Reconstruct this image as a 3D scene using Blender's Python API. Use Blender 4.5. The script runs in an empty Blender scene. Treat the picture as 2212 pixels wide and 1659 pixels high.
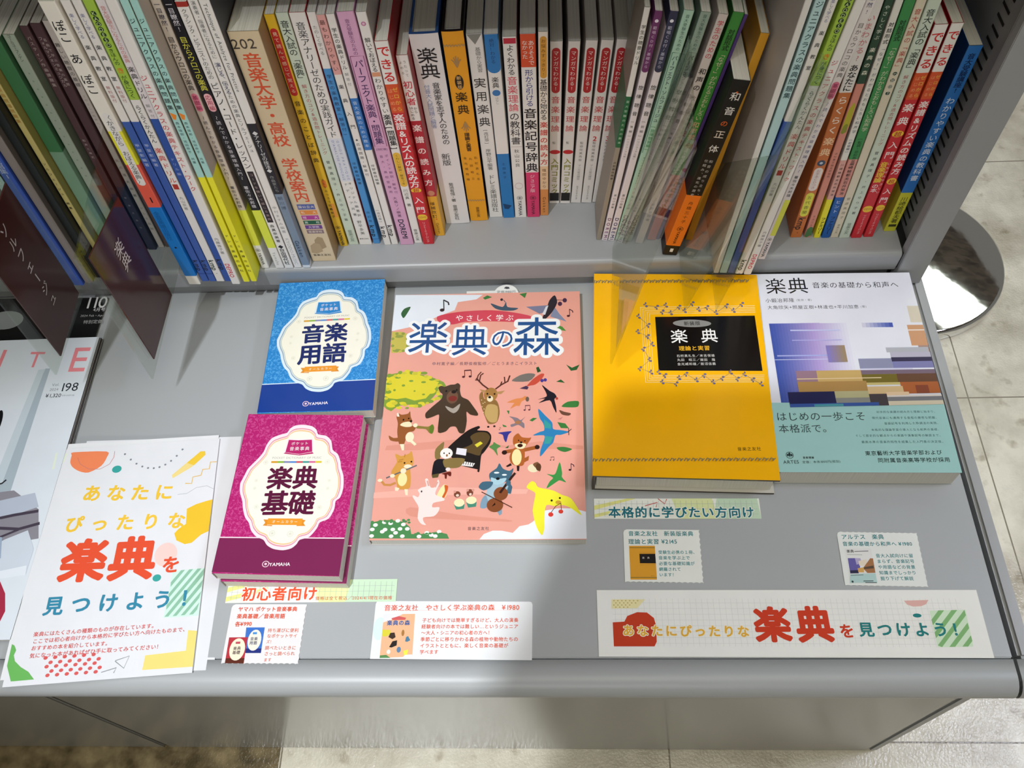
import bpy, math, random
from mathutils import Matrix, Vector

scene = bpy.context.scene
COL = scene.collection

# ------------------------------------------------------------------ camera
# the camera hangs above the world origin; z = 0 is the top of the display counter
PITCH, YAW, ROLL, FOCAL = (1.01810, 0.10687, -0.10948, 1877.48)
cam_data = bpy.data.cameras.new('camera')
cam_data.sensor_width = 36.0
cam_data.lens = FOCAL / 2212 * 36.0
cam_data.clip_start = 0.01
cam = bpy.data.objects.new('camera', cam_data)
cam.matrix_world = (Matrix.Translation((0, 0, 0.6915)) @ Matrix.Rotation(YAW, 4, 'Z')
                    @ Matrix.Rotation(math.pi / 2 - PITCH, 4, 'X') @ Matrix.Rotation(ROLL, 4, 'Z'))
COL.objects.link(cam)
scene.camera = cam

# ------------------------------------------------------------------ world, light, exposure
world = bpy.data.worlds.new('world')
world.use_nodes = True
world.node_tree.nodes['Background'].inputs[0].default_value = (1.0, 0.95, 0.86, 1)
world.node_tree.nodes['Background'].inputs[1].default_value = 0.16
scene.world = world
scene.view_settings.view_transform = 'Standard'
scene.view_settings.look = 'None'
scene.view_settings.gamma = 1.0
scene.view_settings.use_curve_mapping = False
scene.view_settings.exposure = 0.0

def area_light(name, loc, target, size, size_y, power, color, spread=180):
    d = bpy.data.lights.new(name, 'AREA')
    d.shape = 'RECTANGLE'; d.size = size; d.size_y = size_y
    d.energy = power; d.color = color; d.spread = math.radians(spread)
    o = bpy.data.objects.new(name, d)
    o.location = loc
    o.rotation_euler = (Vector(target) - Vector(loc)).to_track_quat('-Z', 'Y').to_euler()
    COL.objects.link(o)
    return o

def spot_light(name, loc, target, radius, power, color, angle, blend):
    d = bpy.data.lights.new(name, 'SPOT')
    d.shadow_soft_size = radius; d.energy = power; d.color = color
    d.spot_size = math.radians(angle); d.spot_blend = blend
    o = bpy.data.objects.new(name, d)
    o.location = loc
    o.rotation_euler = (Vector(target) - Vector(loc)).to_track_quat('-Z', 'Y').to_euler()
    COL.objects.link(o)
    return o

# soft tubes over the counter, and a small bright ceiling spot behind the viewer
area_light('ceiling_tubes', (0.25, -0.05, 1.9), (0.1, 0.25, 0.0), 1.3, 0.5, 11.2, (1.0, 0.98, 0.82))
area_light('spine_fill', (0.0, -1.6, 1.35), (0.0, 0.55, 0.15), 1.2, 0.3, 9.5, (1.0, 0.97, 0.90))  # added fill, no known fixture; lifts the front faces of the spines
spot_light('ceiling_spot', (-0.50, -0.35, 1.9), (-0.13, 0.16, 0.0), 0.016, 128, (0.92, 0.96, 1.0), 35, 1.0)

# ------------------------------------------------------------------ materials
MATS = {}
def lin(h):
    if isinstance(h, tuple):
        v = [x / 255 for x in h]
    elif len(h) == 4:
        v = [int(c, 16) / 15 for c in h[1:]]
    else:
        v = [int(h[i:i + 2], 16) / 255 for i in (1, 3, 5)]
    return [x / 12.92 if x <= 0.04045 else ((x + 0.055) / 1.055) ** 2.4 for x in v]

def mat(h, kind='print'):
    key = (h, kind)
    if key in MATS:
        return MATS[key]
    m = bpy.data.materials.new(kind + ' material')
    m.use_nodes = True
    nt = m.node_tree
    b = nt.nodes['Principled BSDF']
    b.inputs['Base Color'].default_value = (*lin(h), 1)
    rough = {'print': .42, 'paper': .7, 'gloss': .16, 'metal': .38, 'dark': .6, 'card': .12}.get(kind, .5)
    b.inputs['Roughness'].default_value = rough
    b.inputs['Specular IOR Level'].default_value = {'gloss': .5, 'print': .35, 'paper': .25, 'metal': .45, 'card': .35}.get(kind, .4)
    if kind in ('paper', 'print', 'gloss'):           # faint paper mottling
        tc = nt.nodes.new('ShaderNodeTexCoord'); n = nt.nodes.new('ShaderNodeTexNoise')
        n.inputs['Scale'].default_value = 35; n.inputs['Detail'].default_value = 3
        hs = nt.nodes.new('ShaderNodeHueSaturation'); mp = nt.nodes.new('ShaderNodeMapRange')
        mp.inputs['To Min'].default_value = .95; mp.inputs['To Max'].default_value = 1.05
        nt.links.new(tc.outputs['Object'], n.inputs['Vector'])
        nt.links.new(n.outputs['Fac'], mp.inputs['Value'])
        nt.links.new(mp.outputs['Result'], hs.inputs['Value'])
        hs.inputs['Color'].default_value = (*lin(h), 1)
        nt.links.new(hs.outputs['Color'], b.inputs['Base Color'])
    if kind == 'metal':                                # painted steel: fine orange-peel
        tc = nt.nodes.new('ShaderNodeTexCoord'); n = nt.nodes.new('ShaderNodeTexNoise')
        n.inputs['Scale'].default_value = 900; bp = nt.nodes.new('ShaderNodeBump')
        bp.inputs['Strength'].default_value = .05; bp.inputs['Distance'].default_value = .001
        nt.links.new(tc.outputs['Object'], n.inputs['Vector'])
        nt.links.new(n.outputs['Fac'], bp.inputs['Height'])
        nt.links.new(bp.outputs['Normal'], b.inputs['Normal'])
    MATS[key] = m
    return m

def pages_mat(h='#d9d6cb'):
    key = (h, 'pages')
    if key in MATS:
        return MATS[key]
    m = mat(h, 'pages')
    nt = m.node_tree; b = nt.nodes['Principled BSDF']
    tc = nt.nodes.new('ShaderNodeTexCoord'); mp = nt.nodes.new('ShaderNodeMapping')
    mp.inputs['Scale'].default_value = (2600, 6, 6)
    n = nt.nodes.new('ShaderNodeTexNoise'); n.inputs['Scale'].default_value = 1
    cr = nt.nodes.new('ShaderNodeValToRGB')
    c0 = lin(h)
    cr.color_ramp.elements[0].position = .3; cr.color_ramp.elements[0].color = (*[x * .72 for x in c0], 1)
    cr.color_ramp.elements[1].position = .62; cr.color_ramp.elements[1].color = (*c0, 1)
    nt.links.new(tc.outputs['Object'], mp.inputs['Vector']); nt.links.new(mp.outputs['Vector'], n.inputs['Vector'])
    nt.links.new(n.outputs['Fac'], cr.inputs['Fac']); nt.links.new(cr.outputs['Color'], b.inputs['Base Color'])
    b.inputs['Roughness'].default_value = .8
    return m

def floral_mat(h, h2):
    m = mat(h, 'floral')
    nt = m.node_tree; b = nt.nodes['Principled BSDF']; b.inputs['Roughness'].default_value = .25
    tc = nt.nodes.new('ShaderNodeTexCoord')
    n = nt.nodes.new('ShaderNodeTexNoise'); n.inputs['Scale'].default_value = 260; n.inputs['Detail'].default_value = 1
    n.inputs['Distortion'].default_value = 2.2
    cr = nt.nodes.new('ShaderNodeValToRGB')
    cr.color_ramp.elements[0].position = .5; cr.color_ramp.elements[0].color = (*lin(h), 1)
    cr.color_ramp.elements[1].position = .6; cr.color_ramp.elements[1].color = (*lin(h2), 1)
    nt.links.new(tc.outputs['Object'], n.inputs['Vector']); nt.links.new(n.outputs['Fac'], cr.inputs['Fac'])
    nt.links.new(cr.outputs['Color'], b.inputs['Base Color'])
    return m

def acrylic_mat(tint='#f6f8f4'):
    m = bpy.data.materials.new('clear_acrylic'); m.use_nodes = True
    nt = m.node_tree; nt.nodes.clear()
    out = nt.nodes.new('ShaderNodeOutputMaterial'); mx = nt.nodes.new('ShaderNodeMixShader')
    tr = nt.nodes.new('ShaderNodeBsdfTransparent'); tr.inputs[0].default_value = (*lin(tint), 1)
    gl = nt.nodes.new('ShaderNodeBsdfGlossy'); gl.inputs['Roughness'].default_value = .02
    lw = nt.nodes.new('ShaderNodeLayerWeight'); lw.inputs['Blend'].default_value = .5
    pw = nt.nodes.new('ShaderNodeMath'); pw.operation = 'POWER'; pw.inputs[1].default_value = 5.0
    mr = nt.nodes.new('ShaderNodeMapRange'); mr.inputs['To Min'].default_value = .045; mr.inputs['To Max'].default_value = .8
    L = nt.links.new
    L(lw.outputs['Facing'], pw.inputs[0]); L(pw.outputs[0], mr.inputs['Value']); L(mr.outputs[0], mx.inputs[0])
    L(tr.outputs[0], mx.inputs[1]); L(gl.outputs[0], mx.inputs[2]); L(mx.outputs[0], out.inputs[0])
    return m

# ------------------------------------------------------------------ mesh builder
GLYPH = {}
def glyph(ch, wt):
    key = ch
    if key in GLYPH:
        return GLYPH[key]
    cu = bpy.data.curves.new('glyph', 'FONT')
    cu.body = ch; cu.resolution_u = 3; cu.fill_mode = 'FRONT'
    o = bpy.data.objects.new('glyph', cu); COL.objects.link(o)
    me = bpy.data.meshes.new_from_object(o.evaluated_get(bpy.context.evaluated_depsgraph_get()))
    vs = [(v.co.x, v.co.y) for v in me.vertices]; fs = [tuple(p.vertices) for p in me.polygons]
    bpy.data.objects.remove(o); bpy.data.curves.remove(cu); bpy.data.meshes.remove(me)
    if ord(ch) < 0x250:
        adv = (max(v[0] for v in vs) + .06) if vs else .32
    else:
        adv = 1.0
    GLYPH[key] = (vs, fs, adv)
    return GLYPH[key]

class MB:
    """collects faces with materials and links them as ONE mesh object"""
    def __init__(self):
        self.v, self.f, self.m, self.mats, self.smooth = [], [], [], [], []
        self.boxes = []
    def mi(self, m):
        if m not in self.mats:
            self.mats.append(m)
        return self.mats.index(m)
    def face(self, pts, m, smooth=False):
        n = len(self.v); self.v += [tuple(p) for p in pts]
        self.f.append(tuple(range(n, n + len(pts)))); self.m.append(self.mi(m)); self.smooth.append(smooth)
    def mesh(self, vs, fs, m, smooth=False):
        n = len(self.v); self.v += [tuple(p) for p in vs]; i = self.mi(m)
        for f in fs:
            self.f.append(tuple(k + n for k in f)); self.m.append(i); self.smooth.append(smooth)
    def box(self, x0, y0, z0, x1, y1, z1, m):
        p = [(x, y, z) for z in (z0, z1) for y in (y0, y1) for x in (x0, x1)]
        self.mesh(p, [(0, 2, 3, 1), (4, 5, 7, 6), (0, 1, 5, 4), (2, 6, 7, 3), (0, 4, 6, 2), (1, 3, 7, 5)], m)
    def prism(self, prof, a, b, place, m, smooth=False):
        """closed 2D profile swept from a to b; place(u, v, t) -> xyz"""
        n = len(prof)
        vs = [place(u, v, a) for u, v in prof] + [place(u, v, b) for u, v in prof]
        self.mesh(vs, [(i, (i + 1) % n, n + (i + 1) % n, n + i) for i in range(n)], m, smooth)
        self.mesh(vs, [tuple(range(n - 1, -1, -1)), tuple(range(n, 2 * n))], m)
    def tube(self, pts, r, m, seg=10):
        pts = [Vector(p) for p in pts]; rings = []
        for i, p in enumerate(pts):
            d = (pts[min(i + 1, len(pts) - 1)] - pts[max(i - 1, 0)]).normalized()
            a = d.orthogonal().normalized(); b = d.cross(a)
            rings.append([p + a * r * math.cos(2 * math.pi * k / seg) + b * r * math.sin(2 * math.pi * k / seg) for k in range(seg)])
        vs = [q for g in rings for q in g]
        fs = [(i * seg + k, i * seg + (k + 1) % seg, (i + 1) * seg + (k + 1) % seg, (i + 1) * seg + k)
              for i in range(len(pts) - 1) for k in range(seg)]
        self.mesh(vs, fs, m, True)
    def lathe(self, prof, m, center, seg=64):
        n = len(prof); cx, cy, cz = center
        vs = [(cx + r * math.cos(2 * math.pi * k / seg), cy + r * math.sin(2 * math.pi * k / seg), cz + z) for k in range(seg) for r, z in prof]
        fs = [(k * n + i, ((k + 1) % seg) * n + i, ((k + 1) % seg) * n + i + 1, k * n + i + 1) for k in range(seg) for i in range(n - 1)]
        self.mesh(vs, fs, m, True)
    def build(self, name, parent=None, bevel=0):
        me = bpy.data.meshes.new(name)
        me.from_pydata(self.v, [], self.f)
        for m in self.mats:
            me.materials.append(m)
        me.polygons.foreach_set('material_index', self.m)
        me.polygons.foreach_set('use_smooth', self.smooth)
        me.update()
        o = bpy.data.objects.new(name, me); COL.objects.link(o)
        if parent:
            o.parent = parent
        if bevel:
            import bmesh
            bm = bmesh.new(); bm.from_mesh(me)
            bmesh.ops.remove_doubles(bm, verts=bm.verts, dist=1e-6)
            es = [e for e in bm.edges if len(e.link_faces) == 2 and e.calc_face_angle(0) > .6]
            bmesh.ops.bevel(bm, geom=es, offset=bevel, segments=2, affect='EDGES', clamp_overlap=True)
            bm.to_mesh(me); bm.free()
        return o

    # -------------------------------------------------------------- printing
    def layer(self, pts):
        x0, x1 = min(p[0] for p in pts), max(p[0] for p in pts)
        y0, y1 = min(p[1] for p in pts), max(p[1] for p in pts)
        k = 1
        for b in self.boxes:
            if b[4] >= k and b[0] < x1 and b[1] > x0 and b[2] < y1 and b[3] > y0:
                k = b[4] + 1
        self.boxes.append((x0, x1, y0, y1, k))
        return k
    def poly(self, pts, col, place, kind, k=None):
        q = [pts[0]]
        for p in pts[1:]:
            if abs(p[0] - q[-1][0]) + abs(p[1] - q[-1][1]) > 1e-4:
                q.append(p)
        if len(q) > 2 and abs(q[0][0] - q[-1][0]) + abs(q[0][1] - q[-1][1]) < 1e-4:
            q.pop()
        if len(q) < 3:
            return
        a = sum(q[i][0] * q[(i + 1) % len(q)][1] - q[(i + 1) % len(q)][0] * q[i][1] for i in range(len(q)))
        if a < 0:
            q.reverse()
        if k is None:
            k = self.layer(q)
        self.face([place(x, y, k * .03) for x, y in q], mat(col, kind))
    def line(self, pts, w, col, place, kind):
        k = self.layer([(p[0] + s, p[1] + t) for p in pts for s, t in ((-w / 2, -w / 2), (w / 2, w / 2))])
        n = len(pts); L, R = [], []
        for i in range(n):
            a, b = pts[max(i - 1, 0)], pts[min(i + 1, n - 1)]
            d = math.hypot(b[0] - a[0], b[1] - a[1]) or 1
            nx, ny = -(b[1] - a[1]) / d * w / 2, (b[0] - a[0]) / d * w / 2
            L.append((pts[i][0] + nx, pts[i][1] + ny)); R.append((pts[i][0] - nx, pts[i][1] - ny))
        for i in range(n - 1):
            self.poly([R[i], R[i + 1], L[i + 1], L[i]], col, place, kind, k)
    def put(self, ch, wt, cx, cy, sx, sy, ang, col, place, kind, k, ox=.5, oy=.38):
        vs, fs, adv = glyph(ch, wt)
        if not vs:
            return
        c, s = math.cos(ang), math.sin(ang)
        r, copies = ((0, 1), (.009, 2), (.02, 4), (.03, 8), (.042, 14), (.085, 18))[wt]
        for j in range(copies):                       # bolder weights: the same glyph struck several times
            t = 2 * math.pi * (j + .5) / copies
            dx, dy = r * math.cos(t), r * math.sin(t)
            out = []
            for x, y in vs:
                a, b = (x + dx - ox) * sx, (y + dy - oy) * sy
                out.append(place(cx + a * c - b * s, cy + a * s + b * c, k * .03 + j * .0015))
            self.mesh(out, fs, mat(col, kind))
    def text(self, s, x0, y0, x1, y1, kf, wt, col, place, kind, smax=None):
        """one line of writing fitted between two points"""
        adv = [glyph(ch, wt)[2] if ch not in ' 　' else (.32 if ch == ' ' else 1) for ch in s]
        tot = sum(adv); L = math.hypot(x1 - x0, y1 - y0); ang = math.atan2(y1 - y0, x1 - x0)
        sc = L / tot; sy = sc
        if smax and sc > smax:
            sy = smax
        ux, uy = math.cos(ang), math.sin(ang)
        h = sy * .5
        k = self.layer([(x0 + uy * h, y0 - ux * h), (x0 - uy * h, y0 + ux * h), (x1 + uy * h, y1 - ux * h), (x1 - uy * h, y1 + ux * h)])
        t = 0
        for ch, a in zip(s, adv):
            if ch not in ' 　':
                cx = x0 + ux * (t + a / 2) * sc; cy = y0 + uy * (t + a / 2) * sc
                self.put(ch, wt, cx, cy, min(sc, sy * 1.25) * kf, sy * kf, ang, col, place, kind, k, ox=(a - .06) / 2 + .03 if a != 1.0 else .5, oy=.36 if a != 1.0 else .38)
            t += a
    def vtext(self, s, top, bot, size, x, wt, col, place, kind, rot=False):
        """vertical Japanese setting, or Latin turned a quarter clockwise"""
        if rot:
            self.text(s, x, top, x, bot, 1, wt, col, place, kind, smax=size)
            return
        n = len(s); pitch = (top - bot) / n
        sz = min(size, pitch * 1.12); sv = min(sz, pitch * 1.04)
        k = self.layer([(x - sz / 2, bot), (x + sz / 2, top)])
        for i, ch in enumerate(s):
            if ch in ' 　':
                continue
            cy = top - (i + .5) * pitch; cx = x; ang = 0
            if ch in 'ー〜()[]（）「」…／':
                ang = -math.pi / 2
            if ch in '、。':
                cx += sz * .55; cy += sv * .55
            a = glyph(ch, wt)[2]
            self.put(ch, wt, cx, cy, sz, sv, ang, col, place, kind, k, ox=a / 2 if a != 1.0 else .5, oy=.36 if a != 1.0 else .38)
    def items(self, items, place, kind):
        for it in items:
            t, col = it[0], it[1]
            if t == 'P':
                q = it[2]; self.poly([(q[i], q[i + 1]) for i in range(0, len(q), 2)], col, place, kind)
            elif t == 'S':
                q = it[2]; p = [(q[i], q[i + 1]) for i in range(0, len(q), 2)]; n = len(p); o = []
                for i in range(n):                    # smooth closed outline through the points
                    a, b, c, d = p[i - 1], p[i], p[(i + 1) % n], p[(i + 2) % n]
                    for u in (0, .33, .67):
                        o.append(tuple(b[j] + .42 * u * (c[j] - a[j]) + u * u * (.84 * a[j] - 2.58 * b[j] + 2.16 * c[j] - .42 * d[j])
                                       + u * u * u * (-.42 * a[j] + 1.58 * b[j] - 1.58 * c[j] + .42 * d[j]) for j in (0, 1)))
                self.poly(o, col, place, kind)
            elif t == 'E':
                n = 10 if max(it[4:6]) < 1.2 else 22
                self.poly([(it[2] + it[4] * math.cos(2 * math.pi * i / n), it[3] + it[5] * math.sin(2 * math.pi * i / n)) for i in range(n)], col, place, kind)
            elif t == 'R':
                self.line([(it[2] + it[4] * .88 * math.cos(2 * math.pi * i / 16), it[3] + it[4] * .88 * math.sin(2 * math.pi * i / 16)) for i in range(17)], it[4] * .13, col, place, kind)
                for a in (0, 1, 2):
                    c, s = math.cos(a * math.pi / 3 + .5) * it[4] * .6, math.sin(a * math.pi / 3 + .5) * it[4] * .6
                    self.line([(it[2] - c, it[3] - s), (it[2] + c, it[3] + s)], it[4] * .15, col, place, kind)
            elif t == 'L':
                q = it[3]; self.line([(q[i], q[i + 1]) for i in range(0, len(q), 2)], it[2], col, place, kind)
            elif t == 'T':
                self.text(it[2], it[3], it[4], it[5], it[6], it[7], it[8], col, place, kind)
            elif t == 't':
                self.vtext(it[2], it[3], it[4], it[5], it[6], it[7], col, place, kind, len(it) > 8)
            elif t == 'r':
                x0, y0, x1, y1 = it[2:6]; r = min((x1 - x0) / 2, (y1 - y0) / 2); p = []
                for cx, cy, a0 in ((x1 - r, y1 - r, 0), (x0 + r, y1 - r, 90), (x0 + r, y0 + r, 180), (x1 - r, y0 + r, 270)):
                    p += [(cx + r * math.cos(math.radians(a0 + j * 22.5)), cy + r * math.sin(math.radians(a0 + j * 22.5))) for j in range(5)]
                self.poly(p, col, place, kind)
            elif t == 'G':
                x0, y0, x1, y1, sp = it[2:7]
                k = self.layer([(x0, y0), (x1, y1)])
                x = x0 + sp / 2
                while x < x1:
                    self.poly([(x - .1, y0), (x + .1, y0), (x + .1, y1), (x - .1, y1)], col, place, kind, k); x += sp
                y = y0 + sp / 2
                while y < y1:
                    self.poly([(x0, y - .1), (x1, y - .1), (x1, y + .1), (x0, y + .1)], col, place, kind, k); y += sp

def empty(name, loc, rot=(0, 0, 0)):
    o = bpy.data.objects.new(name, None); o.empty_display_size = .03
    o.location = loc; o.rotation_euler = rot; COL.objects.link(o)
    return o
def tag(o, label, cat, group=None):
    o['label'] = label; o['category'] = cat
    if group:
        o['group'] = group
    return o
def structure(o):
    o['kind'] = 'structure'
    return o

# ------------------------------------------------------------------ books
def arc(cx, cy, r, a0, a1, n=3):
    return [(cx + r * math.cos(math.radians(a0 + (a1 - a0) * i / n)), cy + r * math.sin(math.radians(a0 + (a1 - a0) * i / n))) for i in range(n + 1)]

def cover_profile(w, d, tb, hard):
    """plan of a cover: U open at the fore edge. u = thickness, v = depth from spine"""
    if hard:
        sag = .0006
        sp = [(w * i / 12, -sag * (1 - (2 * i / 12 - 1) ** 2)) for i in range(13)]
        outer = [(0, d)] + sp + [(w, d)]
    else:
        r = min(.0009, w * .2)
        outer = [(0, d)] + arc(r, r, r, 180, 270) + arc(w - r, r, r, 270, 360) + [(w, d)]
    inner = []
    for u, v in outer:
        iu = min(max(u, tb), w - tb)
        iv = v if v == d else max(v + tb, tb)
        inner.append((iu, iv))
    return outer, inner

def build_cover(mb, w, d, h, base, side, bands, hard, P, kind, front=None):
    """P(u, v, t) maps thickness, depth, height to local space"""
    tb = .0024 if hard else .0004
    outer, inner = cover_profile(w, d, tb, hard)
    n = len(outer)
    cuts = sorted({0.0, h} | {b for x in bands for b in x[1:3] if 0 < b < h})
    for a, b in zip(cuts, cuts[1:]):
        col = base
        for c, lo, hi in bands:
            if lo <= (a + b) / 2 <= hi:
                col = c
        for i in range(n - 1):
            m = mat(col, kind)
            if i == 0:
                m = mat(side if col == base else col, kind)
            if i == n - 2:
                m = front if front else mat(side if col == base else col, kind)
            q = [P(*outer[i], a), P(*outer[i + 1], a), P(*outer[i + 1], b), P(*outer[i], b)]
            mb.face(q, m)
            mb.face([P(*inner[i], b), P(*inner[i + 1], b), P(*inner[i + 1], a), P(*inner[i], a)], mat('#c9c6bd', 'paper'))
    edge = mat(side, kind)
    for i in range(n - 1):
        for t in (0, h):
            mb.face([P(*outer[i], t), P(*outer[i + 1], t), P(*inner[i + 1], t), P(*inner[i], t)], edge)
    for i in (0, n - 1):
        mb.face([P(*outer[i], 0), P(*inner[i], 0), P(*inner[i], h), P(*outer[i], h)], edge)
    return tb

def build_pages(mb, w, d, h, tb, hard, P, col='#d9d6cb'):
    ins = .0032 if hard else .0003
    fe = .0035 if hard else .0004
    p = [P(u, v, t) for t in (ins, h - ins) for v in (tb + .0012, d - fe) for u in (tb + .0001, w - tb - .0001)]
    mb.mesh(p, [(0, 2, 3, 1), (4, 5, 7, 6), (0, 1, 5, 4), (2, 6, 7, 3), (0, 4, 6, 2), (1, 3, 7, 5)], pages_mat(col))

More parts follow.
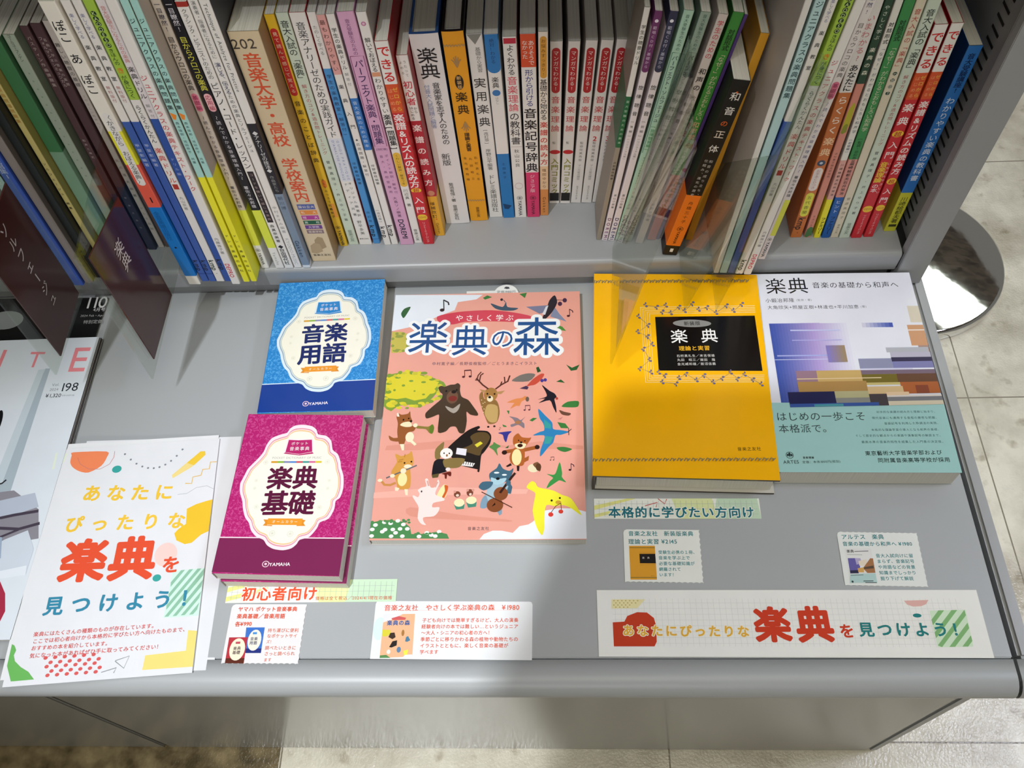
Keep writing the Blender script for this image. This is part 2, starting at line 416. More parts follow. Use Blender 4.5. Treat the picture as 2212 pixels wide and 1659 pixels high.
SHELF_Z = 0.045
BOOKS = [
 ('soft',-0.4754,0.517,7.1,160,255,4.19,'#b4d4cd','#33504a','pale mint spine at far left between the two brown divider cards',(('t','#eef6f4','ソルフェージュ',164.2,115.7,4.2,3.5,0),('t','#17151a','kmp',33.4,16.7,7.1,3.5,2,1),('b','#223a34',11,9.6))),
 ('soft',-0.4665,0.518,9.3,182,257,4.19,'#3a5fc0','#2c4aa0','plain blue spine right of the pale mint one at far left',(('t','#c8d4f5','視唱集1',165.9,143,6.5,4.6,0),)),
 ('soft',-0.4572,0.521,8.1,182,257,4.19,'#8d837e','#6a625c','plain warm grey spine between the blue and the black spine',()),
 ('soft',-0.4485,0.527,7.8,182,257,4.19,'#1e2424','#1a1e20','plain black spine at left behind the transparent divider',()),
 ('soft',-0.4413,0.535,5.1,182,257,4.18,'#d0c17c','#a89a55','straw yellow spine with dark vertical title behind the divider',(('t','#b5843a','新曲視唱問題集',221.8,186.2,3.8,2.5,1),('t','#17151a','ソルフェージュ 編集',145.2,86.1,3,2.5,1))),
 ('soft',-0.4321,0.544,12,182,257,4.18,'#3f7a4e','#2b5a38','wide dark green spine fading to grey green at left',(('b','#7fa48a',146.6,0),)),
 ('soft',-0.4209,0.549,8.8,182,257,4.17,'#a9b5a4','#7d8c7a','pale sage spine with dark upright title and leaf print',(('t','#3c4440','コールユーブンゲン',257,233.1,7,4.4,0),('E','#8a9b8a',4.4,222.4,0.8,0.8),('E','#8a9b8a',4.4,215,0.8,0.8),('E','#8a9b8a',4.4,207.4,0.8,0.8),('E','#8a9b8a',4.4,199.7,0.8,0.8),('E','#8a9b8a',4.4,191.8,0.8,0.8),('E','#8a9b8a',4.4,183.8,0.8,0.8),('E','#8a9b8a',4.4,175.7,0.8,0.8),('E','#8a9b8a',4.4,167.3,0.8,0.8),('E','#8a9b8a',4.4,158.8,0.8,0.8),('E','#8a9b8a',4.4,150.1,0.8,0.8),('E','#8a9b8a',4.4,141.3,0.8,0.8),('E','#8a9b8a',4.4,132.3,0.8,0.8),('E','#8a9b8a',4.4,123,0.9,0.9),('E','#8a9b8a',4.4,113.6,0.9,0.9))),
 ('soft',-0.4122,0.5584,6.7,160,257,4.12,'#5d4347','#4a3035','dark brown spine with small white title, left one of the brown pair',(('t','#cbbab6','バスティン作曲課題集',248.9,201,3.4,3.4,0),('t','#cbbab6','和声と楽式',147.7,123.9,2.7,3.4,0),('b','#34344a',81,0))),
 ('soft',-0.4034,0.5609,8.2,160,257,3.96,'#5a4045','#4a3035','dark brown spine with navy foot, right one of the brown pair',(('t','#cbbab6','フォルマシオンミュジカル',245.8,198.5,3.3,2.9,0),('t','#cbbab6','名曲で学ぶ音楽の基礎',245,199.4,2.8,5.7,0),('b','#34344a',86.9,0),('t','#b4b4c4','音楽之友社',78,27.3,2.4,4.1,0))),
 ('soft',-0.3946,0.5635,5.6,160,257,3.69,'#d6ccc6','#c5bab2','thin cream spine with small black title beside the brown books',(('t','#2c2c30','難しい聴音の基礎',238.5,195.9,3.9,2.8,0),('t','#9a908c','〜やさしい和声へ〜',189,152.5,2.8,2.8,0),('t','#55504e','北爪道夫編著',120.9,68.8,3.4,2.8,0),('t','#55504e','ドレミ出版',59.6,24,3.4,2.8,0))),
 ('soft',-0.3883,0.5639,4.3,150,257,3.55,'#6b5350','#55403e','thin brown spine squeezed behind the multicoloured spine',(('t','#2a1c1c','聴音課題',250.9,190.7,3,2.1,1),)),
 ('soft',-0.3507,0.5158,11.4,182,304,2.4,'#efeadf','#ddd6c8','white spine with wide yellow, red and blue paper band',(('t','#17151a','ぽこ あ ぽこ',289.8,227.1,9.1,5.7,1),('b','#ebe534',191.4,156.2),('b','#e8604c',156.2,106.5),('b','#1478c8',106.5,12.5),('r','#ebe7e3',2.5,132.6,9.1,209.7),('t','#333','〈かきながら おぼえる楽典〉',207.5,134.8,5.7,5.7,0),('t','#17151a','1',121.7,109.3,9.1,5.7,2),('t','#0d5a9c','全音楽譜出版社',101.3,63.8,5.7,4.5,0),('E','#101020',5.7,53.6,1.1,1.1))),
 ('soft',-0.341,0.5192,6.7,182,302,2.59,'#ebe7e3','#cfcac4','white and blue spine, left one of the twins',(('t','#6a6a9a','楽しく学べる',292.2,272.1,3.3,3,0),('t','#17151a','楽典教室',269.4,233.6,4.1,3.3,1),('t','#b06a64','無料版付',231.9,216,3.3,3.3,0),('b','#3d5fae',197.6,0),('t','#c3cdea','甲斐彰編著',175.9,149.9,3.7,3.3,0),('t','#17151a','kmp',32,15.6,6.3,3.3,2,1),('b','#24418a',12.1,11))),
 ('soft',-0.3336,0.5189,6.5,182,302,2.67,'#ebe7e3','#cfcac4','white and blue spine, right one of the twins',(('t','#6a6a9a','楽しく学べる',292,271.9,3.3,2.9,0),('t','#17151a','楽典教室',269.3,233.4,4.1,3.3,1),('t','#b06a64','無料版付',231.8,215.9,3.3,3.3,0),('b','#3d5fae',197.5,0),('t','#c3cdea','甲斐彰編著',175.8,149.8,3.6,3.3,0),('t','#17151a','kmp',32,15.6,6.2,3.3,2,1),('b','#24418a',12.1,11))),
 ('soft',-0.3259,0.5187,7.5,182,302,2.74,'#ebe7e3','#d8d8c8','lime green topped white spine with red vertical letters in left half',(('b','#a6c84a',302,218.4),('E','#16321c',3.7,291.8,1.9,1.9),('E','#16321c',3.7,287.7,1.9,1.9),('E','#16321c',3.7,283.6,1.9,1.9),('E','#16321c',3.7,279.4,1.9,1.9),('E','#16321c',3.7,275.1,1.9,1.9),('E','#16321c',3.7,270.8,1.9,1.9),('E','#16321c',3.7,266.4,1.9,1.9),('t','#d6eaa0','KAODESO',294,264.5,3.7,3.7,1),('t','#203c1a','きほんの',263.8,249.6,4.6,3.7,1),('t','#e8641e','き',247.6,242.4,5.6,3.7,1),('t','#203c1a','が身につく',240.7,220.1,4.6,3.7,1),('t','#17151a','らくらくかんたん',213.6,175.7,4.6,3.7,1),('t','#cf3d30','楽典ドリル',171.8,130.7,6.3,3.7,1),('P','#b8382e',(1.5,124.2,6,124.2,6,130.2,1.5,130.2)),('t','#888','丸山京著',115.9,98.8,3.7,3.7,0),('t','#123a2a','kmp',31.9,16.2,7.1,3.7,2,1),('E','#123a2a',3.7,12,0.4,0.4))),
 ('soft',-0.3182,0.5185,6.6,182,302,2.85,'#e9e0e2','#cfc6c8','pale pink topped spine with blue lower half at left',(('t','#cf8078','音大受験生になるための楽典',297.3,251.5,4,3.3,0),('t','#17151a','楽典ドリル',248.7,218.7,5.2,3.3,1),('t','#888','解答付',215.2,200.4,3.3,3.3,0),('b','#3257a8',200,0),('t','#aebbe0','ドリル編',160.8,139.2,3.3,3.3,0),('t','#17151a','kmp',33.2,16.9,6.6,3.3,2,1))),
 ('soft',-0.3099,0.5148,7.7,182,304,3.05,'#ebe7e3','#d8d4d0','white spine with red vertical title left of the two mint spines',(('t','#c8404a','ジュニアクラスの楽典テキスト・ワーク',244,124.8,5.6,3.2,1),('t','#777','内藤雅子著',67,43.9,3.9,3.9,0),('t','#cf2f45','DEPRO',30.6,10,5.8,3.5,2,1))),
 ('soft',-0.3001,0.5173,5.8,182,302,2.6,'#a9d8d0','#9a9080','mint and yellow spine, left one of the twins',(('t','#17151a','ジュニアクラスの楽典問題集',288.8,208.3,4.6,2.9,1),('P','#f08a2a',(0.6,206.5,4.9,203.9,3.2,199.3,1.2,199.9)),('t','#2c4a55','森本琢郎・池田恭子 共著',197.9,153.5,2.9,2.9,0),('b','#f0ea2a',138.5,0),('t','#17151a','ドレミ楽譜出版社',69.3,13.4,3.6,2.9,1))),
 ('soft',-0.2929,0.5176,5.4,182,302,2.42,'#a9d8d0','#b5aa9c','mint and yellow spine, right one of the twins',(('t','#17151a','ジュニアクラスの楽典問題集',288.2,207.7,4.3,2.7,1),('P','#f08a2a',(0.5,205.9,4.5,203.3,2.9,198.7,1.1,199.3)),('t','#2c4a55','森本琢郎・池田恭子 共著',197.3,152.9,2.7,2.7,0),('b','#f0ea2a',137.8,0),('t','#17151a','ドレミ楽譜出版社',68.6,12.7,3.3,2.7,1))),
 ('soft',-0.2843,0.5336,7.3,182,297,2.12,'#cbbfb2','#b0a294','beige spine with lime lower band beside the black spine',(('t','#2b2440','一目瞭然!',288.6,264.3,4.4,3.6,1),('t','#17151a','目からウロコの楽典',260.5,212.6,5.2,3.6,1),('r','#e07a94',1,192.4,6.2,210),('t','#8f1f4e','基礎編',208.6,193.4,4.4,3.6,1),('t','#2b2440','〜読んでわかる音楽理論入門〜',188.7,118.1,3.6,3.6,0),('t','#2b2440','著佐々木邦雄',111.5,83.9,3.8,3.6,1),('b','#dfe24a',80.9,33.1),('b','#ebe7e3',33.1,0),('R','#22222a',3.6,26.5,2.3),('t','#22222a','YAMAHA',22.4,5.2,4.5,3.6,2,1))),
 ('soft',-0.2698,0.5331,8.1,182,297,0.93,'#16141b','#100e14','black spine with yellow title and lime lower band',(('t','#d8d4dc','一目瞭然!',288.4,264.1,4.8,4,1),('t','#ded94a','目からウロコの楽典',260.3,212.4,5.8,4,1),('r','#f0b8bc',1.1,192.3,6.9,209.8),('t','#a82048','応用編',208.5,193.2,4.8,4,1),('t','#d8d4dc','〜読んでわかる音楽理論入門〜',188.6,118,4,4,0),('t','#d8d4dc','著佐々木邦雄',111.4,83.8,4.2,4,1),('b','#dfe84a',80.8,29.8),('b','#ebe7e3',29.8,0),('t','#999','Yamaha',23.8,4.6,4,4,0,1))),
 ('soft',-0.2607,0.5328,8.2,182,288,0.88,'#ebe7e3','#d2ccc8','white spine with brick red cap and black label near the foot',(('b','#a8332c',288,283.9),('t','#555','クラシック・ピアニストのための',282.5,223,4.5,4.1,0),('t','#17151a','ピアノ・コード・レッスン',220.5,130.9,6.9,4.1,0),('P','#2c2024',(1.6,65,6.9,65,6.9,128.2,1.6,128.2)),('t','#b09a98','コードを弾いて感じる楽典',126.6,66.9,3.3,4.2,0),('t','#17151a','森真奈美著',62.6,37.1,4.1,4.1,1),('t','#17151a','◆自由現代社',33.8,5.3,5.1,4.1,2))),
 ('soft',-0.2521,0.5334,7.2,182,297,0.82,'#ebe7e3','#d2ccc8','white spine with navy title and grey outlined foot lettering',(('t','#666','演奏者・指導者になるために',288.1,240.4,3.6,3.6,0),('t','#2a2c5a','演じる、伝える',237.1,207.9,5.1,3.6,1),('t','#3a3a44','ための楽典とソルフェージュ',207.9,148.7,3.9,3.6,0),('t','#999','中村ますみ編著',85.7,49,3.9,3.6,0),('t','#b0b0b4','KYODO-MUSIC',42.5,4.2,4.4,3.6,0,1))),
 ('soft',-0.2435,0.5328,7.5,182,297,0.72,'#ebe7e3','#4a4a50','white over black and slate blue spine beside the thick tan book',(('t','#555','Technique of Analyze for Practice',286,210.2,3.8,3.8,0,1),('b','#222026',179.3,100.4),('b','#7f8fa3',100.4,0),('t','#d8d8d8','◆アナリーゼの技法◆',171.6,125.9,4.7,3.8,1),('t','#999','作曲家たち',122.6,102.7,3.8,3.8,0),('t','#44506a','朝川博',98.2,80.1,4.5,3.8,0),('t','#1c2c4a','Gakken',39.6,15.6,5.4,3.8,1,1),('b','#d8dce0',3.9,0))),
 ('soft',-0.2272,0.5406,23.2,210,257,0.67,'#d8c4a2','#a38763','thickest tan book with large orange red vertical title',(('T','#4a4038','202',0,246.8,18.6,246.8,1,1),('t','#d8532e','音楽大学・高校 学校案内',238.9,81.6,14.4,11.6,2),('P','#4a5aa0',(4.6,72.1,20.4,72.1,20.4,78.7,4.6,78.7)),('T','#e8e0d0','国公立大',5.1,75.4,20,75.4,1,1),('P','#e08a3c',(5.1,65.4,20.9,65.4,20.9,70.9,5.1,70.9)),('T','#f0e0c8','私\u3000\u3000大',6,68.2,20,68.2,1,1),('P','#b03a94',(5.1,58.7,20.9,58.7,20.9,64.2,5.1,64.2)),('T','#f0d8e8','短\u3000\u3000大',6,61.4,20,61.4,1,1),('P','#1c5a40',(5.1,52.4,20.9,52.4,20.9,57.4,5.1,57.4)),('T','#d0e0d0','高\u3000\u3000校',6,54.9,20,54.9,1,1),('P','#6a3a8c',(5.1,46.1,20.9,46.1,20.9,51.2,5.1,51.2)),('T','#e0d8e8','大学院',7.8,48.6,18.2,48.6,1,1),('P','#8a7078',(5.1,39.7,20.9,39.7,20.9,44.8,5.1,44.8)),('T','#e0d4c4','音楽学校',6.5,42.2,19.5,42.2,1,1),('P','#a8906c',(8.1,18.4,12.3,16.5,18.6,20.2,17.5,33.3,13.3,35.1,9.2,30.5)),('P','#b59c78',(2.3,12.6,7,11.1,13.9,14.2,12.8,25,8.1,26.6,3.5,22.7)),('T','#3a3028','音楽之友社',2.9,9,20.3,9,1,1))),
 ('soft',-0.21,0.559,7.6,182,257,0.43,'#e3b92e','#c9a028','yellow spine with long red pill label',(('r','#bf2f2c',0.9,183,6.7,245.4),('t','#f0d8b8','見て読んで感じて覚える',243,185.3,3.8,3.8,0),('t','#23201a','音楽のことば辞典',179.7,108.9,5.5,3.8,1),('r','#e07a2c',2.3,79.9,6.1,89.8),('t','#5a4a18','さとうみつろう',92.1,59.5,3,3.8,0),('r','#e59a3c',3.8,40.8,7.2,59.5),('t','#17151a','北島京子',59.5,39.5,3.4,3,1),('R','#22222a',3.8,26.6,2.4),('t','#22222a','YAMAHA',22.6,1,4.7,3.8,2,1))),
 ('soft',-0.2003,0.5604,9.3,182,257,0.3,'#cddac8','#b5c4b0','pale green spine with black title beside the yellow spine',(('t','#28302c','音大入試の「楽典」',250.6,195,7,4.7,1),('t','#b04850','解き方のコツ&過去問トレーニング',193.2,117.9,4.2,4.7,0),('t','#4a504c','菅原真理子・井上ゆり子著',112.5,32.4,3.7,4.7,0),('t','#7a8a7c','音楽之友',21.3,4.5,4.7,4.7,1))),
 ('soft',-0.1883,0.56,12.1,182,257,0.19,'#ebe7e3','#c0383a','wide white spine with long black title and pale blue subtitle',(('t','#222226','音楽アナリーゼのための実践ガイド',249.2,137.3,7.5,6.1,0),('b','#dcdfe8',136.3,86.1),('t','#8a94c0','GUIDE PRATIQUE',134.7,87.3,2.9,8.2,0,1),('t','#8a94c0',"D'ANALYSE MUSICALE",134.7,87.3,2.9,4.1,0,1),('t','#444','オリジナル編著訳',86.1,38.8,3.6,8,0),('t','#444','ナディア共著',86.1,38.8,3.6,4.1,0),('t','#444','野平多美',35,14,4.4,6.1,0),('T','#17151a','音楽之友社',1.5,8.6,10.6,8.6,1,1))),
 ('soft',-0.1776,0.5611,6.5,182,256,0.05,'#ebe7e3','#c9c9cc','white over blue slim spine right of the wide white one',(('t','#777','たのしく学べる',245.1,218.7,3.6,3.3,0),('b','#4b93d2',206.3,0),('t','#1c2c55','学生の楽典教室(解答付)',201.5,136.8,4.1,3.3,0),('t','#1c2c55','坪野春枝編著',108.2,79.9,3.4,3.3,0),('t','#1c3c66','改訂版',46.6,29.4,3.3,3.3,0),('t','#0c1c2c','kmp',26.8,9.6,6.5,3.3,2,1),('b','#24518a',6.8,6.2))),
 ('soft',-0.1666,0.5589,6.3,182,255,-0.84,'#ebe7e3','#c9c4c4','white slim spine with salmon pink top',(('b','#e3a7a2',255,202),('t','#4a2a28','最もわかりやすい',251.5,204.6,4.4,3.1,0),('t','#17151a','楽典入門',197.1,142.5,4.4,3.1,1),('t','#333','★応用問題・解答付',137.4,92,3.4,3.1,0),('t','#555','[改訂版]',50.4,31.4,3.1,3.1,0),('t','#17151a','kmp',26.8,10.2,6.3,3.1,2,1))),
 ('soft',-0.1595,0.5593,6.4,182,255,-0.86,'#ebe7e3','#c9c4c4','white slim spine with blue middle panel',(('t','#222','学生の楽典ドリル',243.9,205.8,4.2,3.2,1),('t','#888','解答付',204,189.8,3.2,3.2,0),('b','#3477c2',178.3,122.7),('t','#c8dcf2','音大受験のための教本',176,125.3,3.8,3.2,0),('t','#333','坪野春枝編著',106.5,81,3.3,3.2,0),('t','#17151a','kmp',28.1,11.6,6.4,3.2,2,1))),
 ('soft',-0.1473,0.5585,12.8,182,257,-0.99,'#dca8ca','#c48ab0','pink spine with framed purple title',(('t','#7a4a78','音大受験生のための',250.9,219.5,4.6,6.4,0),('L','#7a2c5c',0.5,(1.3,218.6,11.6,218.6,11.6,127.1,1.3,127.1,1.3,218.6)),('t','#3c1c58','パーフェクト楽典・問題集',215.3,129.7,7.7,6.4,1),('T','#5c2c5c','[改訂版]',1.6,123.9,11.2,123.9,1,1),('t','#7a4a78','ポイント解説・解答付',118.6,69.5,3.3,9,0),('t','#7a4a78','音大・高校受験用',118.6,69.5,3.3,4.4,0),('t','#5c3c5c','大島ソノ編著',66.5,38.7,3.9,6.4,0),('t','#241c3a','DOREMI',36.2,8.5,10.3,6.4,2,1))),
 ('soft',-0.1363,0.5602,7.8,182,255,-0.97,'#ebe7e3','#c9c0c0','white spine with small pink drop mark and yellow lower pill',(('E','#c880a8',3.9,245.2,1.9,1.9),('E','#e8d0dc',3.9,245.2,0.9,0.9),('t','#17151a','解いておぼえる',233.3,202.2,4.7,3.9,1),('P','#dc9a74',(0.6,197.8,7.2,197.8,7.2,201.8,0.6,201.8)),('t','#17151a','わかりやすい',196.9,160.8,5.3,3.9,0),('t','#17151a','楽典[問題集]',159.9,120.2,6.7,3.9,2),('r','#e9b93f',0.6,76.7,7.2,118.1),('t','#4a3a10','くわしい解説・解答つき',116,79.1,3.1,3.9,0),('t','#333','川辺真 著',74.4,50.8,4.1,3.9,0),('t','#555','音楽之友',20.2,3.4,3.9,3.9,1))),
 ('soft',-0.1261,0.5584,10.4,182,231,-0.96,'#ebe7e3','#b8242c','red spine with big white and red lettering left of a narrower twin',(('b','#d9552a',191.3,161.5),('b','#cc2a34',162.5,0),('t','#d02a2c','できる',228.1,192.6,10.4,5.2,2),('t','#f0c050','ゼロから',189.1,163.4,4.8,7.3,1),('t','#f3a070','はじめる',188.1,163.4,4.4,3.1,1),('t','#f6eceb','楽譜&リズムの読み方',161.5,77,9.1,5.2,2),('E','#efc432',5.2,73.5,4.7,2.9),('t','#b8242c','超',76.4,70,5.7,5.2,2),('t','#f6eceb','入門',67,41.8,8.8,5.2,1),('r','#efc432',0.5,34.2,9.9,41.8),('T','#a8402c','CD付',1.1,38,9.2,38,1,1),('t','#f0c8c8','リットーミュージック',31.6,2.4,4.2,5.2,0))),
 ('soft',-0.1156,0.5687,9.3,182,210,-0.86,'#ebe7e3','#b02a36','white over red spine with mustard foot beside the thick white book',(('t','#777','うたって',205.8,189.1,3,5.8,0),('t','#777','よめる',205.8,190.9,2.8,2.8,0),('t','#c83c4c','初心者',185.9,160.7,7.9,4.7,2),('t','#333','はじめる',160.2,145.5,3.2,3.4,1),('t','#333','から',159.3,152.4,3.2,6.7,1),('b','#b52a3a',144.5,54.5),('b','#e5ad33',54.5,0),('t','#f3e6e4','楽譜の読み方',143,65.9,7.9,4.7,2),('E','#c88a6a',4.7,58.7,3.3,3.3),('t','#4a3410','増補改訂',47.7,24.9,4.7,3.7,1),('E','#d8602c',4.7,23.6,0.8,0.8),('t','#6a4c18','Gakken',18.4,3,3.7,4.7,1,1))),
 ('hard',-0.0984,0.5845,23.1,150,217,-0.89,'#e8e4e4','#2f4f86','thick white hardcover with large black two character title',(('t','#17151a','楽典',204.8,174.4,17.1,11.5,1),('t','#2c2c30','音楽家を志す人のための',170.7,103.1,7.8,14.3,0),('t','#8f9cc0','付音大入試問題と解答',168.8,122.3,5.5,6.5,0),('t','#444','新版',92.7,77.9,8.3,11.5,0),('t','#666','菊池有恒・著 音楽之友社',56.1,5.4,5.1,11.5,0))),
 ('hard',-0.0775,0.5874,17.2,150,216,-0.53,'#f0a41e','#1c1416','golden orange hardcover spine with black oval seal, standing on shelf',(('L','#a9936b',0.8,(0.2,204.4,1.2,202.2,2.2,203.8)),('L','#a9936b',0.8,(2.6,204.4,3.6,202.2,4.6,203.8)),('L','#a9936b',0.8,(5,204.4,6,202.2,7,203.8)),('L','#a9936b',0.8,(7.4,204.4,8.4,202.2,9.4,203.8)),('L','#a9936b',0.8,(9.8,204.4,10.8,202.2,11.8,203.8)),('L','#a9936b',0.8,(12.3,204.4,13.3,202.2,14.3,203.8)),('L','#a9936b',0.8,(14.7,204.4,15.7,202.2,16.7,203.8)),('L','#b08a58',0.9,(8.6,182.6,6.2,188.6,4.6,190.1)),('L','#b08a58',0.9,(8.6,182.6,7.4,189.8,6.6,192.2)),('L','#b08a58',0.9,(8.6,182.6,8.6,190.6,8.6,193.6)),('L','#b08a58',0.9,(8.6,182.6,9.8,189.8,10.6,192.2)),('L','#b08a58',0.9,(8.6,182.6,11,188.6,12.6,190.1)),('E','#1c140c',8.6,167.8,3.6,7.4),('t','#e8c080','新装版',174.3,160.7,4.1,8.6,1),('t','#1c140c','楽典',159.3,132.7,10.7,8.6,1),('L','#b08a58',0.9,(8.6,125.9,6.2,119.9,4.6,118.4)),('L','#b08a58',0.9,(8.6,125.9,7.4,118.7,6.6,116.3)),('L','#b08a58',0.9,(8.6,125.9,8.6,117.9,8.6,114.9)),('L','#b08a58',0.9,(8.6,125.9,9.8,118.7,10.6,116.3)),('L','#b08a58',0.9,(8.6,125.9,11,119.9,12.6,118.4)),('t','#2c2010','理論と実習',113.5,91.8,5.2,8.6,2),('t','#7a5a20','丸田昭三',86.7,53.5,3.1,8.6,0),('t','#7a5a20','石桁真礼生',86.7,53.5,3.1,13.5,0),('t','#7a5a20','金光威和雄',86.7,53.5,3.1,3.8,0),('L','#a9936b',0.8,(0.2,30,1.2,27.8,2.2,29.4)),('L','#a9936b',0.8,(2.6,30,3.6,27.8,4.6,29.4)),('L','#a9936b',0.8,(5,30,6,27.8,7,29.4)),('L','#a9936b',0.8,(7.4,30,8.4,27.8,9.4,29.4)),('L','#a9936b',0.8,(9.8,30,10.8,27.8,11.8,29.4)),('L','#a9936b',0.8,(12.3,30,13.3,27.8,14.3,29.4)),('L','#a9936b',0.8,(14.7,30,15.7,27.8,16.7,29.4)),('t','#6a4c18','音楽之友',19.8,5.4,3.8,8.6,0))),
 ('soft',-0.0608,0.591,12.9,148,210,-0.65,'#ebe7e3','#d6d2d0','white spine with grey triangle at top right of the orange one',(('P','#8a8a84',(0.5,209.8,6.5,200.2,12.4,209.8)),('t','#666','基礎から実習',197.6,173.4,5.4,8,0),('t','#222','実用楽典',169.7,114.2,10.6,6.5,1),('t','#555','[改訂版]',113.2,94.8,5.4,6.5,0),('t','#555','岸野公平編著',89.8,63.5,5.2,6.5,0),('t','#444','ドレミ楽譜出版社',57.6,7.3,6.5,6.5,0))),
 ('soft',-0.0481,0.5896,11.1,148,210,-0.47,'#ebe7e3','#cfd4d8','white spine with bright blue top and foot blocks',(('r','#2a7bc0',0,173,11.1,210),('b','#2a7bc0',210,203.6),('t','#153a6a','絶対！わかる',206.2,182.5,4,5.5,0),('t','#222','楽典',169.3,158,6.1,5.5,1),('r','#3a78b8',2,149.8,8.9,156.1),('t','#999','はなし',148.8,141,3.3,5.5,0),('b','#2a7bc0',84.4,0),('t','#16406c','土田京子',74.8,52.4,3.3,5.5,0),('P','#16406c',(1.1,20,9.4,17.1,6.1,12.2,2.2,12.8)))),
 ('soft',-0.0363,0.5897,11.1,148,207,0.23,'#ebe7e3','#d2cccc','white spine with small red bar and pink middle title',(('P','#c22c44',(0.7,200.7,10.5,200.7,10.5,205.8,0.7,205.8)),('t','#2c2c2e','よくわかる',199.8,170.4,6.9,5.6,1),('t','#d8505e','音楽理論',169.5,132.2,8.9,5.6,1),('t','#26242a','の教科書',131.7,94.8,9.1,5.6,1),('P','#c4b8b8',(0.6,92.1,10.6,92.1,10.6,92.6,0.6,92.6)),('t','#444','秋山公良',89.9,67.1,4.7,5.6,0),('E','#d8c0c0',5.6,43.2,3.9,4.3),('E','#ebe7e3',5.6,43.2,3.3,3.4),('R','#30303a',5.6,27,2.8),('t','#30303a','YAMAHA',23.2,2.3,5.6,5.6,2,1))),
 ('soft',-0.0238,0.5896,12.3,148,209,0.79,'#ebe7e3','#d2cccc','white spine with orange top and hot pink foot',(('b','#d9512c',209,177.6),('t','#f4e2d8','ありそうで',203.1,179.5,5.2,8.6,1),('t','#f4e2d8','なかった',203.1,185.7,5.2,3.5,1),('t','#2c3a86','形から引ける',175.4,137.3,7.4,6.2,1),('t','#1c181c','音楽記号辞典',136.3,60.2,11.4,6.2,2),('b','#d93a6c',60.2,0),('t','#f4c8d4','ジュニア版',57.3,34.2,4.9,6.2,1),('R','#5a1c30',6.2,26.6,3.1),('t','#5a1c30','YAMAHA',22.8,3.3,6.2,6.2,2,1))),
 ('soft',-0.013,0.5913,7.9,148,209,1.16,'#ece2d6','#d0c0ac','narrow cream spine with red lower title beside the comic guides',(('r','#d99c3c',1.3,164.7,6.8,205.1),('t','#7a4a10','お悩みすっきり!',203,166.6,3.7,4,1),('t','#2c2424','基礎から始める',163.8,120.5,6.4,4,1),('t','#c8453c','楽譜の読み方',119.5,66.9,7.1,4,2),('b','#e6c29c',65.7,35.7),('b','#d98c4c',35.7,0),('t','#6a4c30','植田ゆかり',63.4,36.9,4,4,0),('t','#6a3c18','Gakken',26.3,3.7,4,4,1,1))),
 ('soft',-0.0032,0.6068,10.3,128,188,1.47,'#e5e0dc','#cfc8c2','white comic guide with red pill and olive lettering, leftmost of its row',(('r','#b3262e',1.4,135.9,8.6,182),('t','#f3e6e0','マンガでわかる!',179.3,138.4,4.7,5,0),('t','#c23a3a','音楽理論',134,91.1,8,5.1,1),('t','#555','監',81.7,77.2,3.1,4.1,0),('E','#c2282f',5.1,68.1,4.9,2.6),('t','#8c8c20','入門コミック',60.6,12.7,7.4,5.1,2),('P','#1c1a1a',(0.6,3.6,9.7,3.6,9.7,14.7,0.6,14.7)))),
 ('soft',0.0076,0.6061,9.9,128,188,2.64,'#e5e0dc','#cfc8c2','white comic guide with red pill and olive lettering, second in its row',(('r','#b3262e',1.4,136,8.3,182),('t','#f3e6e0','マンガでわかる!',179.3,138.5,4.6,4.9,0),('t','#c23a3a','音楽理論',134,91.3,7.7,5,1),('t','#555','監',81.9,77.4,3,4,0),('E','#c2282f',5,68.3,4.7,2.6),('t','#8c8c20','入門コミック',60.8,13,7.1,5,2),('P','#1c1a1a',(0.6,3.9,9.3,3.9,9.3,15,0.6,15)))),
 ('soft',0.0182,0.6066,9.8,128,188,3.75,'#e5e0dc','#cfc8c2','white comic guide with red pill and plain foot, no volume number',(('r','#b3262e',1.4,135.2,8.2,181.2),('t','#f3e6e0','マンガでわかる!',178.5,137.6,4.5,4.8,0),('t','#c23a3a','音楽理論',133.2,90.4,7.6,4.9,1),('t','#777','監修侘美秀俊',80.4,55.2,3.3,4.9,0),('t','#888','マンガ坂元輝弥',51.6,31,2.9,4.9,0),('t','#17151a','ヤマハミュージック',23.5,4.3,3.7,4.9,1))),
 ('soft',0.0288,0.6062,10.1,128,188,4.38,'#e5e0dc','#cfc8c2','white comic guide with red pill marked with number 2',(('r','#b3262e',1.4,135.1,8.5,181),('t','#f3e6e0','マンガでわかる!',178.4,137.5,4.7,5,0),('t','#c23a3a','音楽理論',133.1,90.3,7.9,5.1,1),('t','#c2282f','2',88.1,78.7,7.6,5.1,2),('t','#777','監修侘美秀俊',80.4,55.1,3.4,5.1,0),('t','#888','マンガ坂元輝弥',51.6,31,3,5.1,0),('t','#17151a','ヤマハミュージック',23.5,4.3,3.9,5.1,1))),
 ('soft',0.0397,0.6064,10.1,128,188,4.9,'#e5e0dc','#cfc8c2','white comic guide marked 3, fully visible copy',(('r','#b3262e',1.4,134.4,8.5,180.4),('t','#f3e6e0','マンガでわかる!',177.8,136.9,4.6,4.9,0),('t','#c23a3a','音楽理論',132.5,89.7,7.9,5,1),('t','#c2282f','3',87.5,78.1,7.6,5,2),('t','#777','監修侘美秀俊',79.7,54.5,3.4,5,0),('t','#888','マンガ坂元輝弥',50.9,30.3,3,5,0),('t','#17151a','ヤマハミュージック',22.8,3.6,3.8,5,1))),
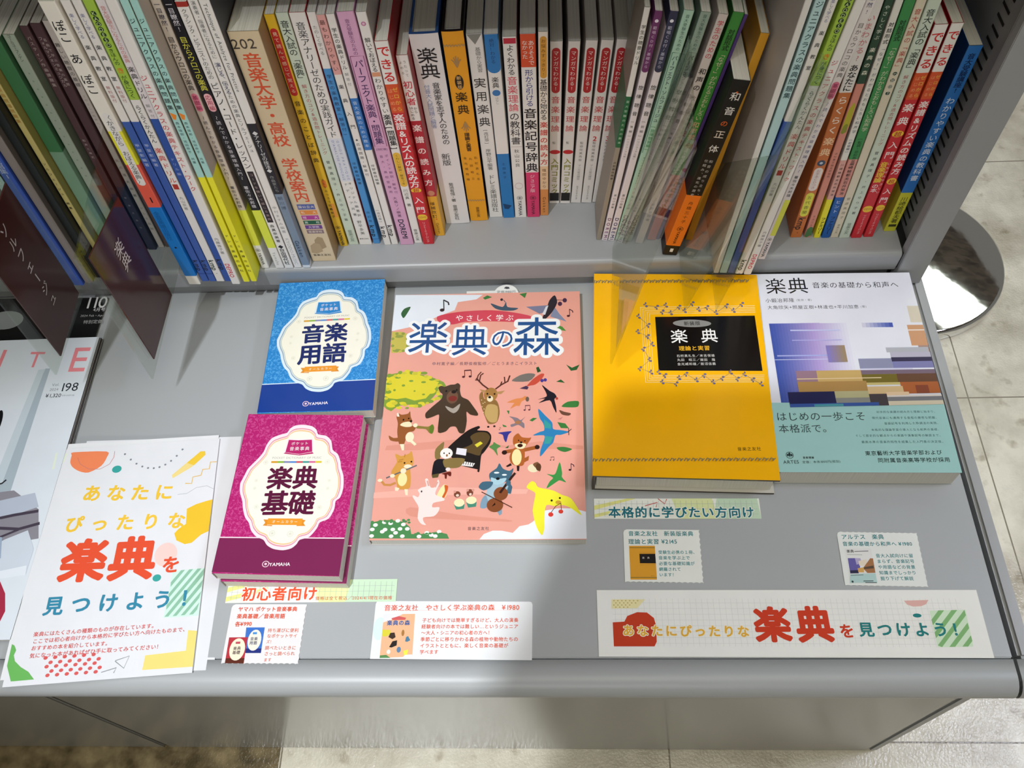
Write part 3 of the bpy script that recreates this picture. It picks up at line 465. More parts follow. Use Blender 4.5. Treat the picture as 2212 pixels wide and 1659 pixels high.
 ('soft',0.0492,0.606,8.5,128,188,4.9,'#e5e0dc','#cfc8c2','white comic guide marked 3, half hidden behind leaning thin spines',(('r','#b3262e',1.2,134.3,7.1,180.3),('t','#f3e6e0','マンガでわかる!',177.6,136.8,3.9,4.2,0),('t','#c23a3a','音楽理論',132.3,89.6,6.6,4.2,1),('t','#c2282f','3',87.4,78,6.4,4.2,2),('t','#777','監修侘美秀俊',79.7,54.4,2.9,4.2,0),('t','#888','マンガ坂元輝弥',50.9,30.3,2.5,4.2,0),('t','#17151a','ヤマハミュージック',22.8,3.6,3.2,4.2,1))),
 ('soft',0.039,0.5577,4.5,44,252,6.44,'#e4dfd9','#8d8577','thin leaning white spine with dark green middle block',(('t','#222','学生の聴音ドリル',238,202.1,3.6,2.3,1),('b','#20673f',172,118),('t','#bcd8c4','音大受験のための教本',169.2,121.2,2.7,2.3,0),('b','#9a9082',118,0),('t','#333','坪野春枝編著',102.1,79.8,2.7,2.3,0))),
 ('soft',0.0447,0.5564,5.4,46,250,7.08,'#e6dcde','#c9bec0','leaning white spine with purple top',(('r','#6e3566',0,196.2,5.4,250),('b','#6e3566',250,236.5),('E','#e8dcec',2.7,241.6,1.4,1.4),('t','#d8c0d8','範唱CD付/基礎から',237.7,199.7,3,2.7,0),('t','#222','旋律聴音',186.1,151.3,4.3,2.7,1),('t','#555','[後編]',149.4,129.5,2.7,2.7,0),('t','#666','(リニューアル版)',129.5,104.8,2.2,2.7,0),('t','#555','喜山小苗著',63.6,44.2,2.7,2.7,0),('t','#7a2c6c','DOREMI',33,1,4.3,2.7,2,1))),
 ('soft',0.0511,0.5561,6.1,46,250,8.16,'#e6dcde','#c9bec0','leaning white spine with navy top',(('r','#34364f',0,196.4,6.1,250),('b','#34364f',250,236.8),('E','#e8e8f0',3,241.8,1.4,1.4),('t','#c4c4d8','範唱CD付/基礎から',237.9,199.9,3.3,3,0),('t','#222','旋律聴音',186.3,151.5,4.8,3,1),('t','#555','[前編]',149.5,129.6,3,3,0),('t','#666','(リニューアル版)',129.6,104.9,2.4,3,0),('t','#555','喜山小苗著',63.6,44.3,3,3,0),('t','#34346c','DOREMI',33,1,4.8,3,2,1))),
 ('soft',0.0586,0.5564,7.6,182,250,8.88,'#aacdb8','#86a894','leaning mint spine, left one of the pair, with framed navy title',(('t','#3c5a55','音大受験生のための',246.9,215.6,3.2,3.8,0),('L','#4a7a66',0.5,(0.8,213.9,6.8,213.9,6.8,112.5,0.8,112.5,0.8,213.9)),('t','#2c3c50','パーフェクト・ソルフェージュ',211.4,146.2,4.5,3.8,1),('t','#2f8a55','[旋律聴音編]',143.2,114.6,3.8,3.8,0),('t','#3c6a55','オリジナル問題集CD付',108.2,74.8,2.4,3.8,0),('t','#3c6a55','大島ソノ編著',71.9,41.8,2.6,3.8,0),('t','#17151a','DOREMI',34.9,7.7,6,3.8,2,1))),
 ('soft',0.0669,0.5544,7.6,182,250,9.73,'#93a698','#6e8072','leaning mint spine, right one of the pair, behind the transparent divider',(('t','#3c5a55','音大受験生のための',248.4,217.1,3.2,3.8,0),('L','#5a6a60',0.5,(0.8,215.5,6.9,215.5,6.9,114.3,0.8,114.3,0.8,215.5)),('t','#3c4440','パーフェクト・ソルフェージュ',213,147.9,4.6,3.8,1),('t','#3f6a50','[和声聴音編]',145,116.4,3.8,3.8,0),('t','#3c5a48','オリジナル問題集CD付',110,76.6,2.4,3.8,0),('t','#22302a','DOREMI',36.9,9.7,6.1,3.8,2,1))),  # colours greyed to paint in the dimming by the divider
 ('soft',0.0773,0.5517,7.2,182,250,10.12,'#cfc4bf','#a89c96','leaning greyish white spine with red upper title',(('t','#c23c4c','学生のための',245.1,211.5,5.2,3.6,1),('t','#2c2424','和声の',203.9,181,5.8,3.6,2),('t','#8a7c78','教程',181,155.3,5.1,3.6,1),('t','#777','解答付',133.1,101.5,3.6,3.6,0),('t','#555','坪野春枝著',55.5,30.6,3.6,3.6,0))),
 ('soft',0.0893,0.5556,8.4,182,248,10.1,'#3f8a3c','#2c602a','leaning green spine with cream title left of the black book',(('t','#10280e','対話形式',233.9,215.3,6.1,4.2,2),('t','#dcd0b0','「なぜ?」がわかるとおもしろい',214.1,147.9,5.2,4.2,0),('t','#e8b890','和声学',146.4,126.3,6.3,4.2,1),('t','#c8d8c0','[転調・非和声音編]',123.7,87,3.8,4.2,0),('b','#b5604c',85.9,0),('t','#17151a','川崎絵都夫',83.1,50.7,4.6,4.2,1))),
 ('soft',0.0956,0.5562,2.5,182,246,10.05,'#4a3374','#8a8a88','thin leaning purple spine beside the black book',()),
 ('soft',0.105,0.5359,13.7,128,203,9.88,'#151313','#1b1718','leaning black book with bright orange paper band',(('E','#e8641e',6.8,191.7,0.9,0.9),('t','#ece6e0','和',193,182.3,8.5,6.8,1),('t','#ece6e0','音',180.1,167.2,8.5,6.8,1),('t','#e8641e','の',164.8,157.2,6.2,6.8,1),('t','#e8d8c8','正',155.8,143.6,8.5,6.8,1),('t','#ece6e0','体',140.6,127.9,8.5,6.8,1),('t','#c9c4c0','和音の成り立ち、',123.2,78.2,3.3,9,0),('t','#c9c4c0','仕組み、進化の歴史',123.2,78.2,3.3,4.9,0),('b','#ef7a1e',80,13.2),('t','#5a2808','舟橋三十子',73,43.4,4.6,6.8,0),('R','#1c1010',6.8,36.5,3.1),('t','#1c1010','YAMAHA',32.7,15.8,6.3,6.8,2,1),('P','#e8e4e0',(5.5,4.4,8.5,4.4,8.5,9.1,5.5,9.1)))),
 ('soft',0.1248,0.5541,6.8,182,229,7.44,'#d79a2a','#b07c1e','mustard yellow spine half hidden behind the leaning black book',()),
 ('soft',0.1465,0.5136,4.7,182,300,4.12,'#e4e0dc','#c4beb8','plain white spine just behind the right hand dividers',()),
 ('soft',0.1529,0.5134,6.7,182,300,4.37,'#b8d8da','#98b4b4','pale aqua spine behind the right hand dividers',(('t','#26424a','ジュニアクラスの楽典問題集',282.5,201.9,5.3,3.4,1),)),
 ('soft',0.16,0.5131,5.9,182,300,4.63,'#ebe7e3','#c9c4c0','white spine with widely spaced black title left of the lime one',(('t','#7a7aa8','楽しく学べる',283,265.7,3,2.7,0),('t','#222','楽典教室',262.2,224.4,3.7,3,1),('b','#3d5fae',180.5,0))),
 ('soft',0.1672,0.5118,7,182,300,5.06,'#ebe7e3','#b8c890','lime green topped white spine in right half',(('b','#a6c84a',300,214.3),('E','#16321c',3.5,283.7,1.8,1.8),('E','#16321c',3.5,279.8,1.8,1.8),('E','#16321c',3.5,275.8,1.8,1.8),('E','#16321c',3.5,271.9,1.8,1.8),('E','#16321c',3.5,267.8,1.8,1.8),('E','#16321c',3.5,263.8,1.8,1.8),('E','#16321c',3.5,259.6,1.8,1.8),('t','#d6eaa0','KAODESO',285.7,257.8,3.5,3.5,1),('t','#203c1a','きほんの',257.1,243.8,4.4,3.5,1),('t','#e8641e','き',241.9,236.9,5.3,3.5,1),('t','#203c1a','が身につく',235.4,215.9,4.4,3.5,1),('t','#17151a','らくらくかんたん',209.8,174.1,4.4,3.5,1),('t','#cf3d30','楽典ドリル',170.5,131.9,6,3.5,1),('P','#b8382e',(1.4,125.7,5.6,125.7,5.6,131.3,1.4,131.3)),('t','#888','丸山京著',117.9,101.9,3.5,3.5,0),('t','#123a2a','kmp',20.1,4.7,6.7,3.5,2,1),('E','#123a2a',3.5,0.7,0.4,0.4))),
 ('soft',0.1748,0.5108,6.6,182,302,5.04,'#ebe7e3','#d8d4d0','white spine with red vertical title in right half',(('t','#c8404a','ジュニアクラスの楽典テキスト・ワーク',237.8,118.7,4.8,2.8,1),('t','#777','内藤雅子著',59.9,38.4,3.3,3.3,0),('t','#cf2f45','DEPRO',28.8,7.8,5,3,2,1))),
 ('soft',0.19,0.5285,6.7,182,297,5,'#e6dedb','#d0c4c0','pinkish white spine with lime strip near its foot, right half',(('t','#3c3466','一目瞭然!',284.6,259,4,3.3,1),('t','#4a4444','目からウロコの楽典',253.3,206.6,4.4,3.3,0),('r','#d8708c',0.8,187,5.9,203.2),('t','#8f1f4e','基礎編',202,187.9,3.9,3.3,1),('t','#4a4a80','〜読んでわかる音楽理論入門〜',185.3,110.2,3.5,3.3,0),('t','#222','著佐々木邦雄',108,82.3,3.5,3.3,1),('P','#dfe24a',(2,32.9,6.7,32.9,6.7,78.9,2,78.9)),('R','#22222a',3.3,27.8,2.1),('t','#22222a','YAMAHA',24,3,4.1,3.3,2,1))),
 ('soft',0.2257,0.5541,10,182,257,0.46,'#e9e4e0','#8a4a1e','orange spine with white bubble lettering and disc picture',(('t','#cf7a7c','いまわかる?',240.5,198.9,6.2,5,1),('t','#1c1818','あなたに',196.8,171.6,8,5,2),('b','#cc743a',170.3,0),('t','#f3e4d4','らくらく',168,127.1,8,5,2),('t','#f4d0a8','楽典',126.1,101.9,8.8,5,2),('E','#3c4c66',5,95.5,3.4,3.4),('E','#c8d0d8',5,95.5,1.4,1.4),('r','#ece0dc',1.2,62,8.8,90.1),('t','#b88a88','お手本CDつき',87.9,64.3,4.2,5,0),('r','#e3df4a',1.4,28.9,8.6,59.6),('t','#5a5a1c','五代香蘭',56.7,31.4,4.6,5,0),('t','#2a140a','kmp',27.7,10.5,10,5,2,1),('E','#3a1c0c',5,6.6,0.5,0.5))),
 ('soft',0.2362,0.5538,6.1,182,257,0.06,'#d98f7e','#b8786a','salmon spine with dark green top and leafy yellow patch',(('b','#2c4a38',257,178.6),('t','#cfd8c8','やさしく学ぶ',247.7,217.9,3.8,3,1),('t','#e8e8d4','楽典の森',213.1,185.6,4.4,3,1),('P','#b8b02c',(0.3,133.5,2.4,130.5,5.5,136.5,4.9,157.6,2.9,160.6,0.8,153.1)),('P','#8a8f2c',(0.6,129.1,2.3,128,4.9,130.2,4.4,137.8,2.7,138.8,1,136.1)),('t','#7a4a44','中村寛子編長野俊樹',107.6,77.9,2.5,3,0),('t','#9a5c54','音楽之友',30.7,15,2.4,3,0),('P','#4c7a4c',(0,1.5,2.4,0,6.1,3,5.5,13.5,3,15,0.6,11.2)))),
 ('soft',0.2452,0.5529,5.6,182,257,-0.49,'#e6e4dc','#b8b4ac','white spine with pink middle and yellow foot',(('t','#17151a','対話形式',233.9,214.7,3.9,2.8,2),('t','#47505a','「なぜ?」がわかるとおもしろい和声学',213.5,128.5,3.4,2.8,0),('t','#3a3f66','[初級編]',123.5,107.1,2.8,2.8,1),('b','#dfa99e',99.1,46.6),('t','#17151a','川崎絵都夫石井栄治',95.9,55.5,2.8,2.8,1),('b','#ece22f',51.4,0),('t','#17151a','ファミリー',28.2,5.3,4.5,2.8,2))),
 ('soft',0.2532,0.5526,7.7,182,257,-0.64,'#3f8f50','#2c6438','green spine with pink middle and blue foot',(('t','#0e2a14','対話形式',235.2,217.4,5.8,3.9,2),('t','#d8d8bc','「なぜ?」がわかるとおもしろい和声学',214.2,130.9,4.8,3.9,0),('t','#173a22','[転調・非和声音編]',124.4,89.4,3.5,3.9,0),('b','#d9958a',100.1,46.6),('t','#17151a','川崎絵都夫石井栄治',97.5,57.2,3.9,3.9,1),('b','#1d5ba8',54.3,0),('t','#d8e2f2','ヒント',51.3,33.2,4.6,3.9,0),('t','#0c2248','ファミリー',29.5,5.3,5.4,3.9,2))),
 ('soft',0.2614,0.5528,7,182,257,-0.68,'#dcd2bc','#c4b8a0','cream spine with red upper title and black dots',(('t','#b8483c','音大入試の「楽典」',244.4,191.3,4.9,3.5,1),('E','#1c3a30',3.5,187.9,1.7,1.7),('E','#1c3a30',3.5,181.8,1.7,1.7),('E','#1c3a30',3.5,175.7,1.7,1.7),('E','#1c3a30',3.5,169.4,1.7,1.7),('t','#d8d8c8','の基礎下',190.4,166.7,3.5,3.5,0),('t','#8a8474','菅原真理子',54.8,24.5,3.5,3.5,0),('t','#9a9484','音楽之友',18.8,5.3,2.8,3.5,0))),
 ('soft',0.2704,0.5519,9.4,182,257,-0.7,'#cddacb','#b0c0b0','pale green spine with black title left of the red pair',(('t','#26302a','音大入試の「楽典」',243.8,189.9,6.8,4.7,1),('t','#b0585c','解き方のコツ&過去問トレーニング',187.3,115.1,3.9,4.7,0),('t','#4a504c','菅原真理子・井上ゆり子著',110.5,30.7,3.6,4.7,0),('t','#7a8a7c','音楽之友',20.7,5.2,4.2,4.7,1))),
 ('soft',0.2814,0.5515,9.7,182,231,-0.65,'#ebe7e3','#a82028','red spine with yellow vertical subtitle, left one of the red pair',(('b','#d9552a',188.8,163.3),('b','#cc2a34',163.3,0),('t','#d02a2c','できる',226.2,191.4,9.7,4.8,2),('t','#f0c050','ゼロから',187.1,164.6,4.1,6.8,1),('t','#f3a070','はじめる',186.3,164.6,3.7,2.9,1),('t','#f6eceb','楽典',161.9,135,8.9,4.8,2),('E','#efc432',4.8,128.1,4.6,3.5),('t','#b8242c','超',131.1,124.6,5.8,4.8,2),('t','#f6eceb','入門',121.6,99.4,8.2,4.8,1),('t','#f0d040','音楽理論',97.2,72.6,7,3.4,2),('t','#f6eceb','の本',70.9,60.6,5.8,3.4,1),('t','#f3d8d8','いちばんやさしい',97.2,58.2,2.9,7.7,0),('r','#efc432',0.5,34.9,9.2,43.4),('T','#a8402c','CD付',1.1,39.2,8.6,39.2,1,1),('t','#f0c8c8','リットーミュージック',31.9,5.2,3.9,4.8,0))),
 ('soft',0.2927,0.5523,8.7,182,231,-0.58,'#ebe7e3','#a82028','red spine with white vertical subtitle, right one of the red pair',(('b','#d9552a',188.6,162.6),('b','#cc2a34',162.6,0),('t','#d02a2c','できる',226.7,192.4,8.7,4.3,2),('t','#f0c050','ゼロから',186.8,164.4,3.6,6.1,1),('t','#f3a070','はじめる',186,164.4,3.3,2.6,1),('t','#f6eceb','楽譜&リズムの読み方',161.2,80.8,7.4,4.3,2),('E','#efc432',4.3,73,4.1,3.9),('t','#b8242c','超',76.4,69,5.2,4.3,2),('t','#f6eceb','入門',66.2,44,7.4,4.3,1),('r','#efc432',0.4,35.5,8.2,43.4),('T','#a8402c','CD付',1,39.1,7.7,39.1,1,1),('t','#f0c8c8','リットーミュージック',31.8,3.9,3.5,4.3,0))),
 ('soft',0.3137,0.5587,10.7,182,206,0.2,'#2f73bf','#0d3f78','blue spine with yellow foot, last at right beside the slotted panel',(('t','#0e2450','音大受験講座!',199.2,162,6.6,5.3,2),('t','#e2eaf4','わかりやすい楽典の教科書',158.3,65.5,7,5.3,1),('b','#cfcc3a',51.1,0),('t','#2c2c14','川崎絵都夫著',45.8,11.3,6.4,5.3,1),('P','#3c3c1c',(2.1,6.2,9.1,6.2,9.1,9.4,2.1,9.4)))),
]
def shelf_book(kind, x, y, w, dep, h, lean, base, side, label, items):
    th = math.radians(lean); wm, d, hm = w / 1000, dep / 1000, h / 1000
    root = empty('music_book', (x, y, SHELF_Z + .0003 + abs(math.sin(th)) * wm / 2), (0, th, 0))
    tag(root, label, 'book', 'music books standing on the shelf')
    hard = kind == 'hard'
    P = lambda u, v, t: (u - wm / 2, v, t)
    bands = [(i[1], i[3] / 1000, i[2] / 1000) for i in items if i[0] == 'b']
    mb = MB()
    tb = build_cover(mb, wm, d, hm, base, side, bands, hard, P, 'print')
    sag = .0006 if hard else 0
    def place(px, py, k):
        u = px / w
        return (px / 1000 - wm / 2, (-sag * (1 - (2 * u - 1) ** 2) if hard else 0) - k / 1000 - (.0003 if hard else .00004), py / 1000)
    mb.items([i for i in items if i[0] != 'b'], place, 'print')
    mb.build('cover', root)
    pg = MB(); build_pages(pg, wm, d, hm, tb, hard, P, random.choice(('#d9d6cb', '#dedbd2', '#d2cfc2')))
    pg.build('page_block', root)
    return root
random.seed(4)

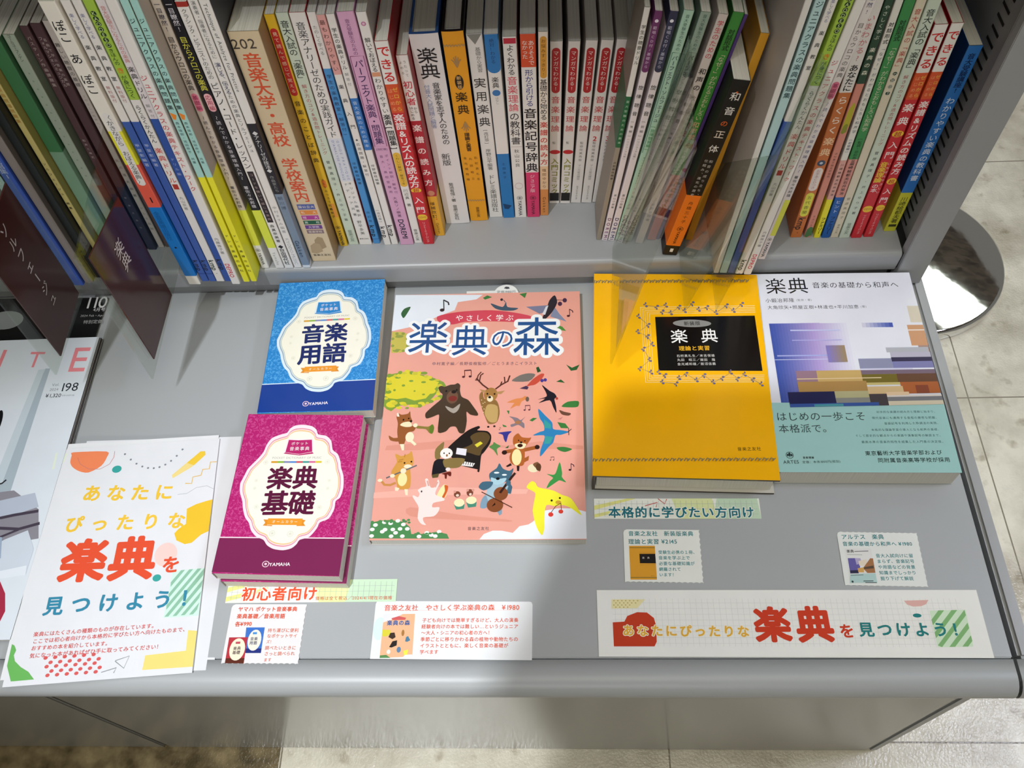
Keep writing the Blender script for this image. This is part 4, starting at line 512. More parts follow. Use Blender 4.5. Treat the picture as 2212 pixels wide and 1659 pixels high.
FLAT = {
 'forest': (-0.163,0.2668,0.01,-0.25,0,182,257,(('P','#e3e9f2',(0,257,87,255.2,80.7,249.6,70.1,247.9,62.6,246.7,59.9,236.9,51.6,233.2,43.2,229.4,28.8,222,17.5,217.7,0,213.4)),('P','#e9ecf3',(93,0.4,96.6,5.1,103.9,8.1,111.4,8,120.8,6,126.3,11.9,133.8,13.4,137.5,15.9,142.2,20.8,147.8,25.9,158.2,27.8,171.3,27.7,182,24.6,182,0.6)),('P','#dd9684',(6.8,88.9,73.5,94.8,113.5,87.6,143,91.7,181.2,86.8,181.2,83.5,133.2,84.1,83.8,88,34.2,84.1,5.7,84.5)),('P','#eeb0a2',(0,43.5,56.4,48.3,133.5,45.5,131.7,41.4,66.5,40.8,0,38.2)),('S','#dd9684',(32.6,29.7,77,22.3,115,18,116.9,16,67.7,18.3,33.2,21.5)),('P','#7d9a3a',(0.2,129.7,0,138.7,0,158.6,3.1,164.1,10.2,165.4,21.6,167.1,30.3,163.8,43.2,159.9,53.9,154.8,56.5,150.7,50.3,146,44.6,137.7,38.9,131.9,30.7,130.8,22.5,130.9,13.3,129.9,7.6,124.3,3.3,126.5)),('P','#d9cc35',(1.1,141,0,156.8,4.2,161.3,12.3,164.9,22.8,166.2,31.5,162.6,43.3,158.1,50.4,153.5,45.1,146.1,38.5,137.4,28.3,135.2,19.8,138.3,11.6,137,4.3,138)),('E','#d9cc35',7.2,131.4,4.96,3.32),('E','#d9cc35',43.1,145.1,4.15,2.89),('E','#7d9a3a',16.6,151.6,1.67,1.22),('E','#7d9a3a',23.5,156.4,2.1,1.1),('E','#7d9a3a',8.7,146.7,1.25,1.21),('E','#7d9a3a',36.1,141.6,1.45,0.96),('E','#7d9a3a',10.6,160.3,2.74,1.11),('E','#7d9a3a',35.2,154.9,2.3,1.1),('E','#7d9a3a',2.3,147.6,1.05,1.7),('E','#7d9a3a',27.5,145.4,1.04,0.84),('E','#d9cc35',34.7,132.4,3.09,1.42),('E','#d9cc35',17.2,132.4,3.51,1.66),('P','#c3b752',(0.5,212.7,10.5,212.1,17.1,209.2,18.8,204.3,17.3,194.3,7.3,188,1.7,188.4)),('E','#8f9a44',7.8,207.1,4.23,1.79),('E','#8f9a44',7.1,190.8,4.19,1.75),('P','#4f8a55',(0.1,1.7,0,15.7,7.8,17.6,16.3,18.1,27.9,16.5,34,11.4,35.5,5.4,45.8,5.4,57,7.3,65.6,5.3,67.7,1.1)),('E','#eef3ea',4.3,13.6,2.01,1.62),('E','#eef3ea',11.7,16.1,2.01,1.62),('E','#eef3ea',23.1,17.3,2,1.62),('E','#eef3ea',17.1,15.1,2,1.62),('E','#eef3ea',2,9.6,2,1.61),('E','#eef3ea',10.7,7.6,1.99,1.6),('E','#eef3ea',12.9,9.4,2,1.61),('E','#eef3ea',19.5,9.5,1.99,1.61),('E','#eef3ea',25.6,10,1.99,1.6),('E','#eef3ea',28.1,14,2,1.61),('E','#eef3ea',31.8,10,1.99,1.6),('E','#eef3ea',2,3.8,1.99,1.6),('E','#eef3ea',18.6,3.5,1.99,1.59),('E','#eef3ea',28.1,3.5,1.98,1.59),('E','#eef3ea',22.1,6.5,1.99,1.6),('E','#eef3ea',42.2,3.2,1.98,1.59),('E','#eef3ea',48.6,6.4,1.98,1.59),('E','#eef3ea',52.5,4.4,1.98,1.59),('E','#eef3ea',58.9,7.3,1.98,1.59),('E','#eef3ea',55.9,3.4,1.97,1.58),('E','#d9cc35',51.1,146.8,1.87,1.69),('E','#7d9a3a',55.3,144.8,3,2.16),('E','#c9c03a',49.3,143.6,1.45,1.92),('E','#d9cc35',49.6,141.7,2.17,1.44),('E','#7d9a3a',52.1,138.6,2.99,2.03),('E','#c9c03a',49.1,137,2.99,1.78),('E','#d9cc35',45.7,135.8,1.86,1.43),('E','#7d9a3a',42.9,134,3.09,1.78),('E','#c9c03a',40.3,132.2,1.65,1.3),('E','#d9cc35',36.9,130.7,1.54,1.54),('E','#7d9a3a',33.4,129.5,2.26,1.89),('E','#c9c03a',29.5,129.3,2.68,1.77),('E','#d9cc35',26,129.6,2.88,1.3),('E','#7d9a3a',22,127.3,1.75,1.06),('E','#c9c03a',19.6,130.7,2.06,1.54),('E','#d9cc35',14.4,127.8,2.78,1.53),('E','#7d9a3a',12.7,131.1,2.69,2.13),('E','#c9c03a',10.1,132.8,2.79,2.14),('E','#d9cc35',8.1,134.9,2.49,1.07),('E','#7d9a3a',2.7,135.4,1.97,1.67),('E','#c9c03a',1.8,137.9,1.77,1.44),('E','#d9cc35',2.3,141.5,2.29,1.57),('E','#7d9a3a',3,144.8,3.03,1.93),('E','#c9c03a',2.3,147.6,1.67,1.82),('E','#7d9a3a',2.8,153.7,2.84,1.22),('E','#c9c03a',3.8,155.6,1.58,1.84),('E','#d9cc35',2.5,159.8,2.53,2.1),('E','#7d9a3a',2.4,162.7,2.32,2.1),('E','#c9c03a',7.9,162.3,1.58,1.61),('E','#d9cc35',11.5,162.6,1.79,2.22),('E','#7d9a3a',12.4,165.8,2.11,1.86),('E','#c9c03a',16.3,165.2,2.32,1.36),('E','#d9cc35',19,167.1,2.54,1.74),('E','#7d9a3a',23.2,165.3,1.9,1.86),('E','#c9c03a',26.7,164.6,3.16,1.85),('E','#d9cc35',30.6,164.8,1.79,2.22),('E','#7d9a3a',35,164.7,3.16,1.61),('E','#c9c03a',37.3,161.1,2.2,1.6),('E','#d9cc35',40.5,159.6,2.31,2.08),('E','#7d9a3a',42.8,157.5,2.51,1.1),('E','#c9c03a',47.7,156.8,2.51,1.1),('E','#d9cc35',47.8,154.1,1.88,1.1),('E','#7d9a3a',51.1,152.6,2.5,1.94),('E','#c9c03a',50.7,150.4,2.6,2.18),('E','#d9cc35',53.8,148.8,3.01,1.09),('E','#c3b752',17.3,199.9,1.68,1.52),('E','#8f9a44',17,195.9,1.68,1.51),('E','#c3b752',15.6,192.5,1.68,1.5),('E','#8f9a44',13.2,190.3,1.67,1.5),('E','#c3b752',10.3,189.5,1.67,1.5),('E','#8f9a44',7.2,190.4,1.68,1.5),('E','#c3b752',4.4,192.7,1.68,1.5),('E','#8f9a44',2.4,196.2,1.68,1.51),('E','#c3b752',1.7,200.3,1.69,1.52),('E','#8f9a44',1.7,204.4,1.69,1.53),('E','#c3b752',3,208,1.7,1.53),('E','#8f9a44',5.5,210.2,1.7,1.54),('E','#c3b752',8.5,210.9,1.7,1.54),('E','#8f9a44',11.5,210.1,1.7,1.54),('E','#c3b752',14.4,207.7,1.69,1.53),('E','#8f9a44',16.3,204.1,1.69,1.52),('E','#4f8a55',27.9,17.9,1.34,1.01),('E','#4f8a55',32.2,18,1.34,1.01),('E','#4f8a55',17.3,17.3,1.34,1.02),('E','#4f8a55',29.9,16.6,1.33,1.01),('E','#4f8a55',13.8,16.3,1.34,1.01),('E','#4f8a55',28.5,17,1.33,1.01),('E','#4f8a55',7.8,17,1.34,1.02),('E','#4f8a55',8.2,17.1,1.34,1.02),('E','#4f8a55',17.4,16.2,1.34,1.01),('E','#4f8a55',12.1,17.2,1.34,1.02),('E','#4f8a55',17.6,17.8,1.34,1.02),('E','#4f8a55',1.3,16.4,1.34,1.02),('E','#4f8a55',32.8,15.7,1.33,1.01),('E','#4f8a55',41.8,5.5,1.32,0.8),('E','#4f8a55',59.6,5.6,1.32,0.79),('E','#4f8a55',48.4,5.7,1.32,0.8),('E','#4f8a55',51.2,5.9,1.32,0.8),('E','#4f8a55',56.4,6,1.32,0.8),('E','#4f8a55',40.4,5.4,1.32,0.8),('E','#4f8a55',51.5,5.7,1.32,0.8),('E','#4f8a55',56.6,5.8,1.32,0.79),('E','#4f8a55',39.2,5.4,1.32,0.8),('E','#4f8a55',46,5,1.32,0.8),('E','#4f8a55',48.5,5.7,1.32,0.8),('E','#4f8a55',41.2,6.3,1.32,0.8),('E','#4f8a55',61,5.7,1.32,0.79),('S','#463729',(52,101.8,52.1,117.9,50.9,120,46,117.7,40.5,116.2,39.4,121.5,45.3,128.5,53,136.4,53.7,141.4,51.3,143.8,49.5,148.6,52.1,150.5,55.3,149.5,60.4,151.5,64.5,151.8,67.3,153.2,69.7,150.7,69.6,145.6,71.6,138.5,77.7,135,82,129.1,87.2,120.8,86.5,118.3,80.4,119.5,76.7,122.6,77.4,112.9,75.8,101.3,71.2,101,67.9,107.1,62.8,107.1,59,102.6)),('S','#a89e92',(57,128.9,61.7,127,64.8,126.4,70.5,131.1,69.2,124.6,65.1,121.2,59.8,124.5)),('E','#6b4d3a',63,138.2,5.35,6.88),('E','#7a2c26',63.4,136.7,3.91,2.85),('E','#17110e',64.1,143.8,2.27,1.8),('E','#120d0b',57.1,144.7,0.93,1.08),('E','#120d0b',66.7,145.7,0.93,1.08),('S','#8f6a3c',(87.9,140.8,90.7,144.1,92.5,136,102.2,135.2,105.7,129.7,106.9,120.5,105.1,112.5,101.9,110,96.9,110.1,93.7,117.3,90.8,125.4,88.1,134.9)),('S','#bf9f64',(95.8,130,104.7,128.1,104.9,113.7,101.9,111.2,97.3,112.6,93.3,120.7)),('E','#a57842',98.2,140.6,6.36,7.35),('P','#b58c5c',(87.7,146.3,92.7,145.3,94,142.1,90.2,143.1)),('P','#b58c5c',(103.3,143.2,111.2,144.6,107.7,140.8,103.6,141.1)),('E','#eadcbc',97.7,136.1,2.76,3.31),('E','#1c120e',97.3,137.7,1.33,1.3),('E','#1c120e',95.1,141.3,0.82,0.95),('E','#1c120e',101.7,141.1,0.82,0.95),('E','#2a1a14',97,106.9,1.1,1.02),('E','#2a1a14',102.5,107.4,1.1,1.02),('E','#e3d2a6',90,134.8,0.51,0.47),('E','#e3d2a6',91.5,131.3,0.51,0.47),('E','#e3d2a6',90.7,127.8,0.51,0.47),('E','#e3d2a6',92.6,125.4,0.51,0.47),('E','#e3d2a6',93.1,132.4,0.51,0.47),('E','#e3d2a6',92.1,121.9,0.51,0.46),('L','#5a3028',1.44,(95.8,146.4,90.4,150.9,84.2,158.3)),('L','#5a3028',1.14,(87.2,153.8,88.2,161.3,90.8,163.5)),('L','#5a3028',1.14,(85.9,156.2,83.2,156.3)),('L','#5a3028',1.04,(85,157.1,85.9,161.4,88.7,165)),('L','#5a3028',1.44,(102.4,146.3,107.8,151,113.6,154.5,115.4,160.8)),('L','#5a3028',1.13,(107,150.7,108.1,154.3)),('L','#5a3028',1.14,(111,152.9,110.3,159.4)),('S','#96592f',(13,118.4,13.9,122.5,17.4,120.5,23.2,121.5,25.1,124.1,26.1,118.2,27.9,113.6,26.2,109.9,31.5,107.6,29.8,103.3,24.8,102,23.5,95.4,21.8,89.6,17.7,90.8,15.1,102.3,14.9,111.5)),('S','#ece2bc',(17.1,109.7,19.9,112.5,25.9,113,27.8,108.4,22.3,107.7)),('E','#efe6c4',26.8,97.4,3.83,5.08),('P','#efe6c4',(18.5,90.4,22.3,90.4,22.8,84.3,20.9,84.1)),('P','#efe6c4',(28.4,95.4,33.6,90.2,31.9,88.6,27.6,92.6)),('S','#96592f',(7.7,99.2,12.1,96.7,17.7,96.8,17,93,9.8,94.2)),('E','#14100e',26.7,113.6,1.22,1.04),('E','#14100e',19.7,115.2,0.82,0.93),('E','#14100e',24.4,116.5,0.72,0.81),('P','#efe6d8',(13.1,121.9,14.4,122.7,15.8,118.4,13.4,118.7)),('S','#8a7a3a',(32.4,108.7,42.6,107.6,46.5,110.1,48.3,106.4,47.1,100.5,44,101.4,40.7,105.2,32.6,106)),('E','#5f7a2c',46,105.1,2.02,4.56),('E','#efe6c4',31.1,109.2,2.03,2.07),('S','#d59a48',(15.1,80.1,17.6,80.1,20.9,78.5,27.5,80.9,29.5,83.5,31.9,75.3,32,69.9,29.9,66.4,30.9,58,31.1,48.5,27.4,46.2,20.5,47.3,17.8,55.8,13.1,62.3,15.6,68.7,17.4,73.3)),('E','#efe2a4',23.7,55.8,4.12,6.4),('P','#efe2c4',(17.9,48.6,21.9,47.5,20.7,44.9,18.2,45.2)),('P','#efe2c4',(26.2,46.6,29.3,46.4,29.6,40.6,27.6,41.1)),('L','#c98c4c',2.16,(5.1,54.9,8.4,50.8,13.5,50.5,18.2,52.6)),('E','#efe2c4',4.1,55.1,2.16,1.5),('E','#171210',24.3,71.7,0.79,0.88),('E','#171210',30.3,72.9,0.79,0.88),('E','#efe2c4',27.5,68.3,3.56,1.96),('L','#b57a34',0.8,(19.1,74.4,23,75.4)),('L','#b57a34',0.79,(18.3,72.7,22.2,73.3)),('L','#b57a34',0.8,(23.8,77.4,24.1,80.4)),('L','#66666c',1.28,(9.3,57.2,35.4,69.2)),('E','#efe2c4',23.9,64,2.56,2.6),('E','#efe2c4',14.7,59.3,2.17,1.72),('S','#efe3a8',(54,36.6,56.6,45.1,60.3,50.5,63.7,49,62.9,39.8,59.2,36.5)),('S','#cf5f2a',(60.9,50.1,64.1,49,63.6,44,61.1,37.6,59.3,38.3,61.6,44.5)),('S','#f3dfda',(38.1,45.3,40.9,47.9,45.2,49.2,43.6,55.6,46.1,56,48.8,48.3,52.7,48.3,55,55.5,56.4,51.4,53.9,45.1,53.9,40.9,60.9,38,61.2,35.5,52.5,33.5,51.8,29.4,57.7,29.5,57,25.2,53.3,21.2,44.8,20.2,45.2,16.4,47.4,13.4,43.3,14.4,39.9,19.5,39.9,29.5,37,34.6,34.2,39,34.6,40.7,38.6,39,39.9,42.1)),('E','#2a1c24',41.4,44.2,0.68,0.95),('P','#dba79c',(44.9,54.2,46.4,54.5,48,49.4,46.6,49.2)),('P','#dba79c',(54.3,53.3,55.5,53,53.5,47.8,52.3,48.1)),('S','#211b1a',(61.1,84.7,69.5,94.6,79.1,103.5,88,107.7,89.6,105.9,87.3,103.4,96.2,102.4,99.9,97.8,99.2,90,93.9,81,91.7,77.7,90.7,62.6,88.7,63.3,88.6,64.8,73.8,68.8,67.6,74.7,64.4,78)),('S','#5c482a',(81.2,96.9,87.2,101.1,95.2,101,99,96.5,96.6,89.8,92,83.5,90.1,78,80.1,81.2,72,83.7,83.7,90)),('P','#d8cc3c',(85.5,88.8,90.5,92.1,92.8,90.1,87.8,86.2)),('P','#ece8e6',(74.3,73,86.6,70.6,84.6,67.2,73.6,68.8)),('P','#e6e2ea',(69.9,85.9,78.7,84.7,78.2,78.1,69.3,79.8)),('L','#211b1a',0.59,(75,72.9,74.5,70)),('L','#211b1a',0.59,(77,72.6,76.5,69.6)),('L','#211b1a',0.59,(79,72.2,78.5,69.3)),('L','#211b1a',0.59,(81,71.9,80.4,68.9)),('L','#211b1a',0.59,(83,71.5,82.4,68.6)),('L','#211b1a',0.59,(84.9,71.2,84.4,68.3)),('S','#857040',(50.9,85,57.8,92.3,57.8,85.8,54.9,74.9,51.1,76)),('S','#1d1b21',(50.4,72.4,55.9,75.3,64.9,72.8,63.4,63.9,55.8,60.8,50.9,57.6,49.2,59.8)),('E','#efe8e2',60.9,80.5,5.55,5.28),('S','#857040',(58.5,74,67.5,76,77.6,74.8,73.1,67.1,65.1,66.1,60.1,67.2)),('E','#ecdcd8',63.2,65,2.16,1.73),('E','#1a1512',58.8,80.7,0.69,0.77),('E','#1a1512',63.5,80.5,0.69,0.77),('E','#8a5a2c',61.4,78.5,0.79,1.32),('S','#6a241c',(57.8,60.8,65.5,62.8,66.1,58.6,64.5,58.6,62.7,60.1,62.3,56,60.9,56.5,60.4,59.7)),('P','#5f5230',(49.2,59.8,55.6,61.2,54.8,57.3,50,56.8)),('L','#a55a2a',3.54,(120.9,83.1,112.6,81.6)),('L','#a55a2a',3.54,(128.3,83,141.1,86)),('P','#a55a2a',(127.9,74.3,133.8,77.7,133.3,73.2,128.5,70.5)),('S','#b0602c',(120.4,85.3,129.3,85.2,129.6,70,125.6,67.6,118.7,69.8,116.6,76.6)),('E','#efe0a4',123,76.3,4.31,8.02),('S','#b0602c',(119.8,96.2,123.9,100,127.2,96.1,133.1,95.2,135.7,95.4,132.4,89.4,129.3,85,123.4,85.1,119.6,89.5)),('S','#efe0b4',(120.9,88.6,125.3,90.3,131.2,89.1,128.8,84.7,123.4,84.7)),('E','#2c1815',112.1,81,2.36,2.19),('E','#2c1815',140.9,86,2.16,2.2),('E','#3a1410',125.8,87.7,2.37,1.77),('E','#14100e',126.7,90.8,1.09,1),('E','#14100e',124.4,92.8,0.59,0.67),('E','#14100e',130,92.3,0.59,0.67),('P','#2c1815',(117.7,70.6,118.9,68.4,114.9,66.7,113.7,67.7)),('P','#2c1815',(123.1,67.9,125.6,67.8,125.2,62.7,123.5,63)),('S','#a4bfcc',(99.8,51,114.2,51.1,118.5,41.5,109.7,40.3,105.1,32.1,96.5,34.2,97.4,42.5)),('S','#43667a',(99.5,60.4,105.7,65.7,108,70.4,111.2,65.2,116.9,63,120.4,65.5,118.2,57,114.2,52.8,106.5,50.8,100.7,54)),('S','#a9cbd8',(101.1,56.8,106.6,55.2,114.3,56.2,112.5,52,106.6,49.7,101.7,51.9)),('E','#e6eef0',105.8,61.3,2.33,0.85),('E','#e6eef0',112.6,59.2,2.13,0.85),('S','#43667a',(90.6,47.8,93.9,52.7,102.8,52.6,101,47.7,95.2,44.6)),('P','#43667a',(117.3,51.9,119.7,47.7,118.5,41.3,114.4,42.3)),('S','#7f9cb0',(93.7,36.5,97.2,40.4,99.6,32.1,96.9,28.2,92.5,29.1)),('P','#7f9cb0',(106.7,26.1,111.2,27.1,111.3,23.1,109.2,21.6)),('E','#12141a',107,55.6,1.64,1.27),('E','#844b2c',109.9,41.5,6.13,6.21),('E','#844b2c',105.2,31,7.04,6.53),('L','#38201a',2.11,(109.2,42.1,119,57,122,60.9)),('L','#4a2418',0.77,(93.3,43.2,119.9,28.6)),('P','#2a1812',(102.4,29.4,105.1,33.3,105.6,31.2)),('E','#43667a',116.2,51.4,2.12,2.73),('P','#498a74',(70,32,79.2,32,78.8,27.9,72.2,27.2)),('P','#498a74',(80.4,34.3,89.4,34.2,89,29.8,82.4,28.9)),('E','#efe5b8',74.5,33.5,4.5,3.71),('E','#efe5b8',84.8,35.7,4.59,3.51),('E','#7a4432',72.4,41.3,2.89,2.92),('E','#7a4432',83.3,42.8,2.89,3.33),('E','#e8cfc0',72.7,40.3,1.35,1.25),('E','#e8cfc0',83.8,41.2,1.15,1.25),('E','#d89a8a',70.2,43.7,1.16,1.26),('E','#d89a8a',81.2,45.1,1.16,1.26),('E','#d89a8a',86,45.1,1.16,1.26),('E','#e8dcb8',137.7,65.6,5.04,4.06),('S','#7a5232',(137.2,69.3,141.6,71.4,144.2,65.5,143.1,62.3,140.3,65)),('E','#5a3a24',142.1,66.6,2.33,3.64),('S','#c64f3e',(130.5,148.2,136.8,156.5,144,162.1,147.3,161.5,144.2,155.4,138.8,150.5,133.7,149.4)),('S','#77706a',(117.2,154.7,124.3,160.7,132.6,162.9,139,161.4,132.7,154.2)),('P','#4a3450',(124.5,146.6,130.6,149.4,132.9,147.7,131.7,145.3)),('E','#4a3c8a',145.2,154.7,1.54,1.81),('E','#4a3c8a',148.1,155.4,1.54,1.81),('P','#24502c',(139.6,169,141.9,170.1,144.2,164.9,140.9,163.4)),('S','#232029',(145,150.1,152.1,143.6,156.4,140.9,158.4,137.1,156.4,134.7,157.7,127.9,158.1,120.3,155.1,126.6,152.1,133.6,142,130.7,148,135.4,141.2,134.6,149.3,137.7,148.1,143.4)),('E','#b5453c',158.6,135.4,1.22,1.41),('S','#dc8850',(113.3,131.9,120.6,135.5,126.7,136.6,129.9,138.5,132,135.8,126.7,132.8,124.8,128.2,121.7,128.2,116.5,125.3,118.9,129.7,119.6,131.3)),('E','#6a5a50',131.8,135.1,1.63,2.59),('S','#2f80b4',(141.8,124.9,148.2,117.6,154.2,110.5,155.1,103.9,161.9,102.7,169,100.8,161.8,97.9,157.1,97.5,155,90.2,150.9,85.9,143.8,76.7,143.8,82.9,147.2,93.9,146.6,97.7,137.1,97.6,143,101.1,147.2,102.8,146.2,109.7,143,115.4)),('P','#3b9a98',(147,114,153.2,108.2,153.1,104.3,147,105.1)),('P','#3b9a98',(148.2,97,155.1,95.8,152.1,89.2,147,89.2)),('L','#2a2026',0.59,(168.8,104.8,168.9,97.5)),('L','#2a2026',0.59,(167.8,100.3,171.3,103.7)),('S','#85767e',(115.6,117.5,122.9,115.7,126,113.4,130.1,116.7,127,112.2,129.2,109.9,129.1,104.9,124,108.6,118.1,106.4,117,108.9,121,110.5,118.9,114.6)),('E','#a8744c',123.5,111.1,2.61,1.83),('S','#37378a',(106,100.5,111.2,101.6,118.1,102.1,115.2,98.5,113.4,91.2,111.3,94.3,110.2,98.6)),('S','#578848',(98.5,86.5,101.6,88.9,102.5,91.3,105.1,89.4,108.7,87.1,105.3,84.2,106.4,77.6,102.7,83.1)),('S','#3c8e46',(149.2,59.9,154.6,59,157.1,61.1,160.5,71.2,162.5,61,162.3,56.8,165.9,51.7,160.3,53.7,156.5,51.4,149,46.2,151.7,52.7,154.6,56.2)),('S','#f0e83c',(131.8,47.4,135.9,53,139.4,51.7,142.1,47.3,154.5,44.3,162.1,40.1,169.6,36.9,176.9,24.7,177.9,21.4,168.5,28.6,162,30.8,156.3,29.7,148.8,30.7,147.1,19.8,147,9.8,145,3.7,140.3,11.7,137.3,25.9,139.5,40.3,137.8,43.4)),('E','#1c1712',153.3,35,0.95,1.03),('E','#1c1712',160.3,37.2,0.85,0.93),('E','#d0a238',159,33.3,2.46,1.74),('L','#5a3a20',0.56,(152.5,23.6,156.8,29.9,161.1,32.4)),('L','#5a3a20',0.56,(161.5,26.3,161.1,32.4)),('E','#dc4236',152.5,22.2,2.16,2.01),('E','#dc4236',161,24.8,2.06,1.82),('S','#6a4638',(160.6,123.2,165.1,121.4,171.1,119.6,169,117.3,163,118.6)),('P','#c88078',(159,113.8,164,116.3,162,113.4)),('P','#787a96',(129.6,239.4,151.4,240.8,146.1,231.9,142.8,230.7)),('P','#8088a4',(157.3,238.7,161.7,230.5,168.7,220.8,153,227.2)),('S','#25212b',(157.6,252.7,159.9,243.6,154.5,231.7,148.2,224.1,143.6,221.6,149.1,234.7,152.3,246.5)),('P','#d4d6de',(148.9,239.2,151.4,240.5,148.2,229.3,145.3,230)),('L','#4a3434',0.64,(159.7,246.9,166.1,246.4)),('E','#472846',167.3,246.3,2.12,2.64),('E','#472846',162.6,242.2,2.11,2.63),('S','#3a5266',(95,244.5,106.7,239.7,109.9,245.9,111.6,239.6,122,238,117.4,235.2,106.8,235.5,99.3,238.3)),('E','#25212b',105.6,248.7,1.39,1.6),('L','#3a5266',0.75,(109.2,245.6,107.5,248.2)),('S','#2f5f33',(7.4,233.9,10.1,239.9,16.1,242.2,14.5,236.7,10.4,228.6)),('P','#3c7a3c',(87.1,251.3,91.3,254.3,96.1,251.9,89.3,249.1)),('P','#3c7a3c',(122.9,255.2,130.3,256.6,128.4,250)),('P','#4c8a3c',(158.2,217.7,164.6,215,168.1,209.9,160.4,211.3)),('S','#3c7a3c',(162.7,126.9,168.3,131.8,178.1,132.3,177.4,126.5,170.2,125.9)),('P','#2f5f33',(167.6,171.9,172.9,168.3,180,171.6,177.2,165.8,171.9,164.9)),('P','#2f5f33',(158.1,153.3,162.5,155.7,166.3,151.9)),('P','#3c7a3c',(158.8,110.8,165.9,109.4,169,104.4,161.9,104.7)),('S','#3c7a3c',(158.1,85.4,164.6,85.9,171.6,83.6,165.5,80.9,160.2,82.5)),('P','#3c7a3c',(133.8,113,137,115.5,140.8,115.2,136.5,111.8)),('P','#2f5f33',(112.5,85.4,115.9,88.1,115.3,85.2)),('P','#3c7a3c',(113.2,123.4,115.7,123.3,115.3,119.3)),('P','#3c7a3c',(109.5,109.2,113,107.8,113.6,106.5,110.6,106.7)),('E','#2a2028',47.6,237.4,2.32,1.96),('L','#2a2028',1.01,(49.4,237.4,48.3,250)),('L','#2a2028',1.46,(48.3,249.6,53.1,246.6,53.9,243.3)),('E','#4a1f28',72.2,160.1,1.42,1.14),('L','#4a1f28',0.62,(73.4,160.1,72.8,167.4)),('E','#4a1f28',78.4,160.4,1.42,1.14),('L','#4a1f28',0.62,(79.5,160.4,79,167.5)),('L','#4a1f28',1.25,(72.8,167,79,167.3)),('E','#5a2838',129.4,123.7,0.97,0.77),('L','#5a2838',0.42,(130.2,123.7,129.9,128.6)),('E','#5a2838',133.6,123.9,0.97,0.77),('L','#5a2838',0.42,(134.4,123.9,134.2,128.7)),('L','#5a2838',0.85,(129.9,128.3,134.2,128.5)),('E','#4a1f28',170.5,227.5,1.51,1.28),('L','#4a1f28',0.66,(171.8,227.4,171.6,235.6)),('L','#4a1f28',0.95,(171.6,235.4,174.6,233.4,174.9,231.3)),('E','#4a1f28',152.5,73.2,0.62,0.48),('L','#4a1f28',0.27,(153,73.2,152.9,76.2)),('E','#4a1f28',155.2,73.3,0.62,0.48),('L','#4a1f28',0.27,(155.7,73.3,155.6,76.3)),('L','#4a1f28',0.55,(152.9,76,155.6,76.2)),('E','#4a1f28',169.3,63.6,1.23,0.94),('L','#4a1f28',0.54,(170.3,63.6,170.2,69.6)),('L','#4a1f28',0.77,(170.2,69.5,172.6,68.1,172.9,66.5)),('E','#4a1f28',107.1,103.9,0.48,0.37),('L','#4a1f28',0.21,(107.5,103.9,107.4,106.3)),('L','#4a1f28',0.3,(107.4,106.3,108.3,105.7,108.5,105.1)),('S','#cf4558',(43.2,229.7,59,234,74.9,235.7,96.1,236,117.4,232.9,136.7,227,133.6,219.3,117.6,221.5,91.3,222.9,70.2,222.6,59.7,220,47,221.1)),('T','#f6ecec','やさしく学ぶ',60.2,227.5,118.8,226.6,0.8,1),('T','#f1f3f4','楽',15.2,206.3,57.3,206,0.95,5),('T','#f1f3f4','典',57.1,201,95.7,200.8,0.95,5),('T','#f1f3f4','の',95.1,202.7,120,202.4,0.95,5),('T','#f1f3f4','森',115.8,204.7,164.5,204.3,0.95,5),('T','#1d4f8c','楽',15.2,206.3,57.3,206,0.95,1),('T','#1d4f8c','典',57.1,201,95.7,200.8,0.95,1),('T','#1d4f8c','の',95.1,202.7,120,202.4,0.95,1),('T','#1d4f8c','森',115.8,204.7,164.5,204.3,0.95,1),('T','#3a3050','中村寛子編／長野俊樹監修／ごとうまきこイラスト',41.5,175.2,141,173.8,0.92,0),('T','#4a3a48','音楽之友社',82.5,10,101.1,10.1,0.9,1))),
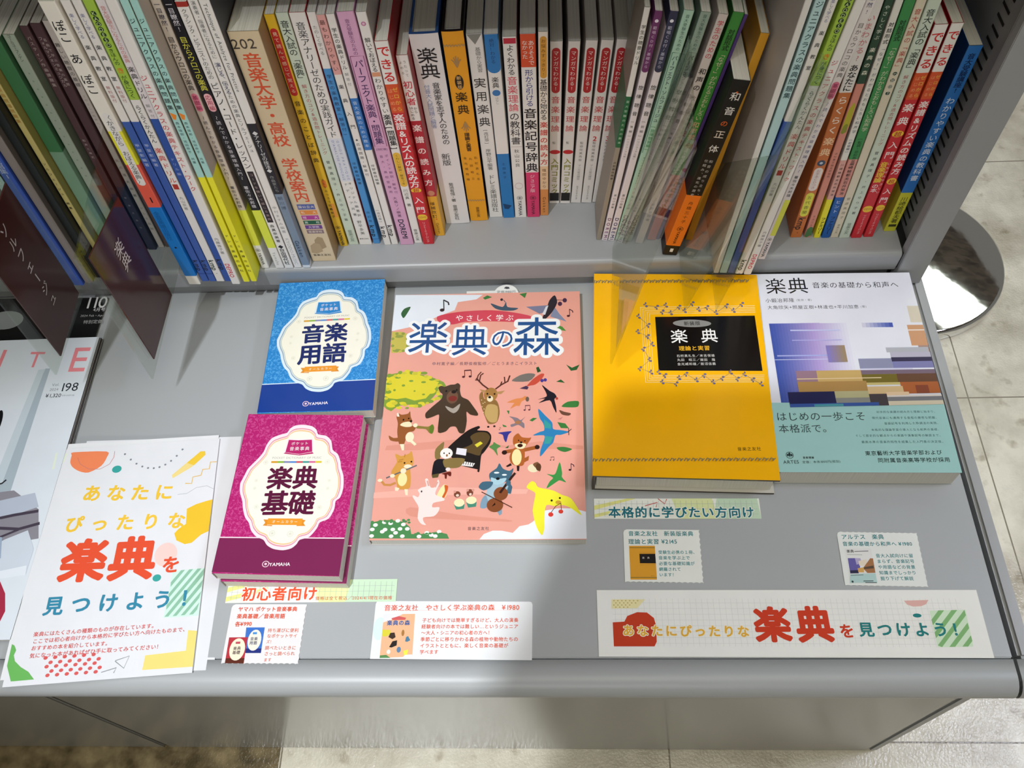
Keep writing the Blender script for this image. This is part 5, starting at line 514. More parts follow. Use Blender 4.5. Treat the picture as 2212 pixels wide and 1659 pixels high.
 'yellow': (0.0252,0.3152,0.028,-2.38,0,154,215,(('P','#100d0d',(56.8,164.4,148,167.1,149.5,106.7,58.2,105.3)),('L','#fbe2a0',0.57,(149.1,178.6,43.4,175.3,46.3,92.7,149.9,95.3)),('L','#fbe2a0',0.57,(149,176.7,45.4,173.4,48.1,94.5,150.1,97.1)),('L','#fbe2a0',0.57,(149,174.7,47.4,171.5,49.9,96.3,150.2,98.8)),('L','#fbe2a0',0.57,(148.9,172.8,49.5,169.6,51.7,98.1,150.4,100.6)),('L','#fbe2a0',0.57,(148.9,170.9,51.5,167.7,53.6,99.9,150.6,102.3)),('E','#8c8a86',90.3,157.4,17.54,4.26),('T','#1c1a1a','新装版',82.6,157,97.9,157.8,0.95,1),('T','#f4f2ee','楽',69.3,142.4,86.3,143.3,0.95,1),('T','#f4f2ee','典',96.6,143.4,113.5,144.3,0.95,1),('T','#f0b428','理論と実習',76.8,129.4,105.1,130.4,0.95,2),('T','#dcd8d2','石桁真礼生／末吉保雄',74.5,121.2,108.8,122.3,0.92,0),('T','#dcd8d2','丸田\u3000昭三／飯田\u3000隆',74.8,116.9,109,117.8,0.92,0),('T','#dcd8d2','金光威和雄／飯沼信義',74.8,112.4,109.2,113.5,0.92,0),('T','#3a2a10','音楽之友社',121.2,28.2,141.2,29.1,0.92,1),('L','#7d7060',0.39,(48.4,177.7,58.7,175.8,67.2,177.6,63.7,170.3,71.4,168.8,79.4,176.1,84.3,171.3,91.8,180.3)),('E','#6f6684',49.1,176.4,1.3,1.14),('E','#8a7a78',47.1,178.3,1.04,0.98),('E','#6f6684',48.4,179.9,0.78,1.3),('E','#6f6684',59.5,177.1,1.3,1.14),('E','#8a7a78',57.4,175.2,1.04,0.97),('E','#6f6684',58.6,173.6,0.78,1.29),('E','#6f6684',67.9,176.3,1.29,1.13),('E','#8a7a78',65.9,178.2,1.04,0.97),('E','#6f6684',67.3,179.8,0.78,1.3),('E','#6f6684',64.5,171.6,1.29,1.13),('E','#8a7a78',62.4,169.6,1.03,0.96),('E','#6f6684',63.6,168,0.77,1.28),('E','#6f6684',72.1,167.5,1.29,1.12),('E','#8a7a78',70.1,169.4,1.03,0.96),('E','#6f6684',71.4,171,0.77,1.29),('E','#6f6684',80.2,177.4,1.29,1.14),('E','#8a7a78',78.1,175.4,1.03,0.97),('E','#6f6684',79.3,173.8,0.77,1.29),('E','#6f6684',85,170.1,1.28,1.12),('E','#8a7a78',83.1,172,1.03,0.97),('E','#6f6684',84.4,173.6,0.77,1.29),('E','#6f6684',92.7,181.6,1.29,1.14),('E','#8a7a78',90.5,179.6,1.03,0.98),('E','#6f6684',91.7,178,0.77,1.3),('L','#7d7060',0.39,(97.3,173.1,105.1,176.1,113,169.8,123.2,178.3,129.2,172.2,137.4,180.1)),('E','#6f6684',97.9,171.8,1.28,1.13),('E','#8a7a78',96,173.7,1.03,0.97),('E','#6f6684',97.4,175.4,0.77,1.29),('E','#6f6684',106,177.4,1.29,1.13),('E','#8a7a78',103.8,175.4,1.03,0.97),('E','#6f6684',105,173.8,0.77,1.29),('E','#6f6684',113.7,168.5,1.28,1.12),('E','#8a7a78',111.8,170.4,1.02,0.96),('E','#6f6684',113.2,172,0.77,1.29),('E','#6f6684',124.1,179.6,1.28,1.14),('E','#8a7a78',121.9,177.6,1.03,0.97),('E','#6f6684',123.1,176,0.77,1.29),('E','#6f6684',129.8,171,1.27,1.12),('E','#8a7a78',127.9,172.9,1.02,0.96),('E','#6f6684',129.3,174.5,0.77,1.29),('E','#6f6684',138.3,181.4,1.28,1.14),('E','#8a7a78',136.1,179.4,1.02,0.97),('E','#6f6684',137.3,177.8,0.77,1.29),('L','#7d7060',0.39,(41.6,164.3,50.4,154.9,40.6,146.9,49.4,142.4,53.6,133.2,45.3,128.5,50.6,116.4,41.7,107.3,51.5,103.1)),('E','#6f6684',42.3,163.1,1.29,1.12),('E','#8a7a78',40.3,165,1.03,0.96),('E','#6f6684',41.6,166.6,0.78,1.28),('E','#6f6684',51.2,156.2,1.28,1.11),('E','#8a7a78',49.1,154.3,1.02,0.95),('E','#6f6684',50.3,152.7,0.77,1.26),('E','#6f6684',41.3,145.7,1.27,1.09),('E','#8a7a78',39.3,147.5,1.02,0.94),('E','#6f6684',40.7,149.1,0.77,1.25),('E','#6f6684',50.2,143.6,1.27,1.09),('E','#8a7a78',48.1,141.8,1.02,0.93),('E','#6f6684',49.4,140.2,0.76,1.24),('E','#6f6684',54.3,132,1.26,1.07),('E','#8a7a78',52.3,133.8,1.01,0.92),('E','#6f6684',53.6,135.3,0.76,1.23),('E','#6f6684',46.1,129.7,1.26,1.07),('E','#8a7a78',44,127.8,1.01,0.92),('E','#6f6684',45.2,126.3,0.75,1.22),('E','#6f6684',51.3,115.3,1.25,1.05),('E','#8a7a78',49.4,117,1,0.9),('E','#6f6684',50.7,118.6,0.75,1.2),('E','#6f6684',42.4,108.5,1.24,1.04),('E','#8a7a78',40.4,106.7,0.99,0.89),('E','#6f6684',41.6,105.2,0.74,1.18),('E','#6f6684',52.2,101.9,1.24,1.03),('E','#8a7a78',50.3,103.6,0.99,0.89),('E','#6f6684',51.5,105.1,0.74,1.18),('L','#7d7060',0.37,(58.3,103.2,63.7,100.4,61,93,73.2,91.8,75.9,97.7,82.3,102.2,91.1,95.8,98.1,101,105.6,93.9,113.8,98.4,121.6,104.4,127.2,97.9,133.6,102.4,140.4,97.5,147.2,92.6)),('E','#6f6684',59,102,1.23,1.03),('E','#8a7a78',57.1,103.8,0.99,0.89),('E','#6f6684',58.4,105.3,0.74,1.18),('E','#6f6684',64.5,101.6,1.23,1.03),('E','#8a7a78',62.5,99.8,0.99,0.88),('E','#6f6684',63.7,98.3,0.74,1.17),('E','#6f6684',61.7,91.9,1.23,1.02),('E','#8a7a78',59.8,93.6,0.98,0.87),('E','#6f6684',61.1,95,0.74,1.17),('E','#6f6684',74,93,1.22,1.02),('E','#8a7a78',72,91.2,0.98,0.87),('E','#6f6684',73.1,89.8,0.73,1.16),('E','#6f6684',76.6,96.5,1.23,1.02),('E','#8a7a78',74.7,98.2,0.98,0.88),('E','#6f6684',76,99.7,0.74,1.17),('E','#6f6684',83.1,103.4,1.23,1.03),('E','#8a7a78',81,101.6,0.98,0.88),('E','#6f6684',82.2,100.1,0.74,1.17),('E','#6f6684',91.8,94.6,1.22,1.02),('E','#8a7a78',89.9,96.3,0.98,0.87),('E','#6f6684',91.2,97.8,0.73,1.17),('E','#6f6684',98.9,102.2,1.23,1.03),('E','#8a7a78',96.9,100.4,0.98,0.88),('E','#6f6684',98,99,0.73,1.17),('E','#6f6684',106.3,92.7,1.22,1.01),('E','#8a7a78',104.4,94.4,0.97,0.87),('E','#6f6684',105.7,95.9,0.73,1.16),('E','#6f6684',114.6,99.6,1.22,1.02),('E','#8a7a78',112.6,97.8,0.97,0.88),('E','#6f6684',113.7,96.4,0.73,1.16),('E','#6f6684',122.2,103.2,1.22,1.03),('E','#8a7a78',120.4,105,0.98,0.88),('E','#6f6684',121.7,106.5,0.73,1.18),('E','#6f6684',128,99.1,1.22,1.02),('E','#8a7a78',125.9,97.3,0.97,0.87),('E','#6f6684',127,95.9,0.73,1.16),('E','#6f6684',134.2,101.3,1.22,1.02),('E','#8a7a78',132.4,103,0.97,0.88),('E','#6f6684',133.8,104.5,0.73,1.18),('E','#6f6684',141.3,98.7,1.21,1.02),('E','#8a7a78',139.2,96.9,0.97,0.87),('E','#6f6684',140.3,95.4,0.73,1.16),('E','#6f6684',147.9,91.4,1.21,1.01),('E','#8a7a78',146.1,93.1,0.97,0.87),('E','#6f6684',147.4,94.6,0.72,1.16),('L','#8c7d58',1.2,(0.2,203.6,0.4,207,2.5,206,1.7,204)),('L','#8c7d58',0.93,(1.7,203.3,4.4,206.7)),('L','#8c7d58',1.2,(4.3,203.7,6.1,207.1,8.3,206.1,7.5,204)),('L','#8c7d58',0.93,(7.5,203.4,10.1,206.8)),('L','#8c7d58',1.2,(10,203.7,11.9,207.1,14,206.1,13.2,204.1)),('L','#8c7d58',0.93,(13.2,203.4,15.8,206.8)),('L','#8c7d58',1.2,(15.7,203.8,17.6,207.2,19.7,206.2,18.9,204.2)),('L','#8c7d58',0.93,(18.9,203.5,21.6,206.9)),('L','#8c7d58',1.19,(21.4,203.8,23.3,207.2,25.4,206.2,24.6,204.2)),('L','#8c7d58',0.93,(24.6,203.5,27.3,206.9)),('L','#8c7d58',1.19,(27.1,203.9,29,207.3,31.1,206.3,30.3,204.3)),('L','#8c7d58',0.93,(30.3,203.6,33,207)),('L','#8c7d58',1.19,(32.8,204,34.7,207.3,36.8,206.4,36,204.3)),('L','#8c7d58',0.93,(36,203.7,38.7,207)),('L','#8c7d58',1.19,(38.5,204,40.4,207.4,42.5,206.4,41.7,204.4)),('L','#8c7d58',0.93,(41.7,203.7,44.4,207.1)),('L','#8c7d58',1.19,(44.2,204.1,46.1,207.5,48.2,206.5,47.4,204.4)),('L','#8c7d58',0.92,(47.4,203.8,50.1,207.2)),('L','#8c7d58',1.19,(49.9,204.1,51.8,207.5,53.9,206.5,53.1,204.5)),('L','#8c7d58',0.92,(53,203.8,55.8,207.2)),('L','#8c7d58',1.19,(55.6,204.2,57.5,207.6,59.6,206.6,58.7,204.6)),('L','#8c7d58',0.92,(58.7,203.9,61.5,207.3)),('L','#8c7d58',1.19,(61.2,204.2,63.2,207.6,65.3,206.6,64.4,204.6)),('L','#8c7d58',0.92,(64.4,203.9,67.1,207.3)),('L','#8c7d58',1.19,(66.9,204.3,68.9,207.7,70.9,206.7,70.1,204.7)),('L','#8c7d58',0.92,(70,204,72.8,207.4)),('L','#8c7d58',1.18,(72.6,204.4,74.5,207.7,76.6,206.8,75.7,204.7)),('L','#8c7d58',0.92,(75.7,204.1,78.5,207.4)),('L','#8c7d58',1.18,(78.2,204.4,80.2,207.8,82.3,206.8,81.4,204.8)),('L','#8c7d58',0.92,(81.4,204.1,84.1,207.5)),('L','#8c7d58',1.18,(83.9,204.5,85.9,207.9,87.9,206.9,87,204.8)),('L','#8c7d58',0.92,(87,204.2,89.8,207.6)),('L','#8c7d58',1.18,(89.5,204.5,91.5,207.9,93.6,206.9,92.7,204.9)),('L','#8c7d58',0.92,(92.6,204.2,95.4,207.6)),('L','#8c7d58',1.18,(95.1,204.6,97.2,208,99.2,207,98.3,205)),('L','#8c7d58',0.92,(98.3,204.3,101.1,207.7)),('L','#8c7d58',1.18,(100.8,204.6,102.8,208,104.8,207,103.9,205)),('L','#8c7d58',0.92,(103.9,204.3,106.7,207.7)),('L','#8c7d58',1.18,(106.4,204.7,108.4,208.1,110.5,207.1,109.6,205.1)),('L','#8c7d58',0.91,(109.5,204.4,112.3,207.8)),('L','#8c7d58',1.18,(112,204.8,114.1,208.1,116.1,207.1,115.2,205.1)),('L','#8c7d58',0.91,(115.1,204.5,118,207.8)),('L','#8c7d58',1.17,(117.6,204.8,119.7,208.2,121.7,207.2,120.8,205.2)),('L','#8c7d58',0.91,(120.7,204.5,123.6,207.9)),('L','#8c7d58',1.17,(123.3,204.9,125.3,208.2,127.3,207.3,126.4,205.2)),('L','#8c7d58',0.91,(126.4,204.6,129.2,207.9)),('L','#8c7d58',1.17,(128.9,204.9,130.9,208.3,132.9,207.3,132,205.3)),('L','#8c7d58',0.91,(132,204.6,134.8,208)),('L','#8c7d58',1.17,(134.5,205,136.5,208.3,138.5,207.4,137.6,205.4)),('L','#8c7d58',0.91,(137.6,204.7,140.4,208.1)),('L','#8c7d58',1.17,(140,205,142.1,208.4,144.1,207.4,143.2,205.4)),('L','#8c7d58',0.91,(143.1,204.7,146,208.1)),('L','#8c7d58',1.06,(0.2,13.4,1,16.1,2.9,15.3,2.2,13.8)),('L','#8c7d58',0.82,(2.2,13.2,4.5,15.9)),('L','#8c7d58',1.06,(5.3,13.6,7,16.2,8.8,15.5,8.1,13.9)),('L','#8c7d58',0.82,(8.1,13.4,10.5,16.1)),('L','#8c7d58',1.06,(11.3,13.7,12.9,16.4,14.8,15.7,14.1,14.1)),('L','#8c7d58',0.82,(14.1,13.5,16.4,16.2)),('L','#8c7d58',1.05,(17.2,13.9,18.9,16.6,20.7,15.8,20,14.2)),('L','#8c7d58',0.82,(20,13.7,22.4,16.4)),('L','#8c7d58',1.05,(23.2,14,24.8,16.7,26.7,16,26,14.4)),('L','#8c7d58',0.82,(26,13.9,28.3,16.5)),('L','#8c7d58',1.05,(29.1,14.2,30.8,16.9,32.6,16.1,31.9,14.5)),('L','#8c7d58',0.82,(31.9,14,34.3,16.7)),('L','#8c7d58',1.05,(35,14.4,36.7,17,38.6,16.3,37.8,14.7)),('L','#8c7d58',0.82,(37.8,14.2,40.2,16.9)),('L','#8c7d58',1.05,(41,14.5,42.6,17.2,44.5,16.4,43.8,14.9)),('L','#8c7d58',0.82,(43.7,14.3,46.1,17)),('L','#8c7d58',1.05,(46.9,14.7,48.6,17.3,50.4,16.6,49.7,15)),('L','#8c7d58',0.82,(49.7,14.5,52.1,17.2)),('L','#8c7d58',1.05,(52.8,14.8,54.5,17.5,56.3,16.8,55.6,15.2)),('L','#8c7d58',0.81,(55.6,14.7,58,17.3)),('L','#8c7d58',1.05,(58.7,15,60.4,17.7,62.2,16.9,61.5,15.3)),('L','#8c7d58',0.81,(61.5,14.8,63.9,17.5)),('L','#8c7d58',1.05,(64.6,15.2,66.3,17.8,68.1,17.1,67.4,15.5)),('L','#8c7d58',0.81,(67.4,15,69.8,17.6)),('L','#8c7d58',1.04,(70.5,15.3,72.2,18,74,17.2,73.3,15.6)),('L','#8c7d58',0.81,(73.3,15.1,75.7,17.8)),('L','#8c7d58',1.04,(76.4,15.5,78.1,18.1,79.9,17.4,79.2,15.8)),('L','#8c7d58',0.81,(79.1,15.3,81.6,18)),('L','#8c7d58',1.04,(82.3,15.6,84,18.3,85.8,17.5,85,16)),('L','#8c7d58',0.81,(85,15.4,87.5,18.1)),('L','#8c7d58',1.04,(88.1,15.8,89.9,18.4,91.7,17.7,90.9,16.1)),('L','#8c7d58',0.81,(90.9,15.6,93.4,18.3)),('L','#8c7d58',1.04,(94,15.9,95.8,18.6,97.6,17.9,96.8,16.3)),('L','#8c7d58',0.81,(96.8,15.7,99.2,18.4)),('L','#8c7d58',1.04,(99.9,16.1,101.6,18.7,103.4,18,102.6,16.4)),('L','#8c7d58',0.81,(102.6,15.9,105.1,18.6)),('L','#8c7d58',1.04,(105.7,16.2,107.5,18.9,109.3,18.2,108.5,16.6)),('L','#8c7d58',0.81,(108.5,16.1,111,18.7)),('L','#8c7d58',1.04,(111.6,16.4,113.4,19.1,115.2,18.3,114.4,16.7)),('L','#8c7d58',0.81,(114.3,16.2,116.8,18.9)),('L','#8c7d58',1.04,(117.4,16.6,119.2,19.2,121,18.5,120.2,16.9)),('L','#8c7d58',0.81,(120.2,16.4,122.7,19)),('L','#8c7d58',1.03,(123.3,16.7,125.1,19.4,126.9,18.6,126,17)),('L','#8c7d58',0.8,(126,16.5,128.5,19.2)),('L','#8c7d58',1.03,(129.1,16.9,130.9,19.5,132.7,18.8,131.9,17.2)),('L','#8c7d58',0.8,(131.8,16.7,134.3,19.3)),('L','#8c7d58',1.03,(134.9,17,136.8,19.7,138.5,18.9,137.7,17.4)),('L','#8c7d58',0.8,(137.6,16.8,140.2,19.5)),('L','#8c7d58',1.03,(140.7,17.2,142.6,19.8,144.3,19.1,143.5,17.5)),('L','#8c7d58',0.8,(143.5,17,146,19.7)),('L','#8c7d58',1.03,(146.6,17.3,148.4,20,150.2,19.2,149.3,17.7)),('L','#8c7d58',0.8,(149.3,17.1,151.8,19.8)))),
 'artes': (0.1806,0.3194,0.022,-1.05,0,148,210,(('T','#1c1b22','楽典',11.1,195.2,52.3,195.8,0.97,0),('T','#2c2b33','音楽の基礎から和声へ',55.2,195.8,135.4,195.7,0.95,0),('T','#33323a','小鍛冶邦隆',9.7,178.2,36.7,178.5,0.95,0),('T','#77767c','(監修・著)',38.4,178.5,52.7,178.7,0.9,0),('T','#33323a','大角欣矢+照屋正樹+林達也+平川加恵',10.7,170.2,94.5,170.3,0.95,0),('T','#77767c','(著)',95.8,170.2,101.5,170.5,0.9,0),('P',(66,87,168),(10,151.7,12.7,151.7,13.1,61.8,10.4,61.8)),('P',(74,92,171),(12.7,151.7,15.4,151.7,15.8,61.9,13.1,61.8)),('P',(82,97,175),(15.4,151.7,18.1,151.7,18.4,62,15.8,61.9)),('P',(91,103,178),(18.1,151.7,20.8,151.7,21.1,62,18.4,62)),('P',(99,108,181),(20.8,151.7,23.5,151.7,23.8,62.1,21.1,62)),('P',(107,113,185),(23.5,151.7,26.1,151.7,26.5,62.1,23.8,62.1)),('P',(115,118,188),(26.1,151.7,28.8,151.7,29.1,62.2,26.5,62.1)),('P',(124,124,191),(28.8,151.7,31.5,151.7,31.8,62.3,29.1,62.2)),('P',(132,129,195),(31.5,151.7,34.2,151.7,34.5,62.3,31.8,62.3)),('P',(140,134,198),(34.2,151.7,36.9,151.7,37.1,62.4,34.5,62.3)),('P',(148,139,201),(36.9,151.7,39.6,151.8,39.8,62.4,37.1,62.4)),('P',(156,145,205),(39.6,151.8,42.3,151.8,42.4,62.5,39.8,62.4)),('P',(165,150,208),(42.3,151.8,45,151.8,45.1,62.6,42.4,62.5)),('P',(173,155,211),(45,151.8,47.7,151.8,47.8,62.6,45.1,62.6)),('P',(180,160,215),(47.7,151.8,50.3,151.8,50.4,62.7,47.8,62.6)),('P',(184,166,217),(50.3,151.8,53,151.8,53.1,62.7,50.4,62.7)),('P',(188,172,219),(53,151.8,55.7,151.8,55.7,62.8,53.1,62.7)),('P',(193,178,221),(55.7,151.8,58.4,151.8,58.4,62.9,55.7,62.8)),('P',(197,184,223),(58.4,151.8,61.1,151.8,61.1,62.9,58.4,62.9)),('P',(201,190,225),(61.1,151.8,63.7,151.8,63.7,63,61.1,62.9)),('P',(205,196,227),(63.7,151.8,66.4,151.8,66.4,63,63.7,63)),('P',(209,202,229),(66.4,151.8,69.1,151.8,69,63.1,66.4,63)),('P',(213,207,232),(69.1,151.8,71.8,151.8,71.7,63.2,69,63.1)),('P',(218,213,234),(71.8,151.8,74.4,151.8,74.3,63.2,71.7,63.2)),('P',(222,219,236),(74.4,151.8,77.1,151.8,77,63.3,74.3,63.2)),('P',(226,225,238),(77.1,151.8,79.8,151.8,79.6,63.3,77,63.3)),('P',(212,210,226),(93.7,151.9,97.1,151.9,97.1,146.7,93.6,146.7)),('P',(192,193,219),(97.1,151.9,100.6,151.9,100.6,146.8,97.1,146.7)),('P',(173,176,211),(100.6,151.9,104,151.9,104,146.8,100.6,146.8)),('P',(153,159,204),(104,151.9,107.5,151.9,107.5,146.8,104,146.8)),('P',(133,143,196),(107.5,151.9,111,151.9,110.9,146.8,107.5,146.8)),('P',(113,126,189),(111,151.9,114.4,151.9,114.4,146.8,110.9,146.8)),('P',(94,109,181),(114.4,151.9,117.9,151.9,117.8,146.8,114.4,146.8)),('P',(74,92,174),(117.9,151.9,121.3,151.9,121.3,146.8,117.8,146.8)),('P','#c9cdf0',(28.2,144.2,72.8,144.3,72.8,142.9,28.2,142.8)),('P','#b8b6e6',(28.3,132.9,72.8,133.2,72.8,132.3,28.3,132)),('P','#a9b0e4',(12.9,116.3,72.8,116.9,72.8,115.5,13,114.9)),('P','#d4d8f4',(10.2,111.7,65.9,112.3,65.9,111.7,10.2,111.1)),('P',(138,127,192),(57.5,126.7,60.3,126.7,60.3,108.7,57.5,108.7)),('P',(142,129,176),(60.3,126.7,63.1,126.8,63.1,108.7,60.3,108.7)),('P',(147,131,159),(63.1,126.8,65.9,126.8,65.9,108.8,63.1,108.7)),('P',(151,134,143),(65.9,126.8,68.6,126.8,68.6,108.8,65.9,108.8)),('P',(156,136,126),(68.6,126.8,71.4,126.8,71.4,108.8,68.6,108.8)),('P',(160,138,110),(71.4,126.8,74.2,126.9,74.2,108.9,71.4,108.8)),('P','#d8cdb8',(138,170.7,148,170.7,148,152,137.8,152)),('P','#cf9a72',(133.7,149.2,148,149.2,148,126.6,133.5,126.4)),('P','#ecd9cc',(133.7,144.1,148,144.2,148,142.8,133.7,142.7)),('P','#a88a80',(139,126.5,148,126.6,148,115.9,139,115.8)),('P','#b3b4bc',(110.1,124.4,147.2,124.8,147.2,119.4,110.1,119.1)),('P','#b9b4c6',(112.9,119.1,148,119.4,148,114.2,112.8,113.8)),('P','#3a3350',(112.8,113.8,148,114.2,148,109.8,112.8,109.3)),('P','#8e90ac',(83.9,112.5,112.8,112.9,112.8,102.3,83.8,101.9)),('P','#7f7fae',(112.8,109.3,148,109.8,148,102.8,112.8,102.3)),('P','#d0cfe4',(83.8,101.9,129.3,102.6,129.2,100.4,83.8,99.7)),('P','#9a7a8a',(27,99.4,83.8,100.2,83.8,88.9,27,87.9)),('P','#c9a86a',(45.1,99.6,83.8,100.2,83.8,88.9,45.1,88.2)),('P','#7a6878',(83.8,100.2,148,101.1,148,96.8,83.8,95.8)),('P','#75682c',(83.8,95.8,118.2,96.3,118.2,87.7,83.8,87.1)),('P','#6a4a38',(114.1,96.3,148,96.8,148,88.3,114.1,87.7)),('P','#c9b978',(83.8,87.1,118.2,87.7,118.2,85.2,83.8,84.6)),('P','#b08a52',(27,87.9,86.6,88.9,86.5,78.6,27,77.5)),('P','#e0c89c',(27,91.4,100.4,92.6,100.3,91.6,27,90.4)),('P','#b06438',(115.5,87.7,148,88.3,148,76.5,115.4,75.8)),('P','#d8b98a',(86.5,82.9,116.8,83.5,116.8,75.9,86.5,75.3)),('P','#2a2b52',(17.3,77.3,57.5,78.1,57.6,65.4,17.4,64.5)),('P','#b9b48a',(57.5,78.1,86.5,78.6,86.5,70.2,57.5,69.6)),('P','#8f8f8a',(57.5,71.3,86.5,71.9,86.5,66,57.6,65.4)),('P','#4c4448',(86.5,75.3,101.7,75.6,101.6,63.8,86.5,63.5)),('P','#e0d6d0',(101.7,73.9,148,74.8,148,73.2,101.6,72.2)),('P','#7f7f84',(101.6,72.2,148,73.2,148,69,101.6,68)),('P','#3c5aa0',(17.4,65.3,93.4,67,93.4,63.7,17.4,61.9)),('P','#d9cdb4',(101.6,68,148,69,148,64.9,101.6,63.8)),('P','#4f9aa8',(38.2,64.9,63.1,65.5,63.1,63,38.2,62.4)),('P','#8a4a34',(127.8,84.5,138.7,84.7,138.7,76.3,127.7,76.1)),('P','#e6c9a4',(101.7,77.2,120.9,77.6,120.9,74.3,101.7,73.9)))),
 'obi': (0,0,0,0,0,148,68,(('T','#3c4a50','はじめの一歩こそ',3.9,52.8,80.4,53.3,0.97,0),('T','#3c4a50','本格派で。',4.5,40.9,50.6,41.5,0.97,0),('T','#5f7f84','初歩的な楽譜の読み方と理解に始まり、',89.5,57.3,140.6,57.8,0.9,0),('T','#5f7f84','現代音楽にも通用する音程の厳密な把握、',84.7,51.4,140.7,51.9,0.9,0),('T','#5f7f84','音部記号を利用した移調法の実践、',94,46,140.9,46.6,0.9,0),('T','#5f7f84','本格的な理論学習の導入となる和声の基礎、',82.1,39.8,140,40.3,0.9,0),('T','#5f7f84','そして歴史的な観点からの楽語や演奏記号の解説まで、',67.9,34.1,140.1,34.7,0.9,0),('T','#5f7f84','最高水準の音楽的知性を結集した入門書の決定版。',71.9,28.1,141.1,28.7,0.9,0),('T','#233034','東京藝術大学音楽学部および',73,17.4,136.2,18.6,0.95,1),('T','#233034','同附属音楽高等学校が採用',82.2,10.8,141.3,11.8,0.95,1),('T','#2c3a3e','ARTES',4.6,9,17.7,9.3,1,1),('R','#2c3a3e',10.8,15.5,3.4),('E','#2c3a3e',10.7,16.2,0.91,1.82),('E','#2c3a3e',9.1,15.5,0.68,1.17),('E','#2c3a3e',12.5,15.5,0.68,1.17),('T','#233034','音楽理論',21.2,13.2,30.7,13.3,0.9,2),('T','#3c4a50','定価：本体1800円(税別)',20.2,9,51.8,9.8,0.92,0))),
